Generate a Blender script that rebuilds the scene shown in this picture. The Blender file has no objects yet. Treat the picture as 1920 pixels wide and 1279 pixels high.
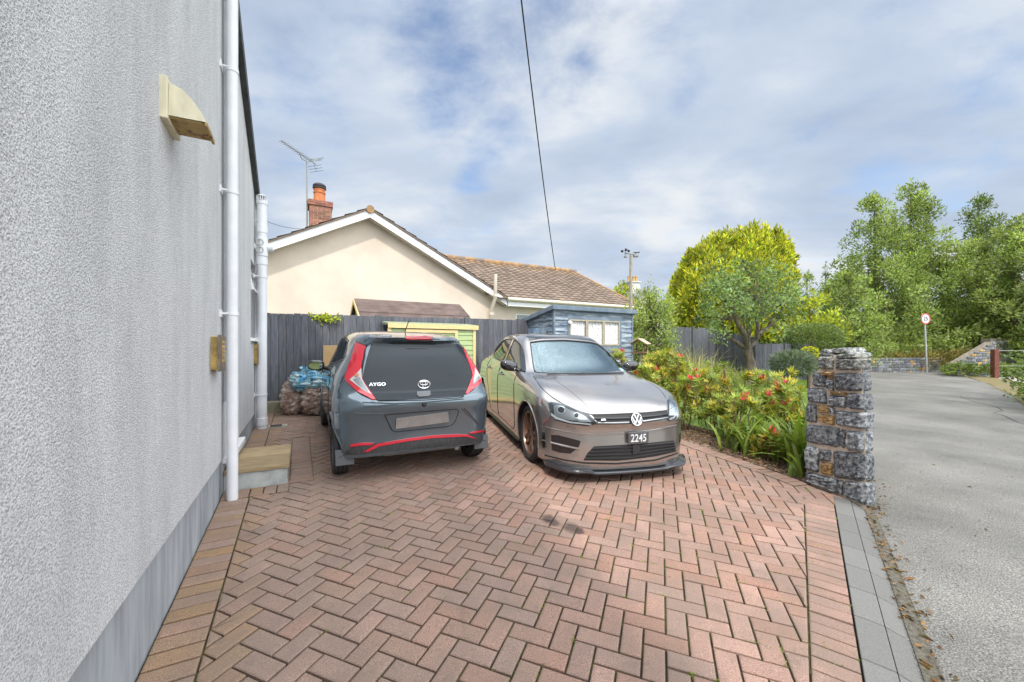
import bpy, bmesh, math, random
import numpy as np
from mathutils import Vector, Matrix
from mathutils.bvhtree import BVHTree
from mathutils.geometry import delaunay_2d_cdt

random.seed(7)
rng = np.random.default_rng(11)
R = math.radians
scene = bpy.context.scene
COL = scene.collection

# ------------------------------------------------------------------ camera
F_PX, CX, CY = 740.0, 960.0, 655.0          # focal length and horizon, in pixels of the 1920 wide photo
CAM_Z = 1.446
cam = bpy.data.cameras.new("camera")
cam.sensor_width = 36.0
cam.lens = 36.0 * F_PX / 1920.0
cam.shift_y = (CY - 639.5) / 1920.0
cam.clip_start, cam.clip_end = 0.05, 2000.0
camo = bpy.data.objects.new("camera", cam)
camo.location = (0, 0, CAM_Z)
camo.rotation_euler = (R(90), 0, 0)
COL.objects.link(camo)
scene.camera = camo

# ------------------------------------------------------------------ sun, sky, exposure
SUN_EL, SUN_AZ = 52.0, 181.0
sun = bpy.data.lights.new("sun", 'SUN')
sun.energy, sun.angle, sun.color = 1.8, R(3.0), (1.0, 0.94, 0.86)
suno = bpy.data.objects.new("sun", sun)
sd = Vector((math.sin(R(SUN_AZ)) * math.cos(R(SUN_EL)), math.cos(R(SUN_AZ)) * math.cos(R(SUN_EL)), math.sin(R(SUN_EL))))
suno.rotation_euler = sd.to_track_quat('Z', 'Y').to_euler()
suno.location = sd * 60
COL.objects.link(suno)
scene.view_settings.view_transform = 'Standard'
scene.view_settings.look = 'None'
scene.view_settings.exposure = 0.8
scene.view_settings.gamma = 1.0

def N(nt, typ, **kw):
    n = nt.nodes.new(typ)
    for k, v in kw.items():
        if k == 'inp':
            for i, x in v.items():
                n.inputs[i].default_value = x
        else:
            setattr(n, k, v)
    return n
def L(nt, a, ao, b, bi):
    nt.links.new(a.outputs[ao], b.inputs[bi])

def build_world():
    w = bpy.data.worlds.new("World"); scene.world = w; w.use_nodes = True
    nt = w.node_tree; nt.nodes.clear()
    out = N(nt, 'ShaderNodeOutputWorld')
    sky = N(nt, 'ShaderNodeTexSky', sky_type='NISHITA', sun_disc=False, sun_elevation=R(SUN_EL), sun_rotation=R(SUN_AZ))
    sky.air_density, sky.dust_density, sky.ozone_density = 1.0, 0.6, 1.5
    bsky = N(nt, 'ShaderNodeBackground', inp={1: 0.125}); L(nt, sky, 0, bsky, 0)
    tc = N(nt, 'ShaderNodeTexCoord')
    sep = N(nt, 'ShaderNodeSeparateXYZ'); L(nt, tc, 'Generated', sep, 0)
    zz = N(nt, 'ShaderNodeMath', operation='MAXIMUM', inp={1: 0.0}); L(nt, sep, 2, zz, 0)
    za = N(nt, 'ShaderNodeMath', operation='ADD', inp={1: 0.22}); L(nt, zz, 0, za, 0)
    dx = N(nt, 'ShaderNodeMath', operation='DIVIDE'); L(nt, sep, 0, dx, 0); L(nt, za, 0, dx, 1)
    dy = N(nt, 'ShaderNodeMath', operation='DIVIDE'); L(nt, sep, 1, dy, 0); L(nt, za, 0, dy, 1)
    cmb = N(nt, 'ShaderNodeCombineXYZ'); L(nt, dx, 0, cmb, 0); L(nt, dy, 0, cmb, 1)
    # broad cloud cover, streaked a little towards the right
    mp = N(nt, 'ShaderNodeMapping'); mp.inputs['Rotation'].default_value = (0, 0, R(24)); mp.inputs['Scale'].default_value = (1.0, 1.2, 1.0)
    mp.inputs['Location'].default_value = (3.1, 0.4, 0)
    L(nt, cmb, 0, mp, 0)
    n1 = N(nt, 'ShaderNodeTexNoise', inp={'Scale': 1.5, 'Detail': 9.0, 'Roughness': 0.55, 'Distortion': 0.3}); L(nt, mp, 0, n1, 0)
    n2 = N(nt, 'ShaderNodeTexNoise', inp={'Scale': 3.6, 'Detail': 9.0, 'Roughness': 0.6, 'Distortion': 0.2}); L(nt, mp, 0, n2, 0)
    gap = None
    for (ix, iy, rad, k) in ((850, 110, 0.26, 1.0), (830, 160, 0.15, 1.0), (930, 60, 0.20, .9), (1010, 8, 0.18, .9), (800, 60, .18, .7), (1095, 105, 0.09, .75), (880, 335, 0.07, .8), (640, 30, .22, .45), (1290, 160, .08, .5), (1900, 215, .2, .35), (560, 200, .2, .35), (1650, 330, .1, .3)):
        v = Vector(((ix - CX) / F_PX, 1, (CY - iy) / F_PX)).normalized()
        dt = N(nt, 'ShaderNodeVectorMath', operation='DISTANCE'); dt.inputs[1].default_value = v; L(nt, tc, 'Generated', dt, 0)
        mr = N(nt, 'ShaderNodeMapRange', interpolation_type='SMOOTHSTEP', inp={1: 0.0, 2: rad, 3: k, 4: 0.0}); L(nt, dt, 'Value', mr, 0)
        if gap is None: gap = mr
        else:
            mx = N(nt, 'ShaderNodeMath', operation='MAXIMUM'); L(nt, gap, 0, mx, 0); L(nt, mr, 0, mx, 1); gap = mx
    gm = N(nt, 'ShaderNodeMath', operation='MULTIPLY', inp={1: 0.40}); L(nt, gap, 0, gm, 0)
    n1b = N(nt, 'ShaderNodeMath', operation='MULTIPLY_ADD', inp={1: 0.55, 2: 0.335}); L(nt, n1, 0, n1b, 0)
    cov = N(nt, 'ShaderNodeMath', operation='SUBTRACT'); L(nt, n1b, 0, cov, 0); L(nt, gm, 0, cov, 1)
    n2s = N(nt, 'ShaderNodeMath', operation='MULTIPLY_ADD', inp={1: 0.95, 2: -0.475}); L(nt, n2, 0, n2s, 0)
    cov2 = N(nt, 'ShaderNodeMath', operation='ADD'); L(nt, cov, 0, cov2, 0); L(nt, n2s, 0, cov2, 1)
    cr = N(nt, 'ShaderNodeMapRange', interpolation_type='SMOOTHSTEP', inp={1: 0.06, 2: 0.60, 3: 0.0, 4: 1.0}); L(nt, cov2, 0, cr, 0)
    # cloud tone: bright tops and soft grey-blue bellies
    ramp = N(nt, 'ShaderNodeValToRGB')
    e = ramp.color_ramp.elements
    e[0].position, e[0].color = 0.34, (0.74, 0.77, 0.80, 1)
    e[1].position, e[1].color = 0.66, (0.42, 0.50, 0.63, 1)
    m = e.new(0.5); m.color = (0.52, 0.60, 0.72, 1)
    mp2 = N(nt, 'ShaderNodeMapping'); mp2.inputs['Location'].default_value = (1.2, 2.52, 0.3); mp2.inputs['Rotation'].default_value = (0, 0, R(16)); mp2.inputs['Scale'].default_value = (0.9, 1.3, 1.0)
    L(nt, cmb, 0, mp2, 0)
    n3 = N(nt, 'ShaderNodeTexNoise', inp={'Scale': 1.6, 'Detail': 8.0, 'Roughness': 0.52, 'Distortion': 0.2}); L(nt, mp2, 0, n3, 0)
    L(nt, n3, 0, ramp, 0)
    bc = N(nt, 'ShaderNodeBackground', inp={1: 0.95}); L(nt, ramp, 0, bc, 0)
    # brightness added to unseen sky overhead and behind right, filling the shaded wall
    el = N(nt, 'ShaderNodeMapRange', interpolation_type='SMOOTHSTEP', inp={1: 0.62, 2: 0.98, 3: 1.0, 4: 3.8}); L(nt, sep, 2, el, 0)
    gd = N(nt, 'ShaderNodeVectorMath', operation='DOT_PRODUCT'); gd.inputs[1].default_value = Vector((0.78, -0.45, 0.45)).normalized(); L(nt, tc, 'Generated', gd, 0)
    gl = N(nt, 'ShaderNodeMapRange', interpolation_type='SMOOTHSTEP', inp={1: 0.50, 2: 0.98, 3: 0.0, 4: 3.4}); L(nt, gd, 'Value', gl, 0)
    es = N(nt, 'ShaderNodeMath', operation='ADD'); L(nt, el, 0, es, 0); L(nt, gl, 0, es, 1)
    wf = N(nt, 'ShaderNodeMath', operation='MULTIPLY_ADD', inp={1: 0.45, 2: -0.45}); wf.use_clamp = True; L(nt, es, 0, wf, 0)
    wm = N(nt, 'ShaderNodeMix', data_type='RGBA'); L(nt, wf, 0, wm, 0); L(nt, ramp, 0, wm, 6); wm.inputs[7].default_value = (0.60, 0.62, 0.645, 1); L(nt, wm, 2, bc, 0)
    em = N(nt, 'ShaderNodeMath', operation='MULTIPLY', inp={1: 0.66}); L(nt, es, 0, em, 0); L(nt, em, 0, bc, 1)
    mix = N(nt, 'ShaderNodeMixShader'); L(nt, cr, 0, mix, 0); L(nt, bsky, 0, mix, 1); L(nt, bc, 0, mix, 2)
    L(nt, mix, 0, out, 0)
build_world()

# ------------------------------------------------------------------ coordinates
GA, GB = -0.0251, 0.0355                     # the drive tilts: down to the right, up to the back
def GZ(x, y):
    def soft(v, a):                          # level out far away
        return v if abs(v) < a else math.copysign(a + (1 - math.exp(-(abs(v) - a) / 20)) * 20, v)
    return GA * soft(x, 30) + GB * soft(y, 30)
TH = R(28.3)
ex, ey = math.cos(TH), math.sin(TH)
def S(s, n, z=0.0):                          # site frame: s along the back fence, n away from the street
    return Vector((ex * s - ey * n, ey * s + ex * n, z))
def site(x, y): return (ex * x + ey * y, -ey * x + ex * y)
def gp(ix, iy):                              # ground point seen at a photo pixel
    dx, dz = (ix - CX) / F_PX, (CY - iy) / F_PX
    Y = -CAM_Z / (dz - GA * dx - GB)
    return Vector((dx * Y, Y, CAM_Z + dz * Y))
def at(ix, iy, Y):
    return Vector(((ix - CX) / F_PX * Y, Y, CAM_Z + (CY - iy) / F_PX * Y))
def onS(ix, iy, s0):                         # point of the vertical plane s = s0 -> (n, z)
    d = (ix - CX) / F_PX
    t = s0 / (ex * d + ey)
    return (t * (-ey * d + ex), CAM_Z + (CY - iy) / F_PX * t)
def onN(ix, iy, n0):                         # point of the vertical plane n = n0 -> (s, z)
    d = (ix - CX) / F_PX
    t = n0 / (-ey * d + ex)
    return (t * (ex * d + ey), CAM_Z + (CY - iy) / F_PX * t)

# ------------------------------------------------------------------ materials
MATS = {}
def material(name, col, rough=0.6, metal=0.0, spec=0.5, var=0.0, vscale=8.0, col2=None, bump=0.0, bscale=60.0, bdist=0.004,
             coat=0.0, coords='Object', stretch=None, detail=5.0, attr=False, voro=False, emit=None, vdet=4.0, contrast=(0.35, 0.65), attrmix=1.0):
    if name in MATS: return MATS[name]
    m = bpy.data.materials.new(name); m.use_nodes = True; nt = m.node_tree
    b = nt.nodes['Principled BSDF']
    b.inputs['Roughness'].default_value = rough; b.inputs['Metallic'].default_value = metal
    b.inputs['Specular IOR Level'].default_value = spec
    b.inputs['Coat Weight'].default_value = coat; b.inputs['Coat Roughness'].default_value = 0.04
    c = tuple(col) + (1,)
    b.inputs['Base Color'].default_value = c
    tc = N(nt, 'ShaderNodeTexCoord')
    src = (tc, coords)
    if stretch:
        mp = N(nt, 'ShaderNodeMapping'); mp.inputs['Scale'].default_value = stretch; L(nt, tc, coords, mp, 0); src = (mp, 0)
    last = None
    if var > 0 or col2:
        no = N(nt, 'ShaderNodeTexNoise', inp={'Scale': vscale, 'Detail': vdet, 'Roughness': 0.6}); L(nt, src[0], src[1], no, 0)
        mr = N(nt, 'ShaderNodeMapRange', inp={1: contrast[0], 2: contrast[1]}); L(nt, no, 0, mr, 0)
        mx = N(nt, 'ShaderNodeMix', data_type='RGBA'); L(nt, mr, 0, mx, 0)
        if col2:
            mx.inputs[6].default_value = c; mx.inputs[7].default_value = tuple(col2) + (1,)
        else:
            mx.inputs[6].default_value = tuple(x * (1 - var) for x in col) + (1,)
            mx.inputs[7].default_value = tuple(min(1, x * (1 + var)) for x in col) + (1,)
        last = (mx, 2)
    if attr:
        at_ = N(nt, 'ShaderNodeAttribute', attribute_name='tint')
        ml = N(nt, 'ShaderNodeMix', data_type='RGBA', blend_type='MULTIPLY'); ml.inputs[0].default_value = attrmix
        if last: L(nt, last[0], last[1], ml, 6)
        else: ml.inputs[6].default_value = c
        L(nt, at_, 0, ml, 7); last = (ml, 2)
    if last: L(nt, last[0], last[1], b, 'Base Color')
    if bump > 0:
        if voro:
            no2 = N(nt, 'ShaderNodeTexVoronoi', inp={'Scale': bscale}); L(nt, src[0], src[1], no2, 0)
        else:
            no2 = N(nt, 'ShaderNodeTexNoise', inp={'Scale': bscale, 'Detail': detail, 'Roughness': 0.6}); L(nt, src[0], src[1], no2, 0)
        bp = N(nt, 'ShaderNodeBump', inp={'Strength': bump, 'Distance': bdist}); L(nt, no2, 0, bp, 'Height'); L(nt, bp, 0, b, 'Normal')
    if emit:
        b.inputs['Emission Color'].default_value = tuple(emit) + (1,); b.inputs['Emission Strength'].default_value = 1
    MATS[name] = m
    return m

# ------------------------------------------------------------------ mesh builder
class MB:
    def __init__(self): self.v, self.f, self.m, self.t = [], [], [], []
    def add(self, vs, fs, mi=0, tint=None):
        o = len(self.v)
        self.v += [tuple(x) for x in vs]; self.f += [tuple(i + o for i in f) for f in fs]; self.m += [mi] * len(fs)
        self.t += [tint or (1, 1, 1)] * len(vs)
    def box(self, lo, hi, mi=0, tint=None, M=None):
        x0, y0, z0 = lo; x1, y1, z1 = hi
        vs = [Vector(p) for p in ((x0, y0, z0), (x1, y0, z0), (x1, y1, z0), (x0, y1, z0), (x0, y0, z1), (x1, y0, z1), (x1, y1, z1), (x0, y1, z1))]
        if M is not None: vs = [M @ v for v in vs]
        self.add(vs, [(3, 2, 1, 0), (4, 5, 6, 7), (0, 1, 5, 4), (1, 2, 6, 5), (2, 3, 7, 6), (3, 0, 4, 7)], mi, tint)
    def hexa(self, p8, mi=0, tint=None):
        self.add(p8, [(3, 2, 1, 0), (4, 5, 6, 7), (0, 1, 5, 4), (1, 2, 6, 5), (2, 3, 7, 6), (3, 0, 4, 7)], mi, tint)
    def prism(self, poly, d, mi=0, tint=None):      # planar polygon swept by vector d
        n = len(poly); d = Vector(d)
        vs = [Vector(p) for p in poly] + [Vector(p) + d for p in poly]
        self.add(vs, [tuple(range(n))[::-1], tuple(range(n, 2 * n))] + [(i, (i + 1) % n, (i + 1) % n + n, i + n) for i in range(n)], mi, tint)
    def tube(self, path, r, seg=8, mi=0, caps=True, tint=None, closed=False):
        P = [Vector(p) for p in path]; n = len(P)
        rr = r if hasattr(r, '__len__') else [r] * n
        vs, fs = [], []
        up = None
        for i in range(n):
            if closed: t = P[(i + 1) % n] - P[i - 1]
            else: t = P[min(i + 1, n - 1)] - P[max(i - 1, 0)]
            t.normalize()
            if up is None:
                a = Vector((0, 0, 1)) if abs(t.z) < 0.9 else Vector((1, 0, 0)); up = (a - t * a.dot(t)).normalized()
            else:
                up = up - t * up.dot(t)
                if up.length < 1e-6: up = Vector((1, 0, 0)) - t * t.x
                up.normalize()
            w = t.cross(up)
            for k in range(seg):
                a = 2 * math.pi * k / seg
                vs.append(P[i] + (up * math.cos(a) + w * math.sin(a)) * rr[i])
        m = n if closed else n - 1
        for i in range(m):
            for k in range(seg):
                a, b = i * seg + k, i * seg + (k + 1) % seg; j = (i + 1) % n
                fs.append((a, b, j * seg + (k + 1) % seg, j * seg + k))
        if caps and not closed:
            fs.append(tuple(range(seg))[::-1]); fs.append(tuple((n - 1) * seg + k for k in range(seg)))
        self.add(vs, fs, mi, tint)
    def lathe(self, prof, seg=24, mi=0, M=None, tint=None):   # profile of (r, z)
        vs, fs = [], []
        for r, z in prof:
            for k in range(seg):
                a = 2 * math.pi * k / seg; vs.append(Vector((r * math.cos(a), r * math.sin(a), z)))
        for i in range(len(prof) - 1):
            for k in range(seg):
                fs.append((i * seg + k, i * seg + (k + 1) % seg, (i + 1) * seg + (k + 1) % seg, (i + 1) * seg + k))
        if M is not None: vs = [M @ v for v in vs]
        self.add(vs, fs, mi, tint)
    def build(self, name, mats, parent=None, smooth=False, bevel=0.0, tint=False, sharp=40):
        me = bpy.data.meshes.new(name)
        me.from_pydata(self.v, [], self.f)
        if not isinstance(mats, (list, tuple)): mats = [mats]
        for m in mats: me.materials.append(m)
        if len(mats) > 1: me.polygons.foreach_set('material_index', self.m)
        if tint:
            ca = me.color_attributes.new('tint', 'FLOAT_COLOR', 'POINT')
            ca.data.foreach_set('color', np.c_[np.array(self.t, np.float32), np.ones(len(self.t), np.float32)].ravel())
        me.validate(); me.update()
        if smooth:
            me.polygons.foreach_set('use_smooth', [True] * len(me.polygons))
            try: me.set_sharp_from_angle(angle=R(sharp))
            except Exception: pass
        o = bpy.data.objects.new(name, me); COL.objects.link(o)
        if parent: o.parent = parent
        if bevel > 0:
            md = o.modifiers.new('bevel', 'BEVEL'); md.width = bevel; md.segments = 2; md.limit_method = 'ANGLE'; md.angle_limit = R(40)
        return o

def tag(o, label=None, cat=None, group=None, kind=None):
    if label: o['label'] = label
    if cat: o['category'] = cat
    if group: o['group'] = group
    if kind: o['kind'] = kind
    return o
def thing(name, label, cat, loc=(0, 0, 0), rotz=0.0, group=None):
    o = bpy.data.objects.new(name, None); COL.objects.link(o)
    o.empty_display_size = 0.2
    o.location = loc; o.rotation_euler = (0, 0, rotz)
    return tag(o, label, cat, group)
def structure(o): o['kind'] = 'structure'; return o
def site_thing(name, label, cat, s=0, n=0, z=0, group=None):   # local axes are s, n, z
    return thing(name, label, cat, S(s, n, z), TH, group)
# ------------------------------------------------------------------ ground, road, drive
def sheet(name, poly, dz, mat, sub=0.0, kind='structure', noise=0.0):
    """flat polygon laid on the tilted ground"""
    me = bpy.data.meshes.new(name)
    pts = [Vector((p[0], p[1])) for p in poly]
    n = len(pts)
    edges = [(i, (i + 1) % n) for i in range(n)]
    extra = []
    if sub > 0:
        xs = [p.x for p in pts]; ys = [p.y for p in pts]
        for x in np.arange(min(xs), max(xs), sub):
            for y in np.arange(min(ys), max(ys), sub):
                extra.append(Vector((x + 0.001, y + 0.0013)))
    vv, ee, ff, *_ = delaunay_2d_cdt(pts + extra, edges, [list(range(n))], 1, 1e-5)
    vs = [(v.x, v.y, GZ(v.x, v.y) + dz + (random.uniform(-noise, noise) if noise else 0)) for v in vv]
    me.from_pydata(vs, [], [tuple(f) for f in ff]); me.materials.append(mat); me.update()
    flip = [p.normal.z < 0 for p in me.polygons]
    if any(flip): me.flip_normals()
    o = bpy.data.objects.new(name, me); COL.objects.link(o); o['kind'] = kind
    return o

m_soil = material('garden_soil', (0.10, 0.12, 0.035), 0.95, var=0.5, vscale=3.0, col2=(0.07, 0.10, 0.02), bump=0.5, bscale=30, bdist=0.03, coords='Object')
g = MB()
xs = list(np.linspace(-160, 160, 81)); ys = list(np.linspace(-40, 260, 76))
g.add([(x, y, GZ(x, y) - 0.045) for y in ys for x in xs],
      [(j * 81 + i, j * 81 + i + 1, (j + 1) * 81 + i + 1, (j + 1) * 81 + i) for j in range(75) for i in range(80)])
structure(g.build('ground', m_soil))

# kerb lines (near end first)
KL0, KL1 = gp(1620, 1279), gp(1562, 930)
KR0, KR1 = gp(1740, 1279), gp(1622, 951)
kd = (KL1 - KL0); kd.z = 0; kd.normalize()
kn = Vector((kd.y, -kd.x, 0))
KW = (KR0 - KL0).dot(kn)                      # kerb width
KWF = KW * 0.56
PIL_R = gp(1622, 948); PIL_L = gp(1511, 905)  # foot of the stone pillar
rd = Vector((math.sin(R(41.8)), math.cos(R(41.8)), 0)); rn = Vector((rd.y, -rd.x, 0))

def asphalt_mat():
    m = bpy.data.materials.new('asphalt'); m.use_nodes = True; nt = m.node_tree; b = nt.nodes['Principled BSDF']
    b.inputs['Roughness'].default_value = 0.85
    tc = N(nt, 'ShaderNodeTexCoord')
    n1 = N(nt, 'ShaderNodeTexNoise', inp={'Scale': 120.0, 'Detail': 4.0, 'Roughness': 0.7}); L(nt, tc, 'Object', n1, 0)
    r1 = N(nt, 'ShaderNodeValToRGB'); e = r1.color_ramp.elements
    e[0].position, e[0].color = 0.36, (0.06, 0.06, 0.057, 1); e[1].position, e[1].color = 0.66, (0.30, 0.292, 0.268, 1)
    x = e.new(0.5); x.color = (0.158, 0.153, 0.140, 1)
    L(nt, n1, 0, r1, 0)
    n2 = N(nt, 'ShaderNodeTexNoise', inp={'Scale': 0.7, 'Detail': 5.0, 'Roughness': 0.6}); L(nt, tc, 'Object', n2, 0)
    r2 = N(nt, 'ShaderNodeMapRange', inp={1: 0.35, 2: 0.65, 3: 0.72, 4: 1.22}); L(nt, n2, 0, r2, 0)
    mx = N(nt, 'ShaderNodeMix', data_type='RGBA', blend_type='MULTIPLY'); mx.inputs[0].default_value = 1; L(nt, r1, 0, mx, 6); L(nt, r2, 0, mx, 7)
    L(nt, mx, 2, b, 'Base Color')
    v = N(nt, 'ShaderNodeTexVoronoi', inp={'Scale': 110.0}); L(nt, tc, 'Object', v, 0)
    bp = N(nt, 'ShaderNodeBump', inp={'Strength': 0.8, 'Distance': 0.006}); L(nt, v, 0, bp, 'Height'); L(nt, bp, 0, b, 'Normal')
    return m
m_asph = asphalt_mat()
kr_far = PIL_R + rd * 30
road_poly = [KR0 - kd * 4.0 + kn * -0.05, KR1 - kn * 0.05, PIL_R + rd * 0.2 - rn * 0.05, PIL_R + rd * 27 - rn * 2.0, PIL_R + rd * 28.5 + rn * 2, PIL_R + rd * 27 + rn * 13, PIL_R + rd * 12 + rn * 8, PIL_R + rd * 4 + rn * 4.2, PIL_R - rd * 4 + rn * 4.2, KR0 - kd * 4 + kn * 5]
sheet('road', road_poly, -0.030, m_asph)

# ---- herringbone block paving
def paver_mat():
    m = bpy.data.materials.new('paver'); m.use_nodes = True; nt = m.node_tree; b = nt.nodes['Principled BSDF']
    b.inputs['Roughness'].default_value = 0.82; b.inputs['Specular IOR Level'].default_value = 0.3
    tc = N(nt, 'ShaderNodeTexCoord')
    at_ = N(nt, 'ShaderNodeAttribute', attribute_name='tint')
    n1 = N(nt, 'ShaderNodeTexNoise', inp={'Scale': 230.0, 'Detail': 3.0, 'Roughness': 0.7}); L(nt, tc, 'Object', n1, 0)
    r1 = N(nt, 'ShaderNodeMapRange', inp={1: 0.3, 2: 0.72, 3: 0.38, 4: 1.72}); L(nt, n1, 0, r1, 0)
    mx = N(nt, 'ShaderNodeMix', data_type='RGBA', blend_type='MULTIPLY'); mx.inputs[0].default_value = 1; L(nt, at_, 0, mx, 6); L(nt, r1, 0, mx, 7)
    # large grey weathering
    n2 = N(nt, 'ShaderNodeTexNoise', inp={'Scale': 2.3, 'Detail': 7.0, 'Roughness': 0.65}); L(nt, tc, 'Object', n2, 0)
    r2 = N(nt, 'ShaderNodeMapRange', inp={1: 0.40, 2: 0.64, 3: 0.0, 4: 0.72}); L(nt, n2, 0, r2, 0)
    mg = N(nt, 'ShaderNodeMix', data_type='RGBA'); L(nt, r2, 0, mg, 0); L(nt, mx, 2, mg, 6); mg.inputs[7].default_value = (0.20, 0.15, 0.12, 1)
    n3 = N(nt, 'ShaderNodeTexNoise', inp={'Scale': 9.0, 'Detail': 6.0, 'Roughness': 0.7}); L(nt, tc, 'Object', n3, 0)
    r3 = N(nt, 'ShaderNodeMapRange', inp={1: 0.57, 2: 0.75, 3: 0.0, 4: 0.55}); L(nt, n3, 0, r3, 0)
    mk = N(nt, 'ShaderNodeMix', data_type='RGBA'); L(nt, r3, 0, mk, 0); L(nt, mg, 2, mk, 6); mk.inputs[7].default_value = (0.13, 0.105, 0.085, 1)
    last = mk
    # oil drips where a car usually stands
    for (ix, iy, rad) in ((1028, 972, 0.085), (1040, 980, 0.075), (1072, 990, 0.10), (1085, 996, 0.06)):
        p = gp(ix, iy)
        ds = N(nt, 'ShaderNodeVectorMath', operation='DISTANCE'); ds.inputs[1].default_value = p; 
        nd = N(nt, 'ShaderNodeTexNoise', inp={'Scale': 14.0, 'Detail': 3.0}); L(nt, tc, 'Object', nd, 0)
        ad = N(nt, 'ShaderNodeVectorMath', operation='MULTIPLY_ADD'); ad.inputs[1].default_value = (0.10, 0.10, 0); L(nt, nd, 1, ad, 0); L(nt, tc, 'Object', ad, 2)
        sb = N(nt, 'ShaderNodeVectorMath', operation='SUBTRACT'); sb.inputs[1].default_value = (0.05, 0.05, 0); L(nt, ad, 0, sb, 0)
        L(nt, sb, 0, ds, 0)
        mr = N(nt, 'ShaderNodeMapRange', interpolation_type='SMOOTHSTEP', inp={1: rad * 0.35, 2: rad, 3: 0.8, 4: 0.0}); L(nt, ds, 'Value', mr, 0)
        mo = N(nt, 'ShaderNodeMix', data_type='RGBA'); L(nt, mr, 0, mo, 0); L(nt, last, 2, mo, 6); mo.inputs[7].default_value = (0.05, 0.035, 0.032, 1); last = mo
    L(nt, last, 2, b, 'Base Color')
    bp = N(nt, 'ShaderNodeBump', inp={'Strength': 0.55, 'Distance': 0.004}); L(nt, n1, 0, bp, 'Height'); L(nt, bp, 0, b, 'Normal')
    return m
m_paver = paver_mat()
def joint_mat():
    m = material('joint_dirt', (0.028, 0.022, 0.014), 0.95, vscale=5.0, col2=(0.065, 0.07, 0.016), contrast=(0.45, 0.6), bump=0.6, bscale=200)
    return m
m_joint = joint_mat()

def clip(poly, p, nrm):                        # keep the side where (x - p).nrm >= 0
    out = []
    for i in range(len(poly)):
        a, b = poly[i], poly[(i + 1) % len(poly)]
        da, db = (a[0] - p[0]) * nrm[0] + (a[1] - p[1]) * nrm[1], (b[0] - p[0]) * nrm[0] + (b[1] - p[1]) * nrm[1]
        if da >= 0: out.append(a)
        if (da >= 0) != (db >= 0):
            t = da / (da - db); out.append((a[0] + (b[0] - a[0]) * t, a[1] + (b[1] - a[1]) * t))
    return out
def area(p): return 0.5 * sum(p[i][0] * p[(i + 1) % len(p)][1] - p[(i + 1) % len(p)][0] * p[i][1] for i in range(len(p)))
def inside(poly, x, y):
    c = False
    for i in range(len(poly)):
        a, b = poly[i], poly[i - 1]
        if (a[1] > y) != (b[1] > y) and x < (b[0] - a[0]) * (y - a[1]) / (b[1] - a[1]) + a[0]: c = not c
    return c

PINKS = [(0.28, 0.175, 0.138), (0.27, 0.165, 0.128), (0.295, 0.187, 0.15), (0.258, 0.169, 0.137), (0.27, 0.157, 0.118), (0.252, 0.172, 0.14)]
def paver_tint(x, y, bias=0.0):
    c = np.array(random.choice(PINKS)) * random.uniform(0.98, 1.24)
    s, n = site(x, y)
    w = max(0, min(1, (1.5 - s) / 1.6)) * random.uniform(0.3, 0.9)     # greyer, browner by the house
    c = c * (1 - w) + np.array((0.268, 0.195, 0.150)) * w
    if s < -0.25 and random.random() < 0.75 + bias:                    # ochre lichen by the wall
        k = random.uniform(0.3, 0.9) * (0.6 if random.random() < 0.4 else 1)
        c = c * (1 - k) + np.array((0.30, 0.185, 0.09)) * k
    return tuple(c)
def block(mb, poly, top, gap=0.0050, rnd=0.0045, tint=None):
    a = area(poly)
    if abs(a) < 2e-4: return
    if a < 0: poly = poly[::-1]
    cx = sum(p[0] for p in poly) / len(poly); cy = sum(p[1] for p in poly) / len(poly)
    def inset(d):
        o = []
        m = len(poly)
        for i in range(m):
            p0, p1, p2 = poly[i - 1], poly[i], poly[(i + 1) % m]
            e1 = Vector((p1[0] - p0[0], p1[1] - p0[1])); e2 = Vector((p2[0] - p1[0], p2[1] - p1[1]))
            if e1.length < 1e-6 or e2.length < 1e-6: o.append(p1); continue
            e1.normalize(); e2.normalize()
            n1 = Vector((-e1.y, e1.x)); n2 = Vector((-e2.y, e2.x))
            b = n1 + n2
            if b.length < 1e-3: o.append(p1); continue
            k = d / max(0.35, b.length_squared / 2)
            o.append((p1[0] + b.x * k, p1[1] + b.y * k))
        return o
    tz = top + random.gauss(0, 0.0012)
    sx, sy = random.gauss(0, 0.006), random.gauss(0, 0.006)
    z = lambda p, d: GZ(p[0], p[1]) + tz - d + (p[0] - cx) * sx + (p[1] - cy) * sy
    r0, r1 = inset(gap), inset(gap + rnd)
    r2 = inset(gap + rnd * 2.6)
    m = len(poly)
    vs = [(p[0], p[1], z(p, 0.02)) for p in r0] + [(p[0], p[1], z(p, rnd * 0.9)) for p in r0] + [(p[0], p[1], z(p, rnd * 0.25)) for p in r1] + [(p[0], p[1], z(p, 0)) for p in r2]
    fs = []
    for k in range(3):
        fs += [(k * m + i, k * m + (i + 1) % m, (k + 1) * m + (i + 1) % m, (k + 1) * m + i) for i in range(m)]
    fs.append(tuple(3 * m + i for i in range(m)))
    mb.add(vs, fs, 0, tint or paver_tint(cx, cy))

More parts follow.
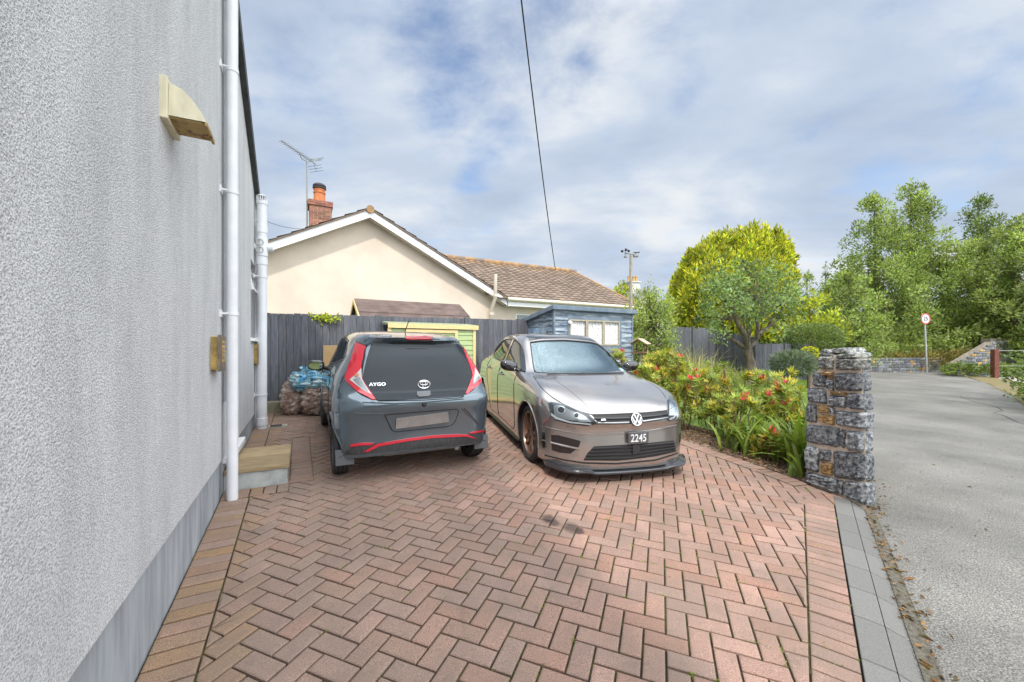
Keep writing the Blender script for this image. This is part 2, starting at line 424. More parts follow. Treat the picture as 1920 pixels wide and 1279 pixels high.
# outline of the drive
WS = -0.594                                   # foot of the house wall
BED = [gp(1518, 909), gp(1440, 880), gp(1352, 850), gp(1283, 826)]
bed_dir = (BED[3] - BED[2]).normalized()
BED_END = BED[3] + bed_dir * 0.9
BED2 = [BED_END + Vector((-0.35, 0.35, 0)), BED_END + Vector((-0.75, 1.2, 0)), BED_END + Vector((-1.05, 2.8, 0))]
bed_line = [Vector((p.x, p.y, 0)) for p in BED + [BED_END] + BED2]
A0, A1 = gp(1520, 1279), gp(1508, 945)        # inner edge of the border by the kerb
B0, B1 = KL0, KL1
drive = [S(WS, -1.2), A0 - (A1 - A0).normalized() * 1.6 + kn * 0.1, B0 - kd * 1.6, B0, B1, bed_line[0]] + bed_line[1:] + [S(4.6, 8.12), S(WS, 8.12)]
drive2 = [(p.x, p.y) for p in drive]
sheet('joint_sand', drive2, -0.014, m_joint, kind='structure')
U = 0.1025; YAW = 0.3595
uc, us = math.cos(YAW), math.sin(YAW)
def lat(u, v): return (u * U * uc + v * U * us - 0.2281, -u * U * us + v * U * uc + 2.527)
pav = MB()
wall_n = (ex, ey)
wl_off = 0.215
a_dir = (A1 - A0).normalized(); a_n = (-a_dir.y, a_dir.x)
for i in range(-40, 40):
    for j in range(-90, 60):
        u0, v0 = 4 * i + j, -j
        for q in (((u0, v0 - 1), (u0 + 2, v0 - 1), (u0 + 2, v0), (u0, v0)), ((u0 + 2, v0 - 1), (u0 + 3, v0 - 1), (u0 + 3, v0 + 1), (u0 + 2, v0 + 1))):
            P = [lat(*c) for c in q]
            cx = sum(p[0] for p in P) / 4; cy = sum(p[1] for p in P) / 4
            if cy < -0.2 or cy > 10.5 or cx < -6 or cx > 5: continue
            if cy < 0.75 and abs(cx) > 3.2: continue
            if not inside(drive2, cx, cy):
                if not any(inside(drive2, *p) for p in P): continue
            P = clip(P, (S(WS + wl_off, 0).x, S(WS + wl_off, 0).y), wall_n)
            if len(P) >= 3 and cy < A1.y + 0.02: P = clip(P, (A0.x, A0.y), a_n)
            if len(P) < 3: continue
            block(pav, P, 0.0)
# soldier course along the house wall
n = -1.2
while n < 8.0:
    if not (4.2 < n < 5.35):
        q = [S(WS + 0.004, n), S(WS + wl_off, n), S(WS + wl_off, n + U), S(WS + 0.004, n + U)]
        block(pav, [(p.x, p.y) for p in q], 0.001)
    n += U
# border by the kerb
LA = (A1 - A0).length; UB = 0.0945
jd = gp(1580, 1100) - gp(1509, 1079); jd.z = 0; jd.normalize()      # the joints run square to the kerb
def to_kerb(p):                              # along a joint to the back of the kerb
    d = KL1 - KL0; w_ = KL0 - p; t_ = (w_.x * d.y - w_.y * d.x) / (jd.x * d.y - jd.y * d.x); return p + jd * t_
for k in range(-14, int(LA / UB) + 2):
    a, b_ = A0 + (A1 - A0) * (k * UB / LA), A0 + (A1 - A0) * ((k + 1) * UB / LA)
    q = [a, to_kerb(a), to_kerb(b_), b_]
    block(pav, [(p.x, p.y) for p in q], 0.001, tint=tuple(np.array(random.choice(PINKS)) * random.uniform(1.0, 1.22)))
# soldier courses round the door step
q0 = site(*gp(540, 905).xy); sr0, nf0 = q0
for a, b_, c, d in ((sr0 + .012, sr0 + .217, nf0 - .03, nf0 + 1.75), (WS + .004, sr0 + .012, nf0 - .24, nf0 - .035)):
    sheet('step_bedding', [tuple(S(*p).xy) for p in ((a, c), (b_, c), (b_, d), (a, d))], .0018, m_joint)
    if d - c > 1:
        k = c
        while k < d - .05: block(pav, [tuple(S(*p).xy) for p in ((a, k), (b_, k), (b_, k + U), (a, k + U))], .0085); k += U
    else:
        k = a
        while k < b_ - .03: e_ = min(k + U, b_); block(pav, [tuple(S(*p).xy) for p in ((k, c), (e_, c), (e_, d), (k, d))], .0085); k += U
# border along the planted bed, laid on a strip of bedding
def offset_line(line, d):
    out = []
    for i in range(len(line)):
        t = (line[min(i + 1, len(line) - 1)] - line[max(i - 1, 0)]); t.z = 0; t.normalize()
        out.append(line[i] + Vector((-t.y, t.x, 0)) * d)
    return out
inner = offset_line(bed_line, 0.205)
sheet('border_bedding', [(p.x, p.y) for p in bed_line] + [(p.x, p.y) for p in inner[::-1]], 0.0022, m_joint)
for i in range(len(bed_line) - 1):
    ln = (bed_line[i + 1] - bed_line[i]).length; m = max(1, round(ln / U))
    for k in range(m):
        q = [bed_line[i].lerp(bed_line[i + 1], k / m), inner[i].lerp(inner[i + 1], k / m), inner[i].lerp(inner[i + 1], (k + 1) / m), bed_line[i].lerp(bed_line[i + 1], (k + 1) / m)]
        block(pav, [(p.x, p.y) for p in q], 0.0085, tint=tuple(np.array(random.choice(PINKS)) * random.uniform(1.0, 1.2)))
structure(pav.build('driveway', m_paver, tint=True))

# ---- granite kerb
m_kerb = material('granite_kerb', (0.148, 0.146, 0.138), 0.8, var=0.32, vscale=160, bump=0.4, bscale=180, bdist=0.004, attr=True, contrast=(0.25, 0.75))
kb = MB()
t = -1.7
LK = (KL1 - KL0).length
while t < LK - 0.02:
    ln = min(random.uniform(0.29, 0.36), LK - t)
    g0, g1 = t + 0.003, t + ln - 0.003
    tn = random.uniform(0.85, 1.1); tc_ = (tn, tn, tn)
    for a, b, z0, z1 in ((0.004, KWF, 0.004, -0.001), (KWF + 0.003, KW, -0.004, -0.034)):
        ps = []
        for (tt, w, z) in ((g0, a, z0), (g0, b, z1), (g1, b, z1), (g1, a, z0)):
            p = KL0 + kd * tt + kn * w; ps.append(Vector((p.x, p.y, GZ(p.x, p.y) + z)))
        bot = [p - Vector((0, 0, 0.12)) for p in ps]
        kb.hexa([bot[0], bot[1], bot[2], bot[3], *ps][:4] + ps, tint=tuple(x * (0.92 if a > 0.05 else 1) for x in tc_))
    t += ln
structure(kb.build('kerb', m_kerb, tint=True, bevel=0.004))
# chalk scrapes on the kerb (real scratch marks)
m_mulch = material('bark_mulch', (0.15, 0.10, 0.065), 0.95, vscale=45, col2=(0.06, 0.04, 0.028), bump=0.9, bscale=60, bdist=0.03)
bed_out = offset_line(bed_line, -0.9)
sheet('mulch_bed', [(p.x, p.y) for p in bed_line] + [(p.x, p.y) for p in bed_out[::-1]], 0.0, m_mulch, sub=0.05, noise=0.012)
m_gutter = material('gutter_grit', (0.15, 0.138, 0.11), 0.95, vscale=40, col2=(0.07, 0.062, 0.045), bump=0.8, bscale=120, bdist=0.01)
gut = [KR0 - kd * 2, KR1, PIL_R + rd * 1.2, PIL_R + rd * 1.2 + rn * 0.05, KR1 + kn * 0.07, KR0 + kn * 0.07 - kd * 0.4, KR0 - kd * 2 + kn * 0.12]
sheet('gutter', [(p.x, p.y) for p in gut], -0.026, m_gutter, sub=0.06, noise=0.003)
m_lawn = material('lawn', (0.13, 0.20, 0.035), 0.95, var=0.35, vscale=20, bump=0.8, bscale=90, bdist=0.03)
lawn = [bed_out[0] + rd * 0.3, PIL_R + rd * 14 - rn * 0.7, PIL_R + rd * 16 - rn * 4, S(8.2, 12.0), S(5.2, 8.6)] + bed_out[::-1][:-1]
sheet('lawn', [(p.x, p.y) for p in lawn], -0.012, m_lawn, sub=0.3, noise=0.01)

# hairline cracks in the tarmac
m_crack = material('tarmac_crack', (.035, .034, .032), .95)
for pts_ in ([(1862, 772), (1880, 776), (1893, 782), (1910, 790), (1940, 798), (1990, 806)], [(1800, 742), (1830, 752), (1868, 760), (1880, 768), (1862, 772)]):
    f = MB(); vs = []
    for k, (ix, iy) in enumerate(pts_):
        p = gp(ix, iy); w_ = .012 * (1 - abs(k / (len(pts_) - 1) - .5)); vs += [(p.x - w_, p.y + w_ * .4, GZ(p.x, p.y) - .026), (p.x + w_, p.y - w_ * .4, GZ(p.x, p.y) - .026)]
    f.add(vs, [(2 * k, 2 * k + 1, 2 * k + 3, 2 * k + 2) for k in range(len(pts_) - 1)]); structure(f.build('road_crack', m_crack))
# far verge of the lane
V0, V1, V2, V3 = gp(1795, 700), gp(1915, 748), gp(1990, 752), gp(1885, 700)
m_verge = material('verge', (0.16, 0.15, 0.055), 0.95, var=0.5, vscale=9, bump=0.8, bscale=60, bdist=0.03, col2=(0.22, 0.16, 0.08))
sheet('verge', [gp(1790, 699), gp(1845, 716), gp(1900, 742), gp(1960, 790), gp(2050, 790), gp(1990, 735), gp(1895, 712), gp(1850, 706)], -0.018, m_verge, sub=0.3, noise=0.02)
m_conc = material('pale_concrete', (0.36, 0.34, 0.29), 0.9, var=0.2, vscale=6, bump=0.3, bscale=80)
sheet('pavement', [gp(1850, 706), gp(1895, 713), gp(1990, 733), gp(1990, 728), gp(1895, 706.5), gp(1850, 703)], -0.022, m_conc)
# ------------------------------------------------------------------ the rendered house on the left
def roughcast():
    m = bpy.data.materials.new('roughcast'); m.use_nodes = True; nt = m.node_tree; b = nt.nodes['Principled BSDF']
    b.inputs['Roughness'].default_value = 0.9; b.inputs['Specular IOR Level'].default_value = 0.25
    tc = N(nt, 'ShaderNodeTexCoord')
    n1 = N(nt, 'ShaderNodeTexNoise', inp={'Scale': 150.0, 'Detail': 3.0, 'Roughness': 0.6}); L(nt, tc, 'Object', n1, 0)
    mp = N(nt, 'ShaderNodeMapping'); mp.inputs['Scale'].default_value = (1, 2.2, 0.55); L(nt, tc, 'Object', mp, 0)
    n2 = N(nt, 'ShaderNodeTexNoise', inp={'Scale': 1.6, 'Detail': 6.0, 'Roughness': 0.65}); L(nt, mp, 0, n2, 0)
    r2 = N(nt, 'ShaderNodeValToRGB'); e = r2.color_ramp.elements
    e[0].position, e[0].color = 0.28, (0.68, 0.69, 0.70, 1); e[1].position, e[1].color = 0.60, (0.84, 0.85, 0.86, 1)
    L(nt, n2, 0, r2, 0)
    r1 = N(nt, 'ShaderNodeMapRange', inp={1: 0.34, 2: 0.58, 3: 0.60, 4: 1.04}); L(nt, n1, 0, r1, 0)
    mx = N(nt, 'ShaderNodeMix', data_type='RGBA', blend_type='MULTIPLY'); mx.inputs[0].default_value = 1; L(nt, r2, 0, mx, 6); L(nt, r1, 0, mx, 7)
    L(nt, mx, 2, b, 'Base Color')
    bp = N(nt, 'ShaderNodeBump', inp={'Strength': 1.0, 'Distance': 0.016}); L(nt, n1, 0, bp, 'Height'); L(nt, bp, 0, b, 'Normal')
    return m
m_rough = roughcast()
m_plinth = material('grey_plinth_paint', (0.32, 0.345, 0.37), 0.75, var=0.24, vscale=2.5, stretch=(1, 4, 0.5), bump=0.15, bscale=50)
m_white = material('white_gloss_paint', (0.78, 0.78, 0.78), 0.35, var=0.04, vscale=10)
m_upvc = material('white_plastic_pipe', (0.70, 0.715, 0.74), 0.42, var=0.05, vscale=6)
m_slate = material('dark_slate', (0.05, 0.055, 0.055), 0.8, var=0.3, vscale=9)
m_glass = material('window_glass', (0.03, 0.04, 0.045), 0.03, spec=0.8)
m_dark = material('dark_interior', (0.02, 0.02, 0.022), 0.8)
FS = -0.575
house = site_thing('house', 'tall grey roughcast house wall with dark painted plinth', 'house')
ztop = lambda n: 4.42 + (5.19 - n) * 0.46 if n > 0.4 else 4.42 + 4.79 * 0.46 - (0.4 - n) * 0.46
ZB = 0.51
D0, D1, DZ0, DZ1 = 4.28, 5.10, 0.50, 2.58
W0, W1, WZ0, WZ1 = 6.30, 6.90, 1.60, 2.66
w = MB()
def wq(n0, n1, z0, z1a, z1b=None):
    z1b = z1a if z1b is None else z1b
    w.add([(FS, n0, z0), (FS, n1, z0), (FS, n1, z1b), (FS, n0, z1a)], [(0, 1, 2, 3)])
for a, b_ in ((-5, 0.4), (0.4, D0), (D1, W0), (W1, 8.05)):
    wq(a, b_, ZB, ztop(a), ztop(b_))
wq(D0, D1, DZ1, ztop(D0), ztop(D1))
wq(W0, W1, ZB, WZ0); wq(W0, W1, WZ1, ztop(W0), ztop(W1))
for (n0, n1, z0, z1, dep) in ((D0, D1, DZ0, DZ1, 0.14), (W0, W1, WZ0, WZ1, 0.12)):   # reveals
    b0 = FS - dep
    w.add([(FS, n0, z0), (FS, n0, z1), (b0, n0, z1), (b0, n0, z0)], [(3, 2, 1, 0)])
    w.add([(FS, n1, z0), (FS, n1, z1), (b0, n1, z1), (b0, n1, z0)], [(0, 1, 2, 3)])
    w.add([(FS, n0, z1), (FS, n1, z1), (b0, n1, z1), (b0, n0, z1)], [(0, 1, 2, 3)])
    w.add([(FS, n0, z0), (FS, n1, z0), (b0, n1, z0), (b0, n0, z0)], [(3, 2, 1, 0)])
w.add([(FS, 8.05, ZB), (-9, 8.05, ZB), (-9, 8.05, ztop(8.05)), (FS, 8.05, ztop(8.05))], [(0, 1, 2, 3)])
w.add([(FS, -5, ZB), (-9, -5, ZB), (-9, -5, ztop(-5)), (FS, -5, ztop(-5))], [(3, 2, 1, 0)])
w.add([(FS, -5, ZB), (FS, 4.28, ZB), (WS - 0.01, 4.28, ZB), (WS - 0.01, -5, ZB)], [(0, 1, 2, 3)])
w.add([(FS, 5.10, ZB), (FS, 8.05, ZB), (WS - 0.01, 8.05, ZB), (WS - 0.01, 5.10, ZB)], [(0, 1, 2, 3)])
w.build('wall', m_rough, house)
p = MB()
p.add([(WS, -5, -0.6), (WS, 8.04, -0.6), (WS, 8.04, ZB - 0.001), (WS, -5, ZB - 0.001)], [(0, 1, 2, 3)])
p.add([(WS, 8.04, -0.6), (-9, 8.04, -0.6), (-9, 8.04, ZB), (WS, 8.04, ZB)], [(0, 1, 2, 3)])
p.build('plinth', m_plinth, house)
r = MB()
for a, b_ in ((0.4, 8.2), (-5.2, 0.4)):
    za, zb = ztop(a) + 0.02, ztop(b_) + 0.02
    r.hexa([(FS + 0.06, a, za - 0.02), (FS + 0.06, b_, zb - 0.02), (-9.2, b_, zb - 0.02), (-9.2, a, za - 0.02),
            (FS + 0.06, a, za + 0.13), (FS + 0.06, b_, zb + 0.13), (-9.2, b_, zb + 0.13), (-9.2, a, za + 0.13)])
r.build('roof', m_slate, house)
# door
d = MB(); b0 = FS - 0.14
d.box((b0 - 0.03, D0 + 0.001, DZ0), (b0 + 0.03, D0 + 0.07, DZ1)); d.box((b0 - 0.03, D1 - 0.07, DZ0), (b0 + 0.03, D1 - 0.001, DZ1)); d.box((b0 - 0.03, D0 + 0.07, DZ1 - 0.07), (b0 + 0.03, D1 - 0.07, DZ1))
door = d.build('door', m_white, house, bevel=0.004)
d = MB(); d.box((b0 - 0.03, D0 + 0.075, DZ0 + 0.03), (b0 + 0.005, D1 - 0.075, DZ0 + 1.0)); d.box((b0 - 0.03, D0 + 0.075, DZ0 + 1.9), (b0 + 0.005, D1 - 0.075, DZ1 - 0.075))
d.box((b0 - 0.03, D0 + 0.075, DZ0 + 1.0), (b0 + 0.005, D0 + 0.2, DZ0 + 1.9)); d.box((b0 - 0.03, D1 - 0.2, DZ0 + 1.0), (b0 + 0.005, D1 - 0.075, DZ0 + 1.9))
d.build('door_panel', m_white, door, bevel=0.004)
d = MB(); d.box((b0 - 0.025, D0 + 0.2, DZ0 + 1.0), (b0 - 0.012, D1 - 0.2, DZ0 + 1.9)); d.build('pane', m_glass, door)
d = MB(); d.box((FS - 0.14, D0 - 0.03, DZ0 - 0.06), (FS + 0.06, D1 + 0.05, DZ0 - 0.002)); d.build('door_sill', m_white, house, bevel=0.005)
d = MB(); d.tube([(b0 + 0.005, D0 + 0.13, 1.5), (b0 + 0.06, D0 + 0.13, 1.5), (b0 + 0.06, D0 + 0.24, 1.5)], 0.01); d.build('handle', material('steel', (0.6, 0.6, 0.6), 0.3, 1.0), door)
# window with its top light open
b0 = FS - 0.11
d = MB()
for lo, hi in (((W0, WZ0), (W0 + 0.05, WZ1)), ((W1 - 0.05, WZ0), (W1, WZ1)), ((W0 + 0.05, WZ1 - 0.05), (W1 - 0.05, WZ1)), ((W0 + 0.05, WZ0), (W1 - 0.05, WZ0 + 0.05)), ((W0 + 0.05, WZ0 + 0.62), (W1 - 0.05, WZ0 + 0.68))):
    d.box((b0 - 0.03, lo[0] + 0.001, lo[1] + 0.001), (b0 + 0.03, hi[0] - 0.001, hi[1] - 0.001))
win = d.build('window', m_white, house, bevel=0.003)
d = MB(); d.box((b0 - 0.008, W0 + 0.05, WZ0 + 0.05), (b0, W1 - 0.05, WZ0 + 0.62)); d.build('pane', m_glass, win)
d = MB(); M = Matrix.Translation((b0 + 0.03, 0, WZ1 - 0.06)) @ Matrix.Rotation(R(-13), 4, 'Y')
hh = 0.36
for lo, hi in (((W0 + 0.05, -hh), (W0 + 0.09, 0)), ((W1 - 0.09, -hh), (W1 - 0.05, 0)), ((W0 + 0.09, -0.04), (W1 - 0.09, 0)), ((W0 + 0.09, -hh), (W1 - 0.09, -hh + 0.04))):
    d.box((0, lo[0], lo[1]), (0.035, hi[0], hi[1]), M=M)
sash = d.build('open_top_sash', m_white, win, bevel=0.003)
d = MB(); d.box((b0 - 0.05, W0, WZ0 - 0.045), (FS + 0.05, W1, WZ0 - 0.001)); d.build('window_sill', m_white, house, bevel=0.004)
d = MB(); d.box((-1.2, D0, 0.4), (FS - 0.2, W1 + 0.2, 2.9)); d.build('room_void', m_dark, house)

def pipe_on_wall(name, label, s, n, r, z0, z1, clips, collars=(), boss=None, cowl=False, shoe=False):
    t = site_thing(name, label, 'drainpipe')
    b = MB(); b.tube([(s, n, z0), (s, n, z1)], r, 20)
    for z in collars: b.lathe([(r, z - 0.06), (r + 0.008, z - 0.055), (r + 0.008, z + 0.05), (r, z + 0.055)], 20, M=Matrix.Translation((s, n, 0)))
    b.build('pipe', m_upvc, t, smooth=True)
    for z in clips:
        c = MB(); c.lathe([(r + 0.001, z - 0.014), (r + 0.006, z - 0.012), (r + 0.006, z + 0.012), (r + 0.001, z + 0.014)], 20, M=Matrix.Translation((s, n, 0)))
        c.tube([(s - r * 0.6, n - r - 0.012, z), (FS - 0.01, n - r - 0.012, z)], 0.009, 6)
        c.box((FS - 0.004, n - r - 0.05, z - 0.03), (FS + 0.010, n + 0.02, z + 0.03))
        c.build('bracket', m_upvc, t, smooth=True)
    return t
s1 = -0.50; n1 = 4.06
gz1 = GZ(*S(s1, n1).xy)
zz = lambda iy: onS(437, iy, s1)[1]
pipe_on_wall('downpipe', 'thick white downpipe on the house wall beside the wooden step', s1, n1, 0.0415, gz1 - 0.01, 5.2, [zz(140), zz(365), zz(590)])
t = site_thing('waste_pipe', 'thin white pipe running up the wall behind the thick downpipe', 'pipe')
b = MB(); n2_, _ = onS(424, 400, -0.552); b.tube([(-0.552, n2_, 1.0), (-0.552, n2_, 5.6)], 0.02, 12); b.build('pipe', m_upvc, t, smooth=True)
# soil stack
s2, n2 = -0.483, 6.79
gz2 = GZ(*S(s2, n2).xy)
z2 = lambda iy: onN(491, iy, n2)[1]
st = pipe_on_wall('soil_stack', 'white soil vent pipe with slotted top in the corner by the fence', s2, n2, 0.066, gz2 - 0.01, z2(378), [z2(520), z2(740)], [z2(430), z2(490), z2(790)])
c = MB()
zc = z2(378)
c.lathe([(0.066, zc - 0.05), (0.075, zc - 0.045), (0.078, zc), (0.066, zc + 0.002)], 20, M=Matrix.Translation((s2, n2, 0)))
for k in range(14):
    a = 2 * math.pi * k / 14
    c.box((s2 + 0.068 * math.cos(a) - 0.006, n2 + 0.068 * math.sin(a) - 0.006, zc), (s2 + 0.068 * math.cos(a) + 0.006, n2 + 0.068 * math.sin(a) + 0.006, zc + 0.075))
c.lathe([(0.0, zc + 0.095), (0.05, zc + 0.09), (0.075, zc + 0.07)], 20, M=Matrix.Translation((s2, n2, 0)))
c.build('vent_cowl', m_upvc, st, smooth=True)
zb = z2(464)
c = MB()
c.lathe([(0.066, zb - 0.14), (0.078, zb - 0.13), (0.078, zb + 0.13), (0.066, zb + 0.14)], 20, M=Matrix.Translation((s2, n2, 0)))
c.tube([(s2 - 0.06, n2 - 0.0, zb), (FS + 0.0, n2, zb)], 0.055, 16); c.tube([(s2 + 0.05, n2, zb), (s2 + 0.13, n2, zb)], 0.05, 16); c.tube([(s2 + 0.128, n2, zb), (s2 + 0.142, n2, zb)], 0.056, 16)
c.build('branch_boss', m_upvc, st, smooth=True)
c = MB()
for dz in (0.055, -0.055):
    c.lathe([(0.046, 0), (0.050, 0.012), (0.040, 0.014), (0.036, 0.006), (0.0, 0.005)], 16, M=Matrix.Translation((s2 - 0.02, n2 - 0.07, zb + dz)) @ Matrix.Rotation(R(90), 4, 'X'))
c.build('access_cap', material('grey_rubber_cap', (0.35, 0.36, 0.36), 0.5), st, smooth=True)
t = site_thing('overflow_pipe', 'narrow white pipe on the wall beside the soil vent pipe', 'pipe')
b = MB(); n3_, _ = onS(481, 600, -0.55); b.tube([(-0.55, n3_, gz2 + 0.15), (-0.55, n3_, 3.3)], 0.022, 12); b.build('pipe', m_upvc, t, smooth=True)
# gully
t = site_thing('drain_gully', 'small square drain grate at the foot of the soil pipe', 'drain')
b = MB()
M = Matrix.Translation((s2 + 0.16, n2 + 0.05, gz2))
b.box((-0.08, -0.1, -0.02), (0.16, 0.1, 0.012), M=M); b.build('frame', m_conc, t)
b = MB(); b.box((-0.06, -0.08, 0.0), (0.09, 0.08, 0.016), M=M); b.build('grate', material('black_iron', (0.03, 0.03, 0.03), 0.7), t)

# wedge shaped wall lamp
m_cream = material('cream_painted_metal', (0.66, 0.61, 0.44), 0.55, var=0.1, vscale=12, stretch=(2, 2, 0.6))
m_rust = material('rusty_metal', (0.40, 0.28, 0.10), 0.7, vscale=26, col2=(0.16, 0.075, 0.03), contrast=(0.5, 0.62))
lt = site_thing('wall_lamp', 'cream wedge shaped lamp high on the grey wall with rusty underside', 'wall lamp')
nA, zA = onS(299, 138, FS); nB, zB = onS(299, 218, FS); nC, _ = onS(326, 255, FS)
b = MB(); b.box((FS - 0.01, nA, zB), (FS + 0.028, nC, zA)); b.build('backplate', m_cream, lt, bevel=0.004)
b = MB(); n0, n1_ = nA + 0.022, nC - 0.022; h0, h1 = zB + 0.025, zA - 0.02
prof = [(FS + 0.028, h0), (FS + 0.175, h0 + 0.004), (FS + 0.150, h0 + 0.05), (FS + 0.115, h0 + 0.10), (FS + 0.075, h0 + 0.14), (FS + 0.03, h1)]
outer = [(s, n0, z) for s, z in prof]; outer2 = [(s, n1_, z) for s, z in prof]
b.add(outer + outer2, [tuple(range(6))[::-1], tuple(range(6, 12))] + [(i, i + 1, i + 7, i + 6) for i in range(1, 5)])
b.build('hood', m_cream, lt)
b = MB(); b.box((FS + 0.03, n0 + 0.006, h0 - 0.004), (FS + 0.172, n1_ - 0.006, h0 + 0.0)); 
b.box((FS + 0.165, n0, h0 - 0.016), (FS + 0.176, n1_, h0 + 0.003)); b.build('diffuser', m_rust, lt)
# brass brick lights
m_brass = material('weathered_brass', (0.55, 0.38, 0.13), 0.5, 0.5, var=0.3, vscale=14)
m_bronze = material('bronze_plate', (0.23, 0.185, 0.14), 0.5, 0.5, var=0.35, vscale=18)
for ix0, iy0, iy1, lab, nw in ((395, 628, 697, 'brass box light on the wall beside the thick downpipe', 0.22), (476, 645, 684, 'brass box light on the wall beside the soil pipe', 0.22)):
    t = site_thing('wall_light', lab, 'wall light', group='brass box lights on the house wall')
    na, za = onS(ix0, iy0, FS); _, zb_ = onS(ix0, iy1, FS)
    b = MB(); b.box((FS - 0.005, na, zb_ + 0.012), (FS + 0.05, na + nw, za - 0.012)); b.build('box', m_brass, t, bevel=0.003)
    b = MB(); x0, x1 = FS + 0.05, FS + 0.058
    b.box((x0, na - 0.055, zb_), (x1, na + 0.075, za)); b.box((x0, na + 0.0755, za - 0.065), (x1, na + nw + 0.02, za)); b.box((x0, na + 0.0755, zb_), (x1, na + nw + 0.02, zb_ + 0.06))
    b.build('front_plate', m_bronze, t)
    b = MB()
    for k in range(5): b.box((x0 + 0.001, na + 0.076, zb_ + 0.07 + k * 0.035), (x1 + 0.004, na + nw, zb_ + 0.09 + k * 0.035))
    b.build('louvre', m_brass, t)
# wooden step
m_wood = material('weathered_decking', (0.36, 0.27, 0.155), 0.8, var=0.25, vscale=5, stretch=(1.5, 12, 12), bump=0.4, bscale=40, attr=True)
m_block = material('painted_concrete_block', (0.36, 0.38, 0.37), 0.85, var=0.25, vscale=7, bump=0.4, bscale=70, bdist=0.006)
t = site_thing('door_step', 'wooden plank step on a painted concrete base at the house door', 'step')
q0 = site(*gp(540, 905).xy); q1 = (q0[0] + 0.02, 0)
sr = q0[0]; nf = q0[1] - 0.02; gzs = GZ(*S(sr, nf).xy)
b = MB(); b.box((WS + 0.002, nf, gzs - 0.1), (sr - 0.004, nf + 0.86, gzs + 0.15)); b.build('base', m_block, t, bevel=0.006)
b = MB()
for k in range(4):
    tn = random.uniform(0.7, 1.2)
    b.box((WS + 0.005, nf - 0.02 + k * 0.225, gzs + 0.152), (sr + 0.012, nf - 0.02 + k * 0.225 + 0.213, gzs + 0.187), tint=(tn, tn * 0.99, tn * 0.95))
b.build('planks', m_wood, t, tint=True, bevel=0.004)
# ------------------------------------------------------------------ neighbour's bungalow
m_render = material('cream_render', (0.66, 0.57, 0.47), 0.92, var=0.09, vscale=0.9, bump=0.2, bscale=120, bdist=0.002)
m_tile = material('brown_roof_tile', (0.225, 0.168, 0.128), 0.85, vscale=1.6, col2=(0.165, 0.125, 0.097), attr=True, bump=0.3, bscale=60, bdist=0.004)
m_lichen = material('orange_lichen_tile', (0.42, 0.24, 0.09), 0.9, vscale=6, col2=(0.22, 0.15, 0.10))
m_fascia = material('white_fascia', (0.80, 0.80, 0.80), 0.4)
bung = site_thing('bungalow', 'cream rendered bungalow with brown tiled roof behind the grey fence', 'bungalow')
NG, NV = 11.1, 10.8
apx = onN(694, 393, NV); rgt = onN(951, 560, NV); lft = onN(507, 454, NV)
mR = (apx[1] - rgt[1]) / (rgt[0] - apx[0]); mL = (apx[1] - lft[1]) / (apx[0] - lft[0])
HW = rgt[0] - apx[0]
def roof_z(s): return apx[1] - (s - apx[0]) * mR if s > apx[0] else apx[1] - (apx[0] - s) * mL
EZ = rgt[1]                                       # eave height
sL = apx[0] - (apx[1] - EZ) / mL
WING_E = 11.3
RIDGE_N = 15.0
ridge = onN(840, 484, RIDGE_N)
b = MB()
zg = 0.0
so = 0.12                                          # soffit drop
gw = [(sL + 0.35, NG, zg), (rgt[0] - 0.30, NG, zg), (rgt[0] - 0.30, NG, roof_z(rgt[0] - 0.30) - so), (apx[0], NG, apx[1] - so), (sL + 0.35, NG, roof_z(sL + 0.35) - so)]
b.add(gw, [tuple(range(5))])
b.add([(sL + 0.35, NG, zg), (sL + 0.35, NG + 9, zg), (sL + 0.35, NG + 9, roof_z(sL + .35) - so), (sL + 0.35, NG, roof_z(sL + .35) - so)], [(3, 2, 1, 0)])
WF = NG + 0.02
w0, w1 = rgt[0] - 0.30, WING_E - 0.15
wn = onN(975, 592, WF); ws0, ws1 = onN(967, 600, WF)[0], onN(1010, 600, WF)[0]; wz1 = onN(968, 587, WF)[1]; wz0 = wz1 - 1.1
def cell(a, c, z0, z1): b.add([(a, WF, z0), (c, WF, z0), (c, WF, z1), (a, WF, z1)], [(0, 1, 2, 3)])
cell(w0, ws0, zg, EZ + 0.02); cell(ws1, w1, zg, EZ + 0.02); cell(ws0, ws1, zg, wz0); cell(ws0, ws1, wz1, EZ + 0.02)
b.add([(w1, WF, zg), (w1, RIDGE_N + 4, zg), (w1, RIDGE_N + 4, EZ), (w1, RIDGE_N, ridge[1] - 0.1), (w1, WF, EZ)], [tuple(range(5))])
b.build('wall', m_render, bung)
f = MB()
for lo, hi in (((ws0, wz0), (ws0 + 0.06, wz1)), ((ws1 - 0.06, wz0), (ws1, wz1)), ((ws0 + 0.06, wz1 - 0.06), (ws1 - 0.06, wz1)), ((ws0 + 0.06, wz0), (ws1 - 0.06, wz0 + 0.06))):
    f.box((lo[0], WF + 0.03, lo[1]), (hi[0], WF + 0.10, hi[1]))
wi = f.build('window', m_white, bung)
f = MB(); f.box((ws0 + 0.06, WF + 0.055, wz0 + 0.06), (ws1 - 0.06, WF + 0.065, wz1 - 0.06)); f.build('pane', material('dull_glass', (0.20, 0.25, 0.23), 0.1), wi)
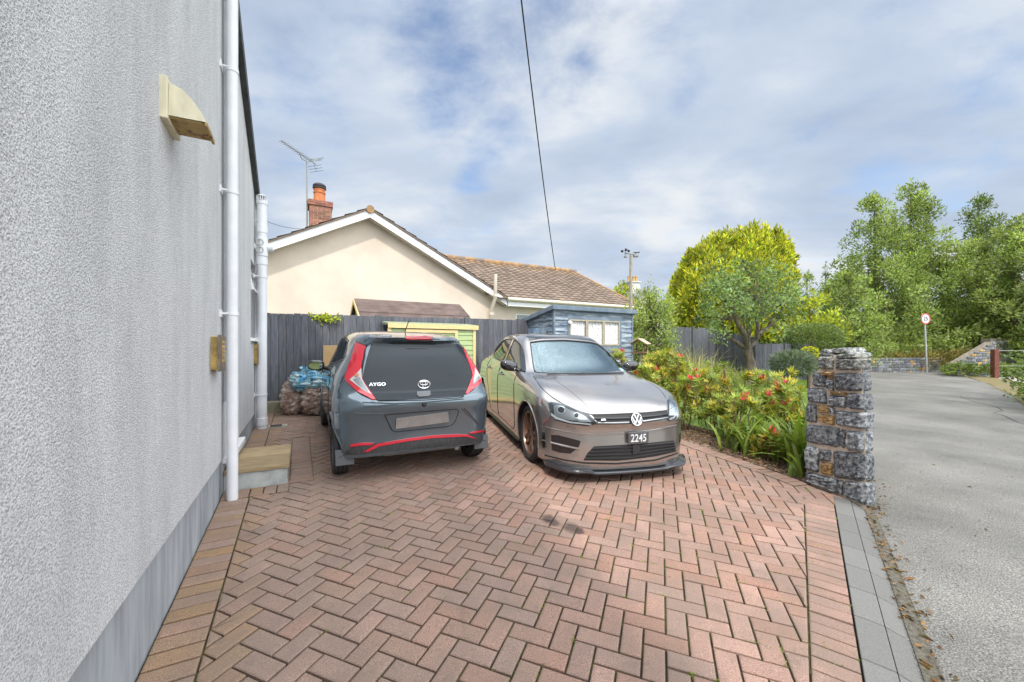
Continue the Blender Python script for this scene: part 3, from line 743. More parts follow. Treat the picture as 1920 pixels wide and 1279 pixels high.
# bargeboards
f = MB()
def board(sa, sb, top_off, dep, n0, n1):
    za, zb = roof_z(sa), roof_z(sb)
    f.hexa([(sa, n0, za - top_off - dep), (sb, n0, zb - top_off - dep), (sb, n1, zb - top_off - dep), (sa, n1, za - top_off - dep),
            (sa, n0, za - top_off), (sb, n0, zb - top_off), (sb, n1, zb - top_off), (sa, n1, za - top_off)])
board(apx[0], rgt[0] + 0.0, 0.0, 0.20, NV, NV + 0.025)
board(sL, apx[0] - 0.001, 0.0, 0.20, NV, NV + 0.025)
f.build('bargeboard', m_fascia, bung)
f = MB(); board(apx[0], rgt[0] + .03, -.042, .040, NV - .03, NV + .3); board(sL, apx[0] - .001, -.042, .040, NV - .03, NV + .3); f.build('verge_tiles', m_tile, bung, tint=True)
f = MB(); board(apx[0], rgt[0], 0.175, 0.012, NV + 0.026, NG - 0.001); board(sL, apx[0] - 0.001, 0.175, 0.012, NV + 0.026, NG - 0.001)
f.build('soffit', material('soffit_paint', (0.62, 0.58, 0.50), 0.7), bung)
f = MB(); f.box((rgt[0] + 0.02, NV - 0.02, EZ - 0.22), (WING_E, NV + 0.005, EZ - 0.03)); f.box((rgt[0] + 0.02, NV + 0.006, EZ - 0.22), (WING_E, WF - 0.001, EZ - 0.20)); f.build('fascia', m_fascia, bung)
f = MB(); f.tube([(rgt[0] - 0.02, NV - 0.075, EZ - 0.02), (WING_E + 0.05, NV - 0.075, EZ - 0.02)], 0.06, 10); f.build('gutter', material('cream_gutter', (0.66, 0.60, 0.48), 0.5), bung, smooth=True)

def tiled(o, du, dv, nu, nv, gauge, wave, amp, name, parent, keep=None, lichen_top=True):
    """a sheet of interlocking tiles: rows stepped along dv (down the slope), rolls along du"""
    du = Vector(du); dv = Vector(dv); nrm = du.cross(dv); 
    if nrm.z < 0: nrm = -nrm
    nrm.normalize()
    mb = MB(); spt = 6
    ncol = int(nu / wave)
    for r_ in range(int(math.ceil(nv / gauge))):
        v0, v1 = r_ * gauge, min(nv, (r_ + 1) * gauge) + 0.01
        for c in range(ncol):
            tn = random.uniform(0.78, 1.18)
            k = max(0, 1 - r_ / 3.0) * random.random()
            tint = (tn * (1 + 0.5 * k), tn * (1 + 0.25 * k), tn * (1 - 0.3 * k)) if lichen_top else (tn, tn, tn)
            if keep and not keep((c + .5) * wave, v0): continue
            vs, fs = [], []
            for i in range(spt + 1):
                u = (c + i / spt) * wave
                h = amp * (0.5 + 0.5 * math.cos(2 * math.pi * i / spt)) ** 1.3
                p = Vector(o) + du * u
                vs += [p + dv * v0 + nrm * (h + 0.005), p + dv * v1 + nrm * (h + 0.034), p + dv * v1 + nrm * (h + 0.006)]
            for i in range(spt):
                a = i * 3
                fs += [(a, a + 1, a + 4, a + 3), (a + 1, a + 2, a + 5, a + 4)]
            mb.add(vs, fs, 0, tint)
    return mb.build(name, m_tile, parent, tint=True)
# wing roof, facing the camera
sl = Vector((0, -(RIDGE_N - NV), -(ridge[1] - EZ)))
SLEN = sl.length; sdir = sl.normalized()
RS0 = apx[0] + 0.05
hh_ = lambda v: ridge[1] + sdir.z * v
tiled((RS0, RIDGE_N, ridge[1]), (1, 0, 0), sdir, WING_E + 0.1 - RS0, SLEN + 0.08, 0.265, 0.30, 0.028, 'wing_roof', bung,
      keep=lambda u, v: roof_z(RS0 + u) < hh_(v) + 0.12)
f = MB()
k = 0; s_ = RS0 + 1.2
while s_ < WING_E + 0.1:
    f.tube([(s_, RIDGE_N, ridge[1] + 0.02), (s_ + 0.43, RIDGE_N, ridge[1] + 0.035)], 0.115, 10, mi=0 if random.random() < 0.4 else 1); s_ += 0.43
f.tube([(WING_E + 0.1, RIDGE_N, ridge[1] + 0.02), (WING_E + 0.1, NV, EZ + 0.02)], 0.06, 8, mi=1)
f.build('ridge_tiles', [m_tile, m_lichen], bung, smooth=True, tint=True)
# back slope of the wing, closed
f = MB(); f.add([(RS0, RIDGE_N, ridge[1] - 0.02), (WING_E + 0.1, RIDGE_N, ridge[1] - 0.02), (WING_E + 0.1, RIDGE_N + 4.3, EZ - 0.1), (RS0, RIDGE_N + 4.3, EZ - 0.1)], [(0, 1, 2, 3)])
f.build('rear_roof', m_tile, bung, tint=True)
# main roof, ridge running away from the camera
for sgn, m_, lab in ((1, mR, 'main_roof'), (-1, mL, 'main_roof')):
    dv = Vector((sgn, 0, -m_)).normalized()
    ln = (rgt[0] - apx[0] if sgn > 0 else apx[0] - sL) * math.sqrt(1 + m_ * m_) + 0.06
    tiled((apx[0], NV - 0.045, apx[1] + 0.012), (0, 1, 0), dv, 6.0, ln, 0.33, 0.30, 0.024, lab, bung, lichen_top=False)
f = MB(); f.tube([(apx[0], NV - 0.05, apx[1] + 0.0), (apx[0], NV + 8, apx[1] + 0.0)], 0.10, 12); f.build('ridge_tiles', m_lichen, bung, smooth=True)
# brick chimney
m_brick = material('red_brown_brick', (0.27, 0.125, 0.085), 0.9, var=0.35, vscale=25, attr=True, bump=0.4, bscale=90, bdist=0.005)
m_mortar = material('mortar', (0.42, 0.37, 0.30), 0.95, var=0.2, vscale=30)
def brickwork(mb, lo, hi, course=0.075, length=0.225, j=0.012, mi=0):
    z = lo[2]; row = 0
    while z < hi[2] - 0.01:
        z1 = min(z + course - j, hi[2])
        for axis in (0, 1):
            for side in (0, 1):
                a0, a1 = (lo[0], hi[0]) if axis == 0 else (lo[1] + 0.105, hi[1] - 0.105)
                p = a0 - (length / 2 if row % 2 else 0)
                while p < a1:
                    q0, q1 = max(p, a0), min(p + length - j, a1); p += length
                    if q1 - q0 < 0.02: continue
                    tn = random.uniform(0.6, 1.3); t = (tn, tn * random.uniform(0.9, 1.1), tn)
                    if axis == 0:
                        y0 = lo[1] if side == 0 else hi[1] - 0.1
                        mb.box((q0, y0, z), (q1, y0 + 0.1, z1), mi, t)
                    else:
                        x0 = lo[0] if side == 0 else hi[0] - 0.1
                        mb.box((x0, q0, z), (x0 + 0.1, q1, z1), mi, t)
        z += course; row += 1
CN = 13.0
cs0, cs1 = onN(580, 400, CN)[0], onN(622, 400, CN)[0]; cz1 = onN(600, 386, CN)[1]; cz0 = 3.2
f = MB(); brickwork(f, (cs0, CN, cz0), (cs1, CN + 0.62, cz1)); f.build('chimney', m_brick, bung, tint=True)
chim = bung.children[-1]
f = MB(); f.box((cs0 + 0.006, CN + 0.006, cz0), (cs1 - 0.006, CN + 0.614, cz1)); f.build('chimney_mortar', m_mortar, chim)
f = MB(); brickwork(f, (cs0 - 0.035, CN - 0.035, cz1 + 0.004), (cs1 + 0.035, CN + 0.655, cz1 + 0.15)); f.box((cs0 - 0.03, CN - 0.03, cz1 + 0.002), (cs1 + 0.03, CN + 0.65, cz1 + 0.155)); f.build('chimney_cap', m_brick, chim, tint=True)
m_terra = material('terracotta', (0.50, 0.17, 0.065), 0.8, var=0.15, vscale=14)
f = MB(); pm = Matrix.Translation(((cs0 + cs1) / 2 - 0.02, CN + 0.3, cz1 + 0.15))
f.lathe([(0.0, 0), (0.17, 0), (0.165, 0.02), (0.155, 0.30), (0.172, 0.31), (0.172, 0.35), (0.15, 0.36), (0.165, 0.43), (0.12, 0.44), (0, 0.44)], 20, M=pm); f.build('chimney_pot', m_terra, chim, smooth=True)
f = MB(); f.lathe([(0.13, 0.44), (0.185, 0.45), (0.19, 0.49), (0.15, 0.50), (0.185, 0.52), (0.18, 0.56), (0.13, 0.60), (0, 0.61)], 20, M=pm); f.build('chimney_cowl', material('sooty_cap', (0.06, 0.055, 0.06), 0.8), chim, smooth=True)
# TV aerial
t = thing('tv_aerial', 'television aerial on a tall mast beside the brick chimney', 'aerial', S(cs0 - 0.06, CN + 0.1, cz0), TH)
m_alu = material('weathered_aluminium', (0.30, 0.31, 0.28), 0.5, 0.6)
O = S(cs0 - 0.06, CN + 0.1, cz0); Yc = O.y
def loc(p): return Matrix.Rotation(-TH, 4, 'Z') @ (Vector(p) - O)
mt = loc(at(578, 302, Yc))
f = MB(); f.tube([(0, 0, 0), (0, 0, mt.z)], 0.022, 8); f.box((-0.03, -0.03, 0.3), (0.09, 0.03, 0.35)); f.box((-0.03, -0.03, 0.7), (0.09, 0.03, 0.75)); f.build('mast', m_alu, t)
bA, bB = loc(at(527, 264, Yc - 0.9)), loc(at(592, 308, Yc + 0.35))
f = MB(); f.tube([bA, bB], 0.014, 6); mid = bA.lerp(bB, 0.5); f.tube([mid, mid.lerp(Vector((0, 0, mt.z)), .3) - Vector((0, 0, .1)), (0, 0, mt.z - 0.02)], 0.012, 6)
bd = (bB - bA).normalized(); cr = bd.cross(Vector((0, 0, 1))).normalized(); up = cr.cross(bd)
f.build('boom', m_alu, t)
f = MB()
for k in range(15):
    p = bA.lerp(bB, k / 17 + 0.01); l_ = 0.085 + 0.003 * k
    f.tube([p - cr * l_, p + cr * l_], 0.006, 5)
f.build('directors', m_alu, t)
f = MB()
for sg in (1, -1):
    arm = bB + up * 0.2 * sg + bd * 0.05
    f.tube([bB - bd * 0.1, arm], 0.009, 5)
    for k in range(3):
        p = (bB - bd * 0.1).lerp(arm, 0.35 + 0.32 * k); f.tube([p - cr * 0.24, p + cr * 0.24], 0.007, 5)
f.build('reflector', m_alu, t)
# vent pipe up the gable
t = site_thing('vent_pipe', 'cream vent pipe rising past the eaves of the bungalow', 'pipe')
m_cpipe = material('cream_pipe', (0.64, 0.58, 0.48), 0.5)
vn = NG - 0.09
v0 = onN(921, 640, vn); v1 = onN(921, 582, vn); v2 = onN(929, 558, NV - 0.12); v3 = onN(929, 514, NV - 0.12)
f = MB(); f.tube([(v0[0], vn, 0.4), (v1[0], vn, v1[1]), (v2[0], NV - 0.12, v2[1]), (v3[0], NV - 0.12, v3[1])], 0.052, 12); f.build('pipe', m_cpipe, t, smooth=True, sharp=60)
f = MB(); f.lathe([(0.052, -.04), (0.066, -.035), (0.066, .05), (0.052, .055)], 14, M=Matrix.Translation((v0[0], vn, v1[1] - 0.12))); f.build('collar', m_cpipe, t, smooth=True); f = MB(); f.lathe([(0.052, -.03), (0.062, -.025), (0.062, .04), (0.052, .045)], 14, M=Matrix.Translation((v2[0], NV - 0.12, v2[1] + 0.05))); f.build('collar', m_cpipe, t, smooth=True)

# ------------------------------------------------------------------ grey board fences
m_fence = material('grey_fence_paint', (0.100, 0.105, 0.119), 0.8, var=0.28, vscale=3, stretch=(14, 14, 1.2), attr=True, bump=0.35, bscale=25, bdist=0.004)
m_conc2 = material('mossy_concrete', (0.30, 0.28, 0.20), 0.95, vscale=12, col2=(0.17, 0.17, 0.10), bump=0.5, bscale=60, bdist=0.01)
def board_run(mb, s0, s1, n, zb, zt, bw=0.118, gap=0.005):
    mid = (s0 + s1) / 2; zb_ = zb(mid) if callable(zb) else zb; za_ = min(zt(s0), zt(s1)) if callable(zt) else zt
    mb.box((s0, n + 0.0215, zb_), (s1, n + 0.0255, za_ - .02), 0, (.25, .25, .25))
    s = s0; k = 0
    while s < s1 - 0.02:
        e = min(s + bw - gap, s1); tn = random.uniform(0.8, 1.22); dz = random.uniform(-0.008, 0.008)
        off = 0.0 if k % 2 else 0.004; off += random.uniform(0, 0.003)
        z0 = zb(s) if callable(zb) else zb; z1 = zt(s) if callable(zt) else zt
        mb.box((s, n + off, z0), (e, n + off + 0.018, z1 + dz), 0, (tn, tn * random.uniform(.97, 1.03), tn * random.uniform(.98, 1.06)))
        s += bw; k += 1
FN = 8.12
fz = lambda s: onN(505, 587, FN)[1] + (s - onN(505, 587, FN)[0]) * ((onN(980, 600, FN)[1] - onN(505, 587, FN)[1]) / (onN(980, 600, FN)[0] - onN(505, 587, FN)[0]))
fg = lambda s: GZ(*S(s, FN).xy)
fe = site_thing('board_fence', 'long dark grey close board fence at the back of the drive', 'fence', 0, FN, 0)
bays = [(-0.56, 1.32), (1.42, 3.2), (3.3, 4.52), (4.6, 7.0)]
for a, c in bays:
    f = MB(); board_run(f, a, c, 0.0, lambda s: fg(s) + 0.16, fz); f.build('panel', m_fence, fe, tint=True)
    f = MB()
    for zz_ in (0.45, 1.0, 1.5): f.box((a, 0.026, fg(a) + zz_), (c, 0.07, fg(a) + zz_ + 0.07))
    f.build('rail', m_fence, fe, tint=True)
    f = MB(); f.box((a, 0.002, fg((a + c) / 2) - 0.2), (c, 0.03, fg((a + c) / 2) + 0.155)); f.build('gravel_board', m_conc2, fe)
for s_ in (1.37, 3.25, 4.56):
    f = MB(); f.box((s_ - 0.049, -0.01, fg(s_) - 0.1), (s_ + 0.049, 0.09, fz(s_) + 0.02)); f.build('post', m_fence, fe, tint=True, bevel=0.004)
t = thing('concrete_block', 'mossy concrete block lying at the foot of the board fence', 'block', S(*[*onN(513, 765, FN - 0.1)][:1], FN - 0.1, 0), TH)
f = MB(); gz_ = GZ(*t.location.xy); f.box((-0.14, -0.08, gz_ - 0.02), (0.13, 0.085, gz_ + 0.19)); f.build('block', m_conc2, t, bevel=0.012)

# brown roofed hut behind the fence
hn0, hn1 = 8.75, 9.75
m_felt = material('brown_roof_felt', (0.12, 0.085, 0.075), 0.95, var=0.25, vscale=4, bump=0.4, bscale=200, bdist=0.003)
m_yel = material('pale_yellow_timber', (0.66, 0.52, 0.25), 0.7, var=0.1, vscale=7, stretch=(2, 2, 9))
t = site_thing('hut', 'small hut with brown felt roof standing behind the board fence', 'hut')
r0 = onN(664, 561, hn1); r1 = onN(860, 570, hn1); e0 = onN(690, 592, hn0); e1 = onN(884, 600, hn0)
ez_ = min(e0[1], e1[1]) - 0.08; k_ = (r0[1] - ez_)
sa, sb = r0[0], r1[0]
f = MB(); f.hexa([(sa, hn0 - .05, ez_), (sb, hn0 - .05, ez_), (sb, hn1, r0[1] - .03), (sa, hn1, r0[1] - .03), (sa, hn0 - .05, ez_ + .03), (sb, hn0 - .05, ez_ + .03), (sb, hn1, r0[1]), (sa, hn1, r0[1])])
for q in (0.3, 0.62):
    zq = ez_ + k_ * q; nq = hn0 - .05 + (hn1 - hn0 + .05) * q
    f.hexa([(sa - .004, nq - 0.02, zq + 0.008), (sb + .004, nq - 0.02, zq + 0.008), (sb + .004, nq + 0.35, zq + 0.1), (sa - .004, nq + 0.35, zq + 0.1), (sa - .004, nq - 0.02, zq + 0.033), (sb + .004, nq - 0.02, zq + 0.033), (sb + .004, nq + 0.35, zq + 0.34 * k_ / (hn1 - hn0) + 0.033), (sa - .004, nq + 0.35, zq + 0.34 * k_ / (hn1 - hn0) + 0.033)])
f.hexa([(sa, hn1 + .002, r0[1] - .03), (sb, hn1 + .002, r0[1] - .03), (sb, 2 * hn1 - hn0, ez_), (sa, 2 * hn1 - hn0, ez_), (sa, hn1 + .002, r0[1]), (sb, hn1 + .002, r0[1]), (sb, 2 * hn1 - hn0, ez_ + .03), (sa, 2 * hn1 - hn0, ez_ + .03)])
f.build('roof', m_felt, t)
f = MB(); gl = [(sa + .08, hn0 + .05, 0.4), (sa + .08, 2 * hn1 - hn0 - .05, 0.4), (sa + .08, 2 * hn1 - hn0 - .05, ez_ - .02), (sa + .08, hn1, r0[1] - .08), (sa + .08, hn0 + .05, ez_ - .02)]
f.prism(gl, (sb - sa - .16, 0, 0)); f.build('wall', material('pale_grey_boards', (0.38, 0.37, 0.33), 0.8, var=0.2, vscale=3, stretch=(1, 12, 1)), t)
f = MB(); nm = hn1
for (na_, za_, nb_, zb__) in ((hn0 - .06, ez_ + .035, hn1, r0[1] + .005), (hn1, r0[1] + .005, 2 * hn1 - hn0 + .06, ez_ + .035)):
    f.hexa([(sa - .025, na_, za_ - .09), (sa - .003, na_, za_ - .09), (sa - .003, nb_, zb__ - .09), (sa - .025, nb_, zb__ - .09), (sa - .025, na_, za_), (sa - .003, na_, za_), (sa - .003, nb_, zb__), (sa - .025, nb_, zb__)])
f.build('bargeboard', m_yel, t)

# pale green store with yellow trim, in front of the fence
m_green = material('pale_green_boards', (0.36, 0.46, 0.22), 0.7, var=0.12, vscale=4, stretch=(1, 1, 8))
gn0, gn1 = 7.5, 8.08
t = site_thing('garden_store', 'low green garden store with yellow trim against the board fence', 'garden store')
a0 = onN(727, 601, gn0); a1 = onN(896, 611, gn0)
zt_ = a1[1]; zr = GZ(*S(2, gn0).xy)
f = MB(); f.hexa([(a0[0], gn0 - .04, zt_ - .085), (a1[0], gn0 - .04, zt_ - .085), (a1[0], gn0 - .018, zt_ - .085), (a0[0], gn0 - .018, zt_ - .085), (a0[0], gn0 - .04, zt_), (a1[0], gn0 - .04, zt_), (a1[0], gn0 - .018, zt_), (a0[0], gn0 - .018, zt_)]); f.build('fascia', m_yel, t)
f = MB(); f.hexa([(a0[0], gn0 - .017, zt_ - .03), (a1[0], gn0 - .017, zt_ - .03), (a1[0], gn1, zt_ + .03), (a0[0], gn1, zt_ + .03), (a0[0], gn0 - .017, zt_ + .005), (a1[0], gn0 - .017, zt_ + .005), (a1[0], gn1, zt_ + .07), (a0[0], gn1, zt_ + .07)]); f.build('roof', material('green_mineral_felt', (0.25, 0.30, 0.19), 0.95, var=0.2, vscale=30), t)
f = MB(); rs = a1[0] - .06; z = zr + 0.02
while z < zt_ - .1:
    f.hexa([(a0[0] + .06, gn0 + .0, z), (rs - .05, gn0 + .0, z), (rs - .05, gn0 + .02, z), (a0[0] + .06, gn0 + .02, z), (a0[0] + .06, gn0 + .013, z + .098), (rs - .05, gn0 + .013, z + .098), (rs - .05, gn0 + .02, z + .098), (a0[0] + .06, gn0 + .02, z + .098)]); 
    f.hexa([(rs - .012, gn0 + .02, z), (rs, gn0 + .02, z), (rs, gn1, z), (rs - .012, gn1, z), (rs - .012, gn0 + .02, z + .098), (rs - .007, gn0 + .02, z + .098), (rs - .007, gn1, z + .098), (rs - .012, gn1, z + .098)]); z += 0.1
f.build('wall', m_green, t)
f = MB(); f.box((rs - .049, gn0 - .012, zr), (rs + .01, gn0 + .018, zt_ - .09)); f.build('corner_post', m_yel, t); f = MB(); f.box((a0[0] + .0, gn0 - .012, zr), (a0[0] + .059, gn0 + .018, zt_ - .09)); f.build('corner_post', m_yel, t)
dz1 = zt_ - .1; dx0, dx1 = onN(760, 620, gn0)[0], onN(858, 620, gn0)[0]
f = MB(); f.box((dx0, gn0 - .02, dz1 - 0.06), (dx1, gn0 - .002, dz1)); f.box((dx0, gn0 - .02, zr + .05), (dx0 + .06, gn0 - .002, dz1 - .061)); f.box((dx1 - .06, gn0 - .02, zr + .05), (dx1, gn0 - .002, dz1 - .061)); f.box((dx0 + .061, gn0 - .02, zr + .05), (dx1 - .061, gn0 - .006, zr + .12)); f.build('door_frame', m_yel, t)

# weathered blue shed
m_blue = material('weathered_blue_boards', (0.105, 0.145, 0.20), 0.8, vscale=3.2, col2=(0.42, 0.48, 0.52), stretch=(0.9, 0.9, 7), contrast=(0.44, 0.68), attr=True, bump=0.4, bscale=40, bdist=0.005)
m_blued = material('weathered_blue_trim', (0.13, 0.175, 0.235), 0.85, vscale=5, col2=(0.22, 0.27, 0.31), contrast=(0.45, 0.7))
m_pale = material('bleached_timber', (0.40, 0.355, 0.27), 0.85, var=0.15, vscale=8, stretch=(4, 4, 1))
sh = site_thing('shed', 'weathered blue timber shed with three curtained panes', 'shed')
P0 = at(1039, 572, 8.5); sA, nA_ = site(P0.x, P0.y); zA_ = P0.z
P1 = onN(1185, 582, nA_); sB = P1[0]; 
nB_ = nA_ + 1.28; zB_ = at(985, 598, 9.65).z
gz_ = GZ(P0.x, P0.y) - .02
zt0 = zA_ - 0.10; ztb = zB_ - .10
def zroof(n): return zt0 + (ztb - zt0) * (n - nA_) / (nB_ - nA_)
WSW = (onN(1067, 600, nA_)[0], onN(1161, 600, nA_)[0]); WZ = (onN(1161, 648, nA_)[1], onN(1161, 603, nA_)[1])
f = MB(); z = gz_ + .05
while z < zt0 - 0.005:
    z1 = min(z + 0.118, zt0)
    segs = [(sA, sB)]
    if z1 > WZ[0] - .04 and z < WZ[1] + .04: segs = [(sA, WSW[0] - .05), (WSW[1] + .05, sB)]
    for a, c in segs:
        tn = random.uniform(.75, 1.2)
        f.hexa([(a, nA_ - .022, z), (c, nA_ - .022, z), (c, nA_, z), (a, nA_, z), (a, nA_ - .008, z1 - .003), (c, nA_ - .008, z1 - .003), (c, nA_, z1 - .003), (a, nA_, z1 - .003)], 0, (tn, tn, tn))
    tn = random.uniform(.8, 1.35); 
    dn0, dn1 = nA_ + .30, nA_ + 1.08
    for a, c in ((nA_ + .001, dn0), (dn1, nB_)):
        z1l = min(z1, zroof(c)); 
        if z1l - z > .02: f.hexa([(sA - .022, a, z), (sA, a, z), (sA, c, z), (sA - .022, c, z), (sA - .008, a, z1l - .003), (sA, a, z1l - .003), (sA, c, z1l - .003), (sA - .008, c, z1l - .003)], 0, (tn, tn, tn))
    z += 0.118
f.prism([(sA - .015, dn0, zroof(dn0) - .30), (sA - .015, dn1, zroof(dn0) - .30), (sA - .015, dn1, zroof(dn1)), (sA - .015, dn0, zroof(dn0))], (0.013, 0, 0))
f.prism([(sA + .02, nA_ + .02, gz_), (sA + .02, nB_, gz_), (sA + .02, nB_, ztb), (sA + .02, nA_ + .02, zt0)], (.01, 0, 0))
f.box((sB - .02, nA_ + .001, gz_), (sB - .001, nB_, ztb)); f.box((sA, nB_, gz_), (sB, nB_ + .02, ztb))
f.build('wall', m_blue, sh, tint=True)
f = MB(); f.box((sA - .03, nA_ - .03, gz_), (sA + .012, nA_ - .0225, zt0)); f.box((sA - .03, nA_ - .0225, gz_), (sA - .0225, nA_ + .03, zt0)); f.build('corner_trim', m_blued, sh)
f = MB(); f.box((sB - .03, nA_ - .03, gz_), (sB + .01, nA_ - .0225, zt0)); f.build('corner_trim', m_blued, sh)
f = MB(); o_ = .09
f.hexa([(sA - o_, nA_ - o_, zt0 + .0), (sB + o_, nA_ - o_, zt0 + .0), (sB + o_, nB_ + o_, ztb - .02), (sA - o_, nB_ + o_, ztb - .02), (sA - o_, nA_ - o_, zt0 + .1), (sB + o_, nA_ - o_, zt0 + .1), (sB + o_, nB_ + o_, ztb + .08), (sA - o_, nB_ + o_, ztb + .08)])
f.build('roof', m_blued, sh, bevel=.01)
f = MB(); dzt = zroof(dn0) - .31
nb = 6
for k in range(nb):
    a = dn0 + .01 + (dn1 - dn0 - .02) * k / nb; c = dn0 + .01 + (dn1 - dn0 - .02) * (k + 1) / nb - .004
    tn = random.uniform(.9, 1.5); f.box((sA - .02, a, gz_ + .08), (sA - .003, c, dzt), 0, (tn, tn, tn))
dr = f.build('door', material('bleached_blue_boards', (0.12, 0.20, 0.32), 0.8, vscale=5, col2=(0.42, 0.50, 0.55), stretch=(7, 7, .8), contrast=(0.42, 0.62), attr=True), sh, tint=True)
f = MB(); f.box((sA - .026, dn1 - .12, dzt - .16), (sA - .021, dn1 + .03, dzt - .12)); f.build('hinge', material('rusty_hinge', (0.25, 0.09, 0.06), 0.8), dr); f = MB(); f.box((sA - .026, dn1 - .12, gz_ + .3), (sA - .021, dn1 + .03, gz_ + .34)); f.build('hinge', material('rusty_hinge', (0.25, 0.09, 0.06), 0.8), dr)
pw = (WSW[1] - WSW[0]) / 3
for k in range(3):
    a, c = WSW[0] + k * pw, WSW[0] + (k + 1) * pw - .012
    f = MB(); fr = .028
    f.box((a, nA_ - .03, WZ[0]), (a + fr, nA_ - .003, WZ[1])); f.box((c - fr, nA_ - .03, WZ[0]), (c, nA_ - .003, WZ[1])); f.box((a + fr + .0005, nA_ - .03, WZ[1] - fr), (c - fr - .0005, nA_ - .003, WZ[1])); f.box((a + fr + .0005, nA_ - .03, WZ[0]), (c - fr - .0005, nA_ - .003, WZ[0] + fr))
    wo = f.build('window', m_pale, sh)
    # lace curtain hung just behind the pane
    f = MB(); nn = 60; vs = []
    for i in range(nn + 1):
        s_ = a + fr + (c - a - 2 * fr) * i / nn
        y_ = nA_ + .02 + .014 * math.sin(i * 1.1 + k) + .006 * math.sin(i * 2.7)
        vs += [(s_, y_, WZ[0] + .02), (s_, y_, WZ[1] - .02)]
    f.add(vs, [(2 * i, 2 * i + 2, 2 * i + 3, 2 * i + 1) for i in range(nn)])
    f.build('curtain', material('lace_curtain', (0.85, 0.86, 0.86), 0.9, vscale=9, col2=(0.30, 0.33, 0.36), stretch=(5, 5, 1.6), contrast=(0.48, 0.70)), wo)
f = MB(); f.box((WSW[0] - .05, nA_ - .016, WZ[0] - .16), (WSW[1] + .05, nA_ - .001, WZ[0] - .001)); f.box((WSW[0] - .05, nA_ - .016, WZ[1] + .001), (WSW[1] + .05, nA_ - .001, WZ[1] + .16)); f.box((WSW[1] - .01, nA_ - .026, WZ[0]), (WSW[1] + .05, nA_ - .001, WZ[1])); f.box((WSW[0] - .05, nA_ - .026, WZ[0]), (WSW[0] - .001, nA_ - .001, WZ[1])); f.build('window_surround', m_blued, sh)
f = MB(); q = onN(1069, 605, nA_ - .06); f.lathe([(0, -.03), (.04, -.03), (.045, 0), (.03, .03), (0, .035)], 14, M=Matrix.Translation((q[0], nA_ - .06, q[1])) @ Matrix.Rotation(R(90), 4, 'X')); f.build('shed_lamp', m_white, sh, smooth=True)

# weather station on its pole
Yp = 9.75
pb = at(1183, 668, Yp); pt = at(1183, 478, Yp); m_grey = material('grey_plastic', (0.26, 0.27, 0.27), 0.5); m_blk = material('black_plastic', (0.025, 0.026, 0.03), 0.45)
gz_ = GZ(pb.x, pb.y)
t = thing('weather_station', 'weather station with cup anemometer on a tall wooden pole by the shed', 'weather station', (pb.x, pb.y, gz_))
m_pole = material('grey_timber_pole', (0.33, 0.29, 0.23), 0.85, var=0.25, vscale=6, stretch=(6, 6, 1))
f = MB(); f.tube([(0, 0, -.1), (0, 0, 1.6), (0, 0, pt.z - gz_)], [.045, .04, .036], 10); f.build('pole', m_pole, t, smooth=True)
px = Yp / F_PX; zt_ = pt.z - gz_
f = MB(); f.tube([(-12 * px, 0, zt_ + 4 * px), (10 * px, 0, zt_ + .0)], .018, 6); f.tube([(-10 * px, 0, zt_ - 2 * px), (-10 * px, 0, zt_ + 8 * px)], .014, 6); f.build('crossarm', m_grey, t)
f = MB()
for k in range(3):
    a = R(20 + 120 * k); c = Vector((-10 * px + .09 * math.cos(a), .09 * math.sin(a), zt_ + 8 * px)); f.tube([(-10 * px, 0, zt_ + 8 * px), c], .005, 5)
    f.lathe([(0, .035), (.025, .027), (.035, 0), (.025, -.027), (0, -.035)], 10, M=Matrix.Translation(c))
f.build('anemometer_cup', m_blk, t, smooth=True)
f = MB(); f.prism([(8 * px - .05, -.01, zt_ + 3.5 * px), (8 * px + .10, -.01, zt_ + 3.5 * px), (8 * px + .12, -.01, zt_ + 5.5 * px), (8 * px - .04, -.01, zt_ + 5 * px)], (0, .02, 0)); f.tube([(9 * px, 0, zt_), (9 * px, 0, zt_ + 4 * px)], .01, 6); f.build('wind_vane', m_blk, t)
f = MB(); f.box((8 * px - .04, -.05, zt_ - 4 * px), (8 * px + .07, .05, zt_ + 1.0 * px)); f.build('sensor_box', m_grey, t, bevel=.008); f = MB(); f.box((-10 * px - .035, -.04, zt_ - 5 * px), (-10 * px + .035, .04, zt_ - 1.5 * px)); f.build('sensor_box', m_grey, t, bevel=.008)
# bird table
Yb = 9.6
c = at(1200, 662, Yb); gz_ = GZ(c.x, c.y)
t = thing('bird_table', 'small wooden bird table with pitched roof beside the shed', 'bird table', (c.x, c.y, gz_), R(55))
m_bt = material('reddish_timber', (0.22, 0.11, 0.075), 0.85, var=0.2, vscale=8); h = c.z - gz_
f = MB(); f.tube([(0, 0, -.05), (0, 0, h)], .035, 8); f.build('post', m_pole, t)
f = MB(); f.box((-.17, -.15, h), (.17, .15, h + .025)); 
for sx in (-1, 1):
    for sy in (-1, 1): f.box((sx * .13 - .012, sy * .12 - .012, h + .026), (sx * .13 + .012, sy * .12 + .012, h + .22))
f.build('tray', m_bt, t)
f = MB(); za_ = h + .21
for sg in (1, -1):
    f.hexa([(-.21, 0, za_ + .13), (-.21, sg * .21, za_), (.21, sg * .21, za_), (.21, 0, za_ + .13), (-.21, 0, za_ + .15), (-.21, sg * .21, za_ + .018), (.21, sg * .21, za_ + .018), (.21, 0, za_ + .15)])
f.build('roof', material('pale_shingle', (0.46, 0.36, 0.27), 0.85, var=.15, vscale=12), t)

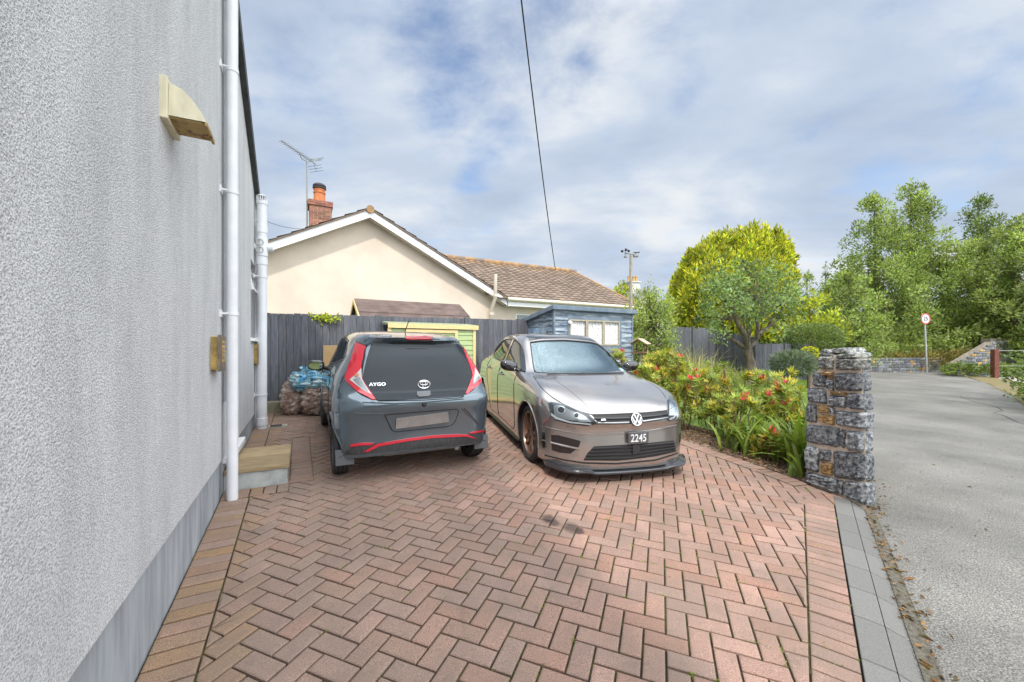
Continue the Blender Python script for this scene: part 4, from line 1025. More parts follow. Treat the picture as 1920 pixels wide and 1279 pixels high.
# garden fences
def short_fence(label, p_a, p_b, Ya, Yb_, ztop_a, ztop_b):
    A, B = at(p_a, ztop_a, Ya), at(p_b, ztop_b, Yb_)
    d = Vector((B.x - A.x, B.y - A.y, 0)); ln = d.length; rz = math.atan2(d.y, d.x)
    t = thing('board_fence', label, 'fence', (A.x, A.y, 0), rz)
    f = MB(); board_run(f, 0, ln, 0, lambda s: GZ(A.x + d.x * s / ln, A.y + d.y * s / ln), lambda s: A.z + (B.z - A.z) * s / ln, bw=.13); f.build('panel', m_fence, t, tint=True)
    for s_ in (0.0, ln * .5, ln):
        f = MB(); f.box((s_ - .05, -.05, GZ(A.x, A.y) - .1), (s_ + .05, -.002, A.z + (B.z - A.z) * s_ / ln + .03)); f.build('post', m_fence, t, tint=True)
    f = MB(); zr_ = (GZ(A.x, A.y) + A.z) / 2; f.box((0, .022, zr_), (ln, .06, zr_ + .08)); f.build('rail', m_fence, t, tint=True)
short_fence('grey board fence at the foot of the golden conifer', 1248, 1345, 16.0, 17.5, 613, 615)
short_fence('grey board fence dropping in steps behind the apple tree', 1345, 1420, 17.2, 15.0, 622, 634)
short_fence('low grey board fence on the right of the apple tree trunk', 1416, 1522, 14.3, 15.6, 645, 644)

# house with white chimney far away
Yf = 34
t = thing('far_house', 'distant white gabled house with chimney seen above the garden shrubs', 'house', (*at(1205, 640, Yf).xy, 0), R(10))
pf = Yf / F_PX
def fl(ix, iy): 
    p = at(ix, iy, Yf); return Matrix.Rotation(R(-10), 4, 'Z') @ (p - Vector(t.location))
f = MB(); A_ = fl(1168, 585); B_ = fl(1206, 545); C_ = fl(1244, 585)
f.prism([(A_.x, 0, 0), (C_.x, 0, 0), (C_.x, 0, A_.z), (B_.x, 0, B_.z), (A_.x, 0, A_.z)], (0, 7, 0)); f.build('wall', material('far_white_render', (.60, .60, .58), .9), t)
f = MB()
for q in (A_, C_):
    sg = -1 if q is A_ else 1
    f.hexa([(B_.x, -.3, B_.z + .05), (q.x + sg * .3, -.3, q.z - .2), (q.x + sg * .3, 7.2, q.z - .2), (B_.x, 7.2, B_.z + .05), (B_.x, -.3, B_.z + .25), (q.x + sg * .3, -.3, q.z), (q.x + sg * .3, 7.2, q.z), (B_.x, 7.2, B_.z + .25)])
f.build('roof', material('far_slate', (.30, .31, .32), .8), t)
f = MB(); c0, c1 = fl(1190, 560), fl(1212, 526); f.box((c0.x, 1.0, c0.z - .5), (c1.x, 2.0, c1.z)); f.box((c0.x - .08, .92, c1.z + .002), (c1.x + .08, 2.08, c1.z + .1)); ch = f.build('chimney', material('far_white_render', (.6, .6, .58)), t)
for k in range(4):
    f = MB(); x_ = c0.x + .14 + k * (c1.x - c0.x - .28) / 3; f.lathe([(0, 0), (.12, 0), (.10, .45), (.13, .46), (.13, .52), (0, .52)], 10, M=Matrix.Translation((x_, 1.5, c1.z + .1))); f.build('chimney_pot', material('yellow_clay_pot', (.52, .33, .12), .8), ch)

# ------------------------------------------------------------------ stone pillar at the end of the roadside wall
def stone_mat(name, c1, c2, scale):
    m = bpy.data.materials.new(name); m.use_nodes = True; nt = m.node_tree; b = nt.nodes['Principled BSDF']
    b.inputs['Roughness'].default_value = .8; b.inputs['Specular IOR Level'].default_value = .35
    tc = N(nt, 'ShaderNodeTexCoord'); a_ = N(nt, 'ShaderNodeAttribute', attribute_name='tint')
    n1 = N(nt, 'ShaderNodeTexNoise', inp={'Scale': scale, 'Detail': 8.0, 'Roughness': .72, 'Distortion': .5}); L(nt, tc, 'Object', n1, 0)
    r = N(nt, 'ShaderNodeMapRange', inp={1: .42, 2: .66}); L(nt, n1, 0, r, 0)
    mx = N(nt, 'ShaderNodeMix', data_type='RGBA'); mx.inputs[6].default_value = tuple(c1) + (1,); mx.inputs[7].default_value = tuple(c2) + (1,); L(nt, r, 0, mx, 0)
    ml = N(nt, 'ShaderNodeMix', data_type='RGBA', blend_type='MULTIPLY'); ml.inputs[0].default_value = 1; L(nt, mx, 2, ml, 6); L(nt, a_, 0, ml, 7)
    L(nt, ml, 2, b, 'Base Color')
    n2 = N(nt, 'ShaderNodeTexNoise', inp={'Scale': 38.0, 'Detail': 8.0, 'Roughness': .7}); L(nt, tc, 'Object', n2, 0)
    bp = N(nt, 'ShaderNodeBump', inp={'Strength': .9, 'Distance': .012}); L(nt, n2, 0, bp, 'Height'); L(nt, bp, 0, b, 'Normal')
    return m
m_stone = stone_mat('blue_grey_stone', (.050, .060, .076), (.40, .41, .40), 30)
m_stone2 = stone_mat('sandstone', (.30, .18, .07), (.42, .30, .16), 12)
m_pmort = material('buff_mortar', (.60, .50, .40), .95, var=.2, vscale=18, bump=.6, bscale=60, bdist=.01)
pe = Vector((PIL_R.x - PIL_L.x, PIL_R.y - PIL_L.y, 0)); PW = pe.length; prz = math.atan2(pe.y, pe.x)
pil = thing('stone_pillar', 'rugged stone pillar with broken top at the end of the roadside wall', 'stone pillar', (PIL_L.x, PIL_L.y, GZ(PIL_L.x, PIL_L.y)), prz)
pgr = GZ(PIL_R.x, PIL_R.y) - GZ(PIL_L.x, PIL_L.y)
def pl(ix, iy):                                   # photo pixel -> (x along face, z) on the pillar's face
    d = (ix - CX) / F_PX; o = PIL_L; 
    # solve PIL_L + pe_n*x = t*(d,1)
    u = pe / PW
    det = u.x * -1 - (-d) * u.y if False else (-u.x + d * u.y)
    x = (o.x - d * o.y) / det if abs(det) > 1e-9 else 0
    Y = o.y + u.y * x
    return x, CAM_Z + (CY - iy) / F_PX * Y - pil.location.z
def rock(mb, quad, depth, bulge, mi=0, tint=(1, 1, 1), n=4, y0=0.0):
    """a rough hewn block: quad of (x, z) corners on the face, bulging towards -y"""
    vs, fs = [], []
    ph = random.uniform(0, 9)
    for j in range(n + 1):
        for i in range(n + 1):
            u, v = i / n, j / n
            a = Vector(quad[0]).lerp(Vector(quad[1]), u); c = Vector(quad[3]).lerp(Vector(quad[2]), u); p = a.lerp(c, v)
            e = min(u, 1 - u, v, 1 - v)
            d = bulge * (1 if e > .01 else .15) * (random.uniform(.72, 1.1))
            jx, jz = (random.uniform(-.003, .003), random.uniform(-.003, .003))
            if e < .01: jx *= 1.3; jz *= 1.3
            if (u in (0, 1)) and (v in (0, 1)): k = .07; p = p.lerp((Vector(quad[0]) + Vector(quad[2])) / 2, k)
            vs.append((p.x + jx, y0 - d, p.y + jz))
    m_ = n + 1
    for j in range(n):
        for i in range(n): fs.append((j * m_ + i, j * m_ + i + 1, (j + 1) * m_ + i + 1, (j + 1) * m_ + i))
    ring = [i for i in range(m_)] + [j * m_ + n for j in range(1, m_)] + [n * m_ + i for i in range(n - 1, -1, -1)] + [j * m_ for j in range(n - 1, 0, -1)]
    o = len(vs)
    for k in ring: x, y, z = vs[k]; vs.append((x, y0 + depth, z))
    for k in range(len(ring)):
        a, b_ = ring[k], ring[(k + 1) % len(ring)]; fs.append((b_, a, o + k, o + (k + 1) % len(ring)))
    mb.add(vs, fs, mi, tint)
# stones as they stand in the photo: pixel quads (zoomed picture coordinates / 3.654 + offset)
Z5 = lambda x, y: pl(1150 + x * .27367, 600 + y * .27367)
ST = [((1325, 1035), (1550, 1095), (1545, 1195), (1320, 1100), 0), ((1585, 1100), (1735, 1115), (1738, 1275), (1580, 1205), 0), ((1552, 1098), (1578, 1103), (1574, 1200), (1550, 1190), 0),
      ((1325, 850), (1415, 880), (1410, 1045), (1325, 1030), 0), ((1425, 885), (1495, 895), (1490, 970), (1420, 965), 0), ((1425, 975), (1508, 980), (1505, 1070), (1422, 1050), 1), ((1510, 895), (1725, 915), (1728, 1108), (1512, 1080), 0),
      ((1325, 715), (1555, 738), (1555, 875), (1325, 838), 0), ((1565, 748), (1595, 755), (1592, 880), (1565, 870), 0), ((1605, 760), (1718, 765), (1720, 905), (1605, 890), 0),
      ((1325, 572), (1398, 580), (1398, 705), (1325, 695), 0), ((1405, 580), (1495, 588), (1495, 640), (1405, 635), 1), ((1405, 650), (1518, 655), (1520, 725), (1405, 690), 1), ((1528, 620), (1725, 635), (1728, 752), (1528, 718), 0), ((1500, 590), (1524, 610), (1522, 645), (1500, 640), 0),
      ((1335, 465), (1458, 470), (1468, 578), (1332, 562), 0), ((1478, 515), (1605, 525), (1605, 605), (1478, 590), 0), ((1615, 500), (1722, 508), (1725, 620), (1615, 605), 0), ((1490, 487), (1605, 498), (1603, 516), (1492, 508), 1),
      ((1378, 355), (1465, 372), (1458, 462), (1372, 450), 0), ((1472, 405), (1515, 408), (1515, 490), (1470, 470), 0), ((1520, 362), (1705, 365), (1712, 490), (1522, 482), 0), ((1475, 385), (1515, 388), (1514, 402), (1474, 400), 1),
      ((1415, 245), (1512, 250), (1510, 340), (1412, 335), 2), ((1528, 265), (1705, 262), (1700, 345), (1528, 340), 2), ((1435, 352), (1515, 356), (1513, 380), (1440, 378), 1), ((1530, 240), (1672, 228), (1690, 260), (1530, 262), 2), ((1420, 225), (1490, 232), (1510, 246), (1418, 243), 2)]
DEP = 0.42
f = MB(); mo = MB(); g2 = MB()
for (a, b_, c, d, k) in ST:
    q = [Z5(*d), Z5(*c), Z5(*b_), Z5(*a)]
    q = [Vector(v) for v in q]; 
    cen = (q[0] + q[2]) / 2; q = [cen + (v - cen) * 1.015 for v in q]
    tn = random.uniform(.75, 1.25)
    if k == 2: tint = (1.35 * tn, 1.3 * tn, 1.15 * tn)
    elif k == 1: tint = (tn, tn, tn)
    else: tint = (tn, tn * 1.0, tn * 1.03)
    rock(f, q, .10, random.uniform(.022, .05), 1 if k == 1 else 0, tint, n=7)
# mortar core follows the leaning outline of the face
ST_CAP = [((1418, 205), (1472, 200), (1492, 228), (1415, 232)), ((1478, 196), (1580, 186), (1602, 230), (1480, 228)), ((1596, 224), (1655, 226), (1664, 250), (1596, 248))]
outl = [Z5(1325, 1100), Z5(1737, 1275), Z5(1727, 900), Z5(1718, 640), Z5(1712, 480), Z5(1700, 262), Z5(1640, 245), Z5(1500, 240), Z5(1420, 248), Z5(1410, 340), Z5(1378, 360), Z5(1345, 468), Z5(1328, 575), Z5(1326, 850)]
dv = Matrix.Rotation(-prz, 3, 'Z') @ rd; dv = dv / dv.y
core = [(x, 0.0, z) for x, z in outl]; core[0] = (outl[0][0], 0, -.2); core[1] = (outl[1][0], 0, -.3)
mo.prism(core[::-1], tuple(dv * DEP))
# road side and the wall running on beyond, rough stones
side = MB()
xr = outl[1][0]
for row in range(7):
    z0 = pgr - .02 + row * .19; y = 0.02
    while y < DEP - .05:
        ln = random.uniform(.14, .24); y1 = min(y + ln, DEP)
        tn = random.uniform(.7, 1.2)
        lean = xr - .01 - .004 * row
        vs0 = len(f.v)
        rock(f, [(y, z0), (y1 - .015, z0), (y1 - .015, z0 + .175), (y, z0 + .175)], .06, random.uniform(.02, .045), 0, (tn, tn, tn), n=5)
        for k in range(vs0, len(f.v)):
            x_, y_, z_ = f.v[k]; f.v[k] = (lean - y_ * .6 + dv.x * x_, x_, z_)
        y = y1 + .0
# broken cap stones
for (cq, back) in zip(ST_CAP, (.02, .05, .0)):
    q = [Vector(Z5(*c)) for c in cq]; q = [q[-1], q[-2], q[1], q[0]] if len(q) == 4 else [q[4], q[3], q[2], q[0]]
    vs0 = len(f.v); tn = random.uniform(1.3, 1.6); rock(f, q, .20, .03, 0, (tn, tn * .98, tn * .92), n=6, y0=back)
f.build('stones', [m_stone, m_stone2], pil, tint=True)
mo.build('mortar', m_pmort, pil)

# ------------------------------------------------------------------ far end of the lane
def stone_wall(name, label, A, B, zt0_, zt1_, thick=.4, cs=.17):
    d = Vector((B.x - A.x, B.y - A.y, 0)); ln = d.length
    gz_ = min(GZ(A.x, A.y), GZ(B.x, B.y))
    t = thing(name, label, 'stone wall', (A.x, A.y, gz_), math.atan2(d.y, d.x))
    f = MB(); mo = MB()
    mo.hexa([(0, .02, -.2), (ln, .02, -.2), (ln, thick, -.2), (0, thick, -.2), (0, .02, zt0_ - gz_ - .02), (ln, .02, zt1_ - gz_ - .02), (ln, thick, zt1_ - gz_ - .02), (0, thick, zt0_ - gz_ - .02)])
    z = -.05
    while z < max(zt0_, zt1_) - gz_ - .02:
        h = random.uniform(.09, cs); x = -random.uniform(0, .1)
        while x < ln:
            l_ = random.uniform(.16, .5); x1 = min(x + l_, ln)
            top = zt0_ + (zt1_ - zt0_) * (x + x1) / 2 / ln - gz_
            if z + h * .6 < top and x1 > 0.05:
                tn = random.uniform(.65, 1.5); w_ = random.uniform(.85, 1.15)
                rock(f, [(max(x, 0), z), (x1 - .015, z + random.uniform(-.01, .01)), (x1 - .015, z + h - .015), (max(x, 0), z + h - .02)], .05, .02, 1 if random.random() < .08 else 0, (tn, tn, tn * w_), n=2)
            x = x1
        z += h
    f.build('stones', [m_stone, m_stone2], t, tint=True); mo.build('mortar', material('old_grey_mortar', (.20, .175, .14), .95, var=.3, vscale=6), t)
wa, wb = gp(1600, 697.5), gp(1765, 697)
stone_wall('stone_wall', 'low mossy stone wall across the far end of the lane', wa, wb, at(1600, 670, wa.y).z, at(1765, 671, wb.y).z)
wa, wb = gp(1796, 694), gp(1880, 690)
wa = at(1796, 694, 19.5); wb = at(1868, 692, 20.5)
stone_wall('stone_wall', 'rough stone wall stepping up the bank by the rusty gate post', wa, wb, at(1800, 682, 19.5).z, at(1868, 640, 20.5).z)
wa = at(1858, 690, 22); wb = at(1900, 690, 22.5)
stone_wall('ruined_wall', 'tall pale ruined stonework rising behind the rusty post', wa, wb, at(1858, 634, 22).z, at(1900, 636, 22.5).z, cs=.3)
# rusty post and field gate
t = thing('field_gate', 'rusty gate post with a thin metal field gate at the lane side', 'gate', (*at(1865, 690, 19.0).xy, GZ(*at(1865, 690, 19.0).xy)), R(-4))
gh = at(1865, 655, 19.0).z - GZ(*at(1865, 690, 19.0).xy)
f = MB(); f.box((-.1, -.1, -.1), (.1, .1, gh)); f.build('post', material('rusty_iron', (.17, .06, .04), .9, var=.3, vscale=10), t, bevel=.01)
f = MB()
for z in (.25, .55, gh * .95): f.tube([(.14, 0, z), (2.0, .1, z)], .018, 6)
f.tube([(.14, 0, .2), (.14, 0, gh)], .02, 6); f.tube([(2.0, .1, .2), (2.0, .1, gh)], .02, 6)
f.build('gate_bars', m_alu, t)
# speed limit sign
sp = gp(1738, 698)
t = thing('speed_sign', 'round red bordered speed limit sign reading 25 on a grey pole', 'road sign', sp)
px = sp.y / F_PX; zc_ = at(1733, 598, sp.y).z - sp.z; xc = at(1733, 598, sp.y).x - sp.x; rr = 10.3 * px
f = MB(); f.tube([(0, 0, -.1), (xc, 0, zc_ + rr * .9)], .045, 10); f.build('pole', material('galvanised_pole', (.42, .44, .42), .55, .3, var=.15, vscale=4), t, smooth=True)
MS = Matrix.Translation((xc, -.075, zc_)) @ Matrix.Rotation(R(8), 4, 'Z') @ Matrix.Rotation(R(90), 4, 'X')
f = MB(); f.lathe([(0, -.012), (rr, -.012), (rr, 0), (0, 0)], 40, M=MS); f.tube([(xc - .0, -.07, zc_ - .06), (xc, -.0, zc_ - .06)], .02, 6); dsk = f.build('sign_plate', material('sign_white', (.75, .75, .75), .4), t)
f = MB(); f.lathe([(rr * .80, .001), (rr * .80, .005), (rr, .005), (rr, .001)], 40, M=MS); f.build('red_ring', material('sign_red', (.62, .03, .045), .4), dsk)
def text_mesh(name, body, size, mat, parent, M, extrude=.002, squash=1.0, bold=0.0):
    cu = bpy.data.curves.new(name, 'FONT'); cu.body = body; cu.size = size; cu.extrude = extrude; cu.align_x = 'CENTER'; cu.align_y = 'CENTER'; cu.offset = bold; cu.resolution_u = 3
    o = bpy.data.objects.new(name + '_tmp', cu); COL.objects.link(o)
    bpy.context.view_layer.update()
    me = bpy.data.meshes.new_from_object(o.evaluated_get(bpy.context.evaluated_depsgraph_get()))
    bpy.data.objects.remove(o); bpy.data.curves.remove(cu)
    me.transform(M @ Matrix.Diagonal((squash, 1, 1, 1))); me.name = name; me.materials.clear(); me.materials.append(mat)
    ob = bpy.data.objects.new(name, me); COL.objects.link(ob); ob.parent = parent
    return ob
text_mesh('numerals', '25', rr * 1.0, material('sign_black', (.02, .02, .022), .5), dsk, MS @ Matrix.Translation((0, 0, .004)), bold=.005)

# ------------------------------------------------------------------ overhead cable and wire
m_cable = material('cable_black', (.03, .03, .032), .6)
pA = at(970, -60, 7.0); pB = at(1041, 505, 15.9)
pts_ = []
for k in range(17):
    q = k / 16; p = pA.lerp(pB, q); p.z -= .5 * 4 * q * (1 - q) * .5; pts_.append(p - pA)
t = thing('overhead_cable', 'black service cable running down through the sky to the bungalow roof', 'cable', pA)
f = MB(); f.tube(pts_, .011, 6); f.tube([p + Vector((.012, .0, .008 * math.sin(i * 2))) for i, p in enumerate(pts_)], .007, 5); f.build('cable', m_cable, t)
pA = at(470, 402, 8.5); pB = at(577, 428, 13.1)
t = thing('thin_wire', 'thin wire stretched from the grey house to the bungalow chimney', 'wire', pA)
f = MB(); f.tube([(pA.lerp(pB, k / 8) - pA) - Vector((0, 0, .12 * 4 * (k / 8) * (1 - k / 8))) for k in range(9)], .006, 5); f.build('wire', m_cable, t)

# ------------------------------------------------------------------ bags of recycling and a cardboard box
def bag(name, label, p, w, d_, h, mats, squash_top=.5, seed=1, tie=True):
    rr_ = random.Random(seed); t = thing(name, label, 'bag', p, R(20)); M_ = 28; Nn = 16
    ph = [rr_.uniform(0, 6.28) for _ in range(8)]
    f = MB(); vs, fs = [], []
    for j in range(Nn + 1):
        v = j / Nn
        rad = (.55 + .45 * math.sin(min(1, v * 2.2) * math.pi / 2)) if v < .45 else 1 - (v - .45) ** 2 * (1.9 - squash_top)
        if v == 0: rad = .35
        rad = max(rad, .10)
        for i in range(M_):
            a = 2 * math.pi * i / M_
            wr = 1 + .05 * math.sin(5 * a + ph[0] + 3 * v) + .045 * math.sin(9 * a + ph[1] - 7 * v) * (0.3 + v) + .03 * math.sin(14 * a + ph[2] + 9 * v)
            q = (abs(math.cos(a)) ** 3.2 + abs(math.sin(a)) ** 3.2) ** (-1 / 3.2)
            vs.append((w / 2 * rad * wr * q * math.cos(a), d_ / 2 * rad * wr * q * math.sin(a), h * v + .012 * math.sin(4 * a + ph[3]) * (v > .5)))
    for j in range(Nn):
        for i in range(M_): fs.append((j * M_ + i, j * M_ + (i + 1) % M_, (j + 1) * M_ + (i + 1) % M_, (j + 1) * M_ + i))
    fs.append(tuple(range(M_))[::-1]); fs.append(tuple(Nn * M_ + i for i in range(M_)))
    vs = [(x + rr_.gauss(0, .011), y + rr_.gauss(0, .011), z + rr_.gauss(0, .009)) for x, y, z in vs]
    f.add(vs, fs); f.build('sack', mats[0], t, smooth=True, sharp=22)
    if tie:
        f = MB(); n = 14; vs, fs = [], []
        for i in range(n):
            a = 2 * math.pi * i / n; r1_ = w * .06; r2_ = w * (.16 + .08 * math.sin(3 * a + ph[4])); vs += [(r1_ * math.cos(a), r1_ * math.sin(a), h - .01), (r2_ * math.cos(a), r2_ * math.sin(a), h + .07 + .03 * math.sin(5 * a))]
        fs = [(2 * i, 2 * ((i + 1) % n), 2 * ((i + 1) % n) + 1, 2 * i + 1) for i in range(n)]
        f.add(vs, fs); f.build('gathered_neck', mats[0], t, smooth=True)
    return t
def plastic(name, c1, c2, c3):
    m = bpy.data.materials.new(name); m.use_nodes = True; nt = m.node_tree; b = nt.nodes['Principled BSDF']
    b.inputs['Roughness'].default_value = .2; b.inputs['Coat Weight'].default_value = 1.0; b.inputs['Coat Roughness'].default_value = .12
    tc = N(nt, 'ShaderNodeTexCoord')
    n1 = N(nt, 'ShaderNodeTexNoise', inp={'Scale': 9.0, 'Detail': 5.0, 'Roughness': .6, 'Distortion': 1.2}); L(nt, tc, 'Object', n1, 0)
    r = N(nt, 'ShaderNodeValToRGB'); e = r.color_ramp.elements; e[0].position, e[0].color = .38, c1 + (1,); e[1].position, e[1].color = .68, c3 + (1,); x = e.new(.52); x.color = c2 + (1,)
    L(nt, n1, 0, r, 0); L(nt, r, 0, b, 'Base Color')
    v = N(nt, 'ShaderNodeTexNoise', inp={'Scale': 16.0, 'Detail': 5.0, 'Roughness': .65, 'Distortion': 2.0}); L(nt, tc, 'Object', v, 0)
    bp = N(nt, 'ShaderNodeBump', inp={'Strength': 1.0, 'Distance': .05}); L(nt, v, 0, bp, 'Height'); L(nt, bp, 0, b, 'Normal')
    return m
m_bagc = plastic('clear_sack', (.30, .18, .13), (.50, .36, .28), (.72, .68, .64)); m_bagb = plastic('blue_sack', (.03, .30, .58), (.25, .52, .62), (.62, .72, .68))
p1 = gp(549, 777); p2 = gp(590, 778)
bag('recycling_bag', 'clear plastic sack of cardboard slumped against the fence', p1, .36, .34, .56, [m_bagc], seed=3)
bag('recycling_bag', 'squat clear sack of cardboard beside the front wheel of the dark car', p2, .36, .34, .46, [m_bagc], seed=8, squash_top=1.5, tie=False)
pb_ = S(*site(*gp(578, 760).xy)); 
bag('recycling_bag', 'blue plastic sack lying on top of the clear sacks', (*p2.lerp(p1, .35).xy, GZ(*p2.xy) + .40), .52, .40, .34, [m_bagb], seed=5, squash_top=1.2)
bag('recycling_bag', 'second blue sack heaped behind the car mirror', (*(p2 + Vector((.22, .38, 0))).xy, GZ(*p2.xy)), .5, .4, .86, [m_bagb], seed=6, squash_top=1.3)
q = at(628, 665, 6.9); t = thing('cardboard_box', 'brown cardboard box standing behind the mirror of the dark car', 'box', (q.x, q.y, GZ(q.x, q.y)), R(10))
f = MB(); f.box((-.16, -.12, 0), (.22, .14, at(620, 648, 6.9).z - GZ(q.x, q.y))); f.build('carton', material('cardboard', (.50, .33, .16), .85, var=.08, vscale=6), t, bevel=.004)
# ------------------------------------------------------------------ cars
def hermite(P, n, axis0_param=None):
    """interpolating cubic through points P (K, M, 3) along axis 0 with chord parameter, resampled to n per row"""
    K = P.shape[0]
    d = np.sqrt(((P[1:] - P[:-1]) ** 2).sum(-1)).mean(1) ** 0.7 + 1e-6
    t = np.r_[0, np.cumsum(d)]
    m = np.zeros_like(P)
    for k in range(K):
        a, b = max(k - 1, 0), min(k + 1, K - 1)
        if 0 < k < K - 1:
            s0 = (P[k] - P[k - 1]) / (t[k] - t[k - 1]); s1 = (P[k + 1] - P[k]) / (t[k + 1] - t[k])
            m[k] = (s0 * (t[k + 1] - t[k]) + s1 * (t[k] - t[k - 1])) / (t[k + 1] - t[k - 1])
        else: m[k] = (P[b] - P[a]) / (t[b] - t[a])
    out = []
    for x in np.linspace(0, t[-1], n):
        k = min(max(np.searchsorted(t, x) - 1, 0), K - 2); h = t[k + 1] - t[k]; u = (x - t[k]) / h
        out.append((2 * u**3 - 3 * u**2 + 1) * P[k] + (u**3 - 2 * u**2 + u) * h * m[k] + (-2 * u**3 + 3 * u**2) * P[k + 1] + (u**3 - u**2) * h * m[k + 1])
    return np.array(out)

def car_grid(levels, nu=120, nv=70, smooth=2):
    P = np.array(levels, float)                           # (levels, points, 3)
    ghost_a = P[:, 1:3][:, ::-1] * (1, -1, 1); ghost_b = P[:, -3:-1][:, ::-1] * (1, -1, 1)
    Q = np.concatenate([ghost_a, P, ghost_b], 1)          # mirror past the centre line so that it stays smooth
    V = hermite(Q.transpose(1, 0, 2), nu * 3).transpose(1, 0, 2)
    # keep y >= 0 portion: from front centre to rear centre
    full = V; K = full.shape[0]; half = []
    for k in range(K):
        row = full[k]; L_ = P.shape[1]
        half.append(row)
    half = np.array(half)
    # find parameter of the first / last real point by resampling separately
    d = np.sqrt(((Q[:, 1:] - Q[:, :-1]) ** 2).sum(-1)).mean(0) ** 0.7 + 1e-6; t = np.r_[0, np.cumsum(d)]
    xs = np.linspace(0, t[-1], nu * 3); want = np.linspace(t[2], t[-3], nu)
    H = np.stack([np.stack([np.interp(want, xs, half[k, :, c]) for c in range(3)], -1) for k in range(K)])
    H[:, 0, 1] = 0; H[:, -1, 1] = 0
    W = hermite(H, nv)
    for _ in range(smooth):
        S_ = W.copy(); S_[1:-1, 1:-1] = (W[:-2, 1:-1] + W[2:, 1:-1] + W[1:-1, :-2] + W[1:-1, 2:]) / 4
        S_[1:-1, 0] = (W[:-2, 0] + W[2:, 0] + 2 * W[1:-1, 1]) / 4; S_[1:-1, -1] = (W[:-2, -1] + W[2:, -1] + 2 * W[1:-1, -2]) / 4
        S_[:, 0, 1] = 0; S_[:, -1, 1] = 0
        W = W * .5 + S_ * .5
    return W

def car_solid(W):
    nv, nu = W.shape[:2]
    vs, fs, idx = [], [], {}
    def vid(j, i, sg):
        y = W[j, i, 1]
        if abs(y) < 1e-4 or i in (0, nu - 1) or j == nv - 1: sg = 1
        k = (j, i, sg)
        if k not in idx:
            idx[k] = len(vs); vs.append((W[j, i, 0], 0.0 if (i in (0, nu - 1) or j == nv - 1) else W[j, i, 1] * sg, W[j, i, 2]))
        return idx[k]
    for sg in (1, -1):
        for j in range(nv - 1):
            for i in range(nu - 1):
                q = [vid(j, i, sg), vid(j, i + 1, sg), vid(j + 1, i + 1, sg), vid(j + 1, i, sg)]
                q2 = [q[k] for k in range(4) if q[k] != q[k - 1]]
                if len(set(q2)) < 3: continue
                fs.append(tuple(q2 if sg > 0 else q2[::-1]))
    # floor
    for i in range(nu - 1):
        a, b = vid(0, i, 1), vid(0, i + 1, 1); c, d = vid(0, i + 1, -1), vid(0, i, -1)
        q = [d, c, b, a]; q2 = [q[k] for k in range(4) if q[k] != q[k - 1]]
        if len(set(q2)) >= 3: fs.append(tuple(q2))
    return vs, fs

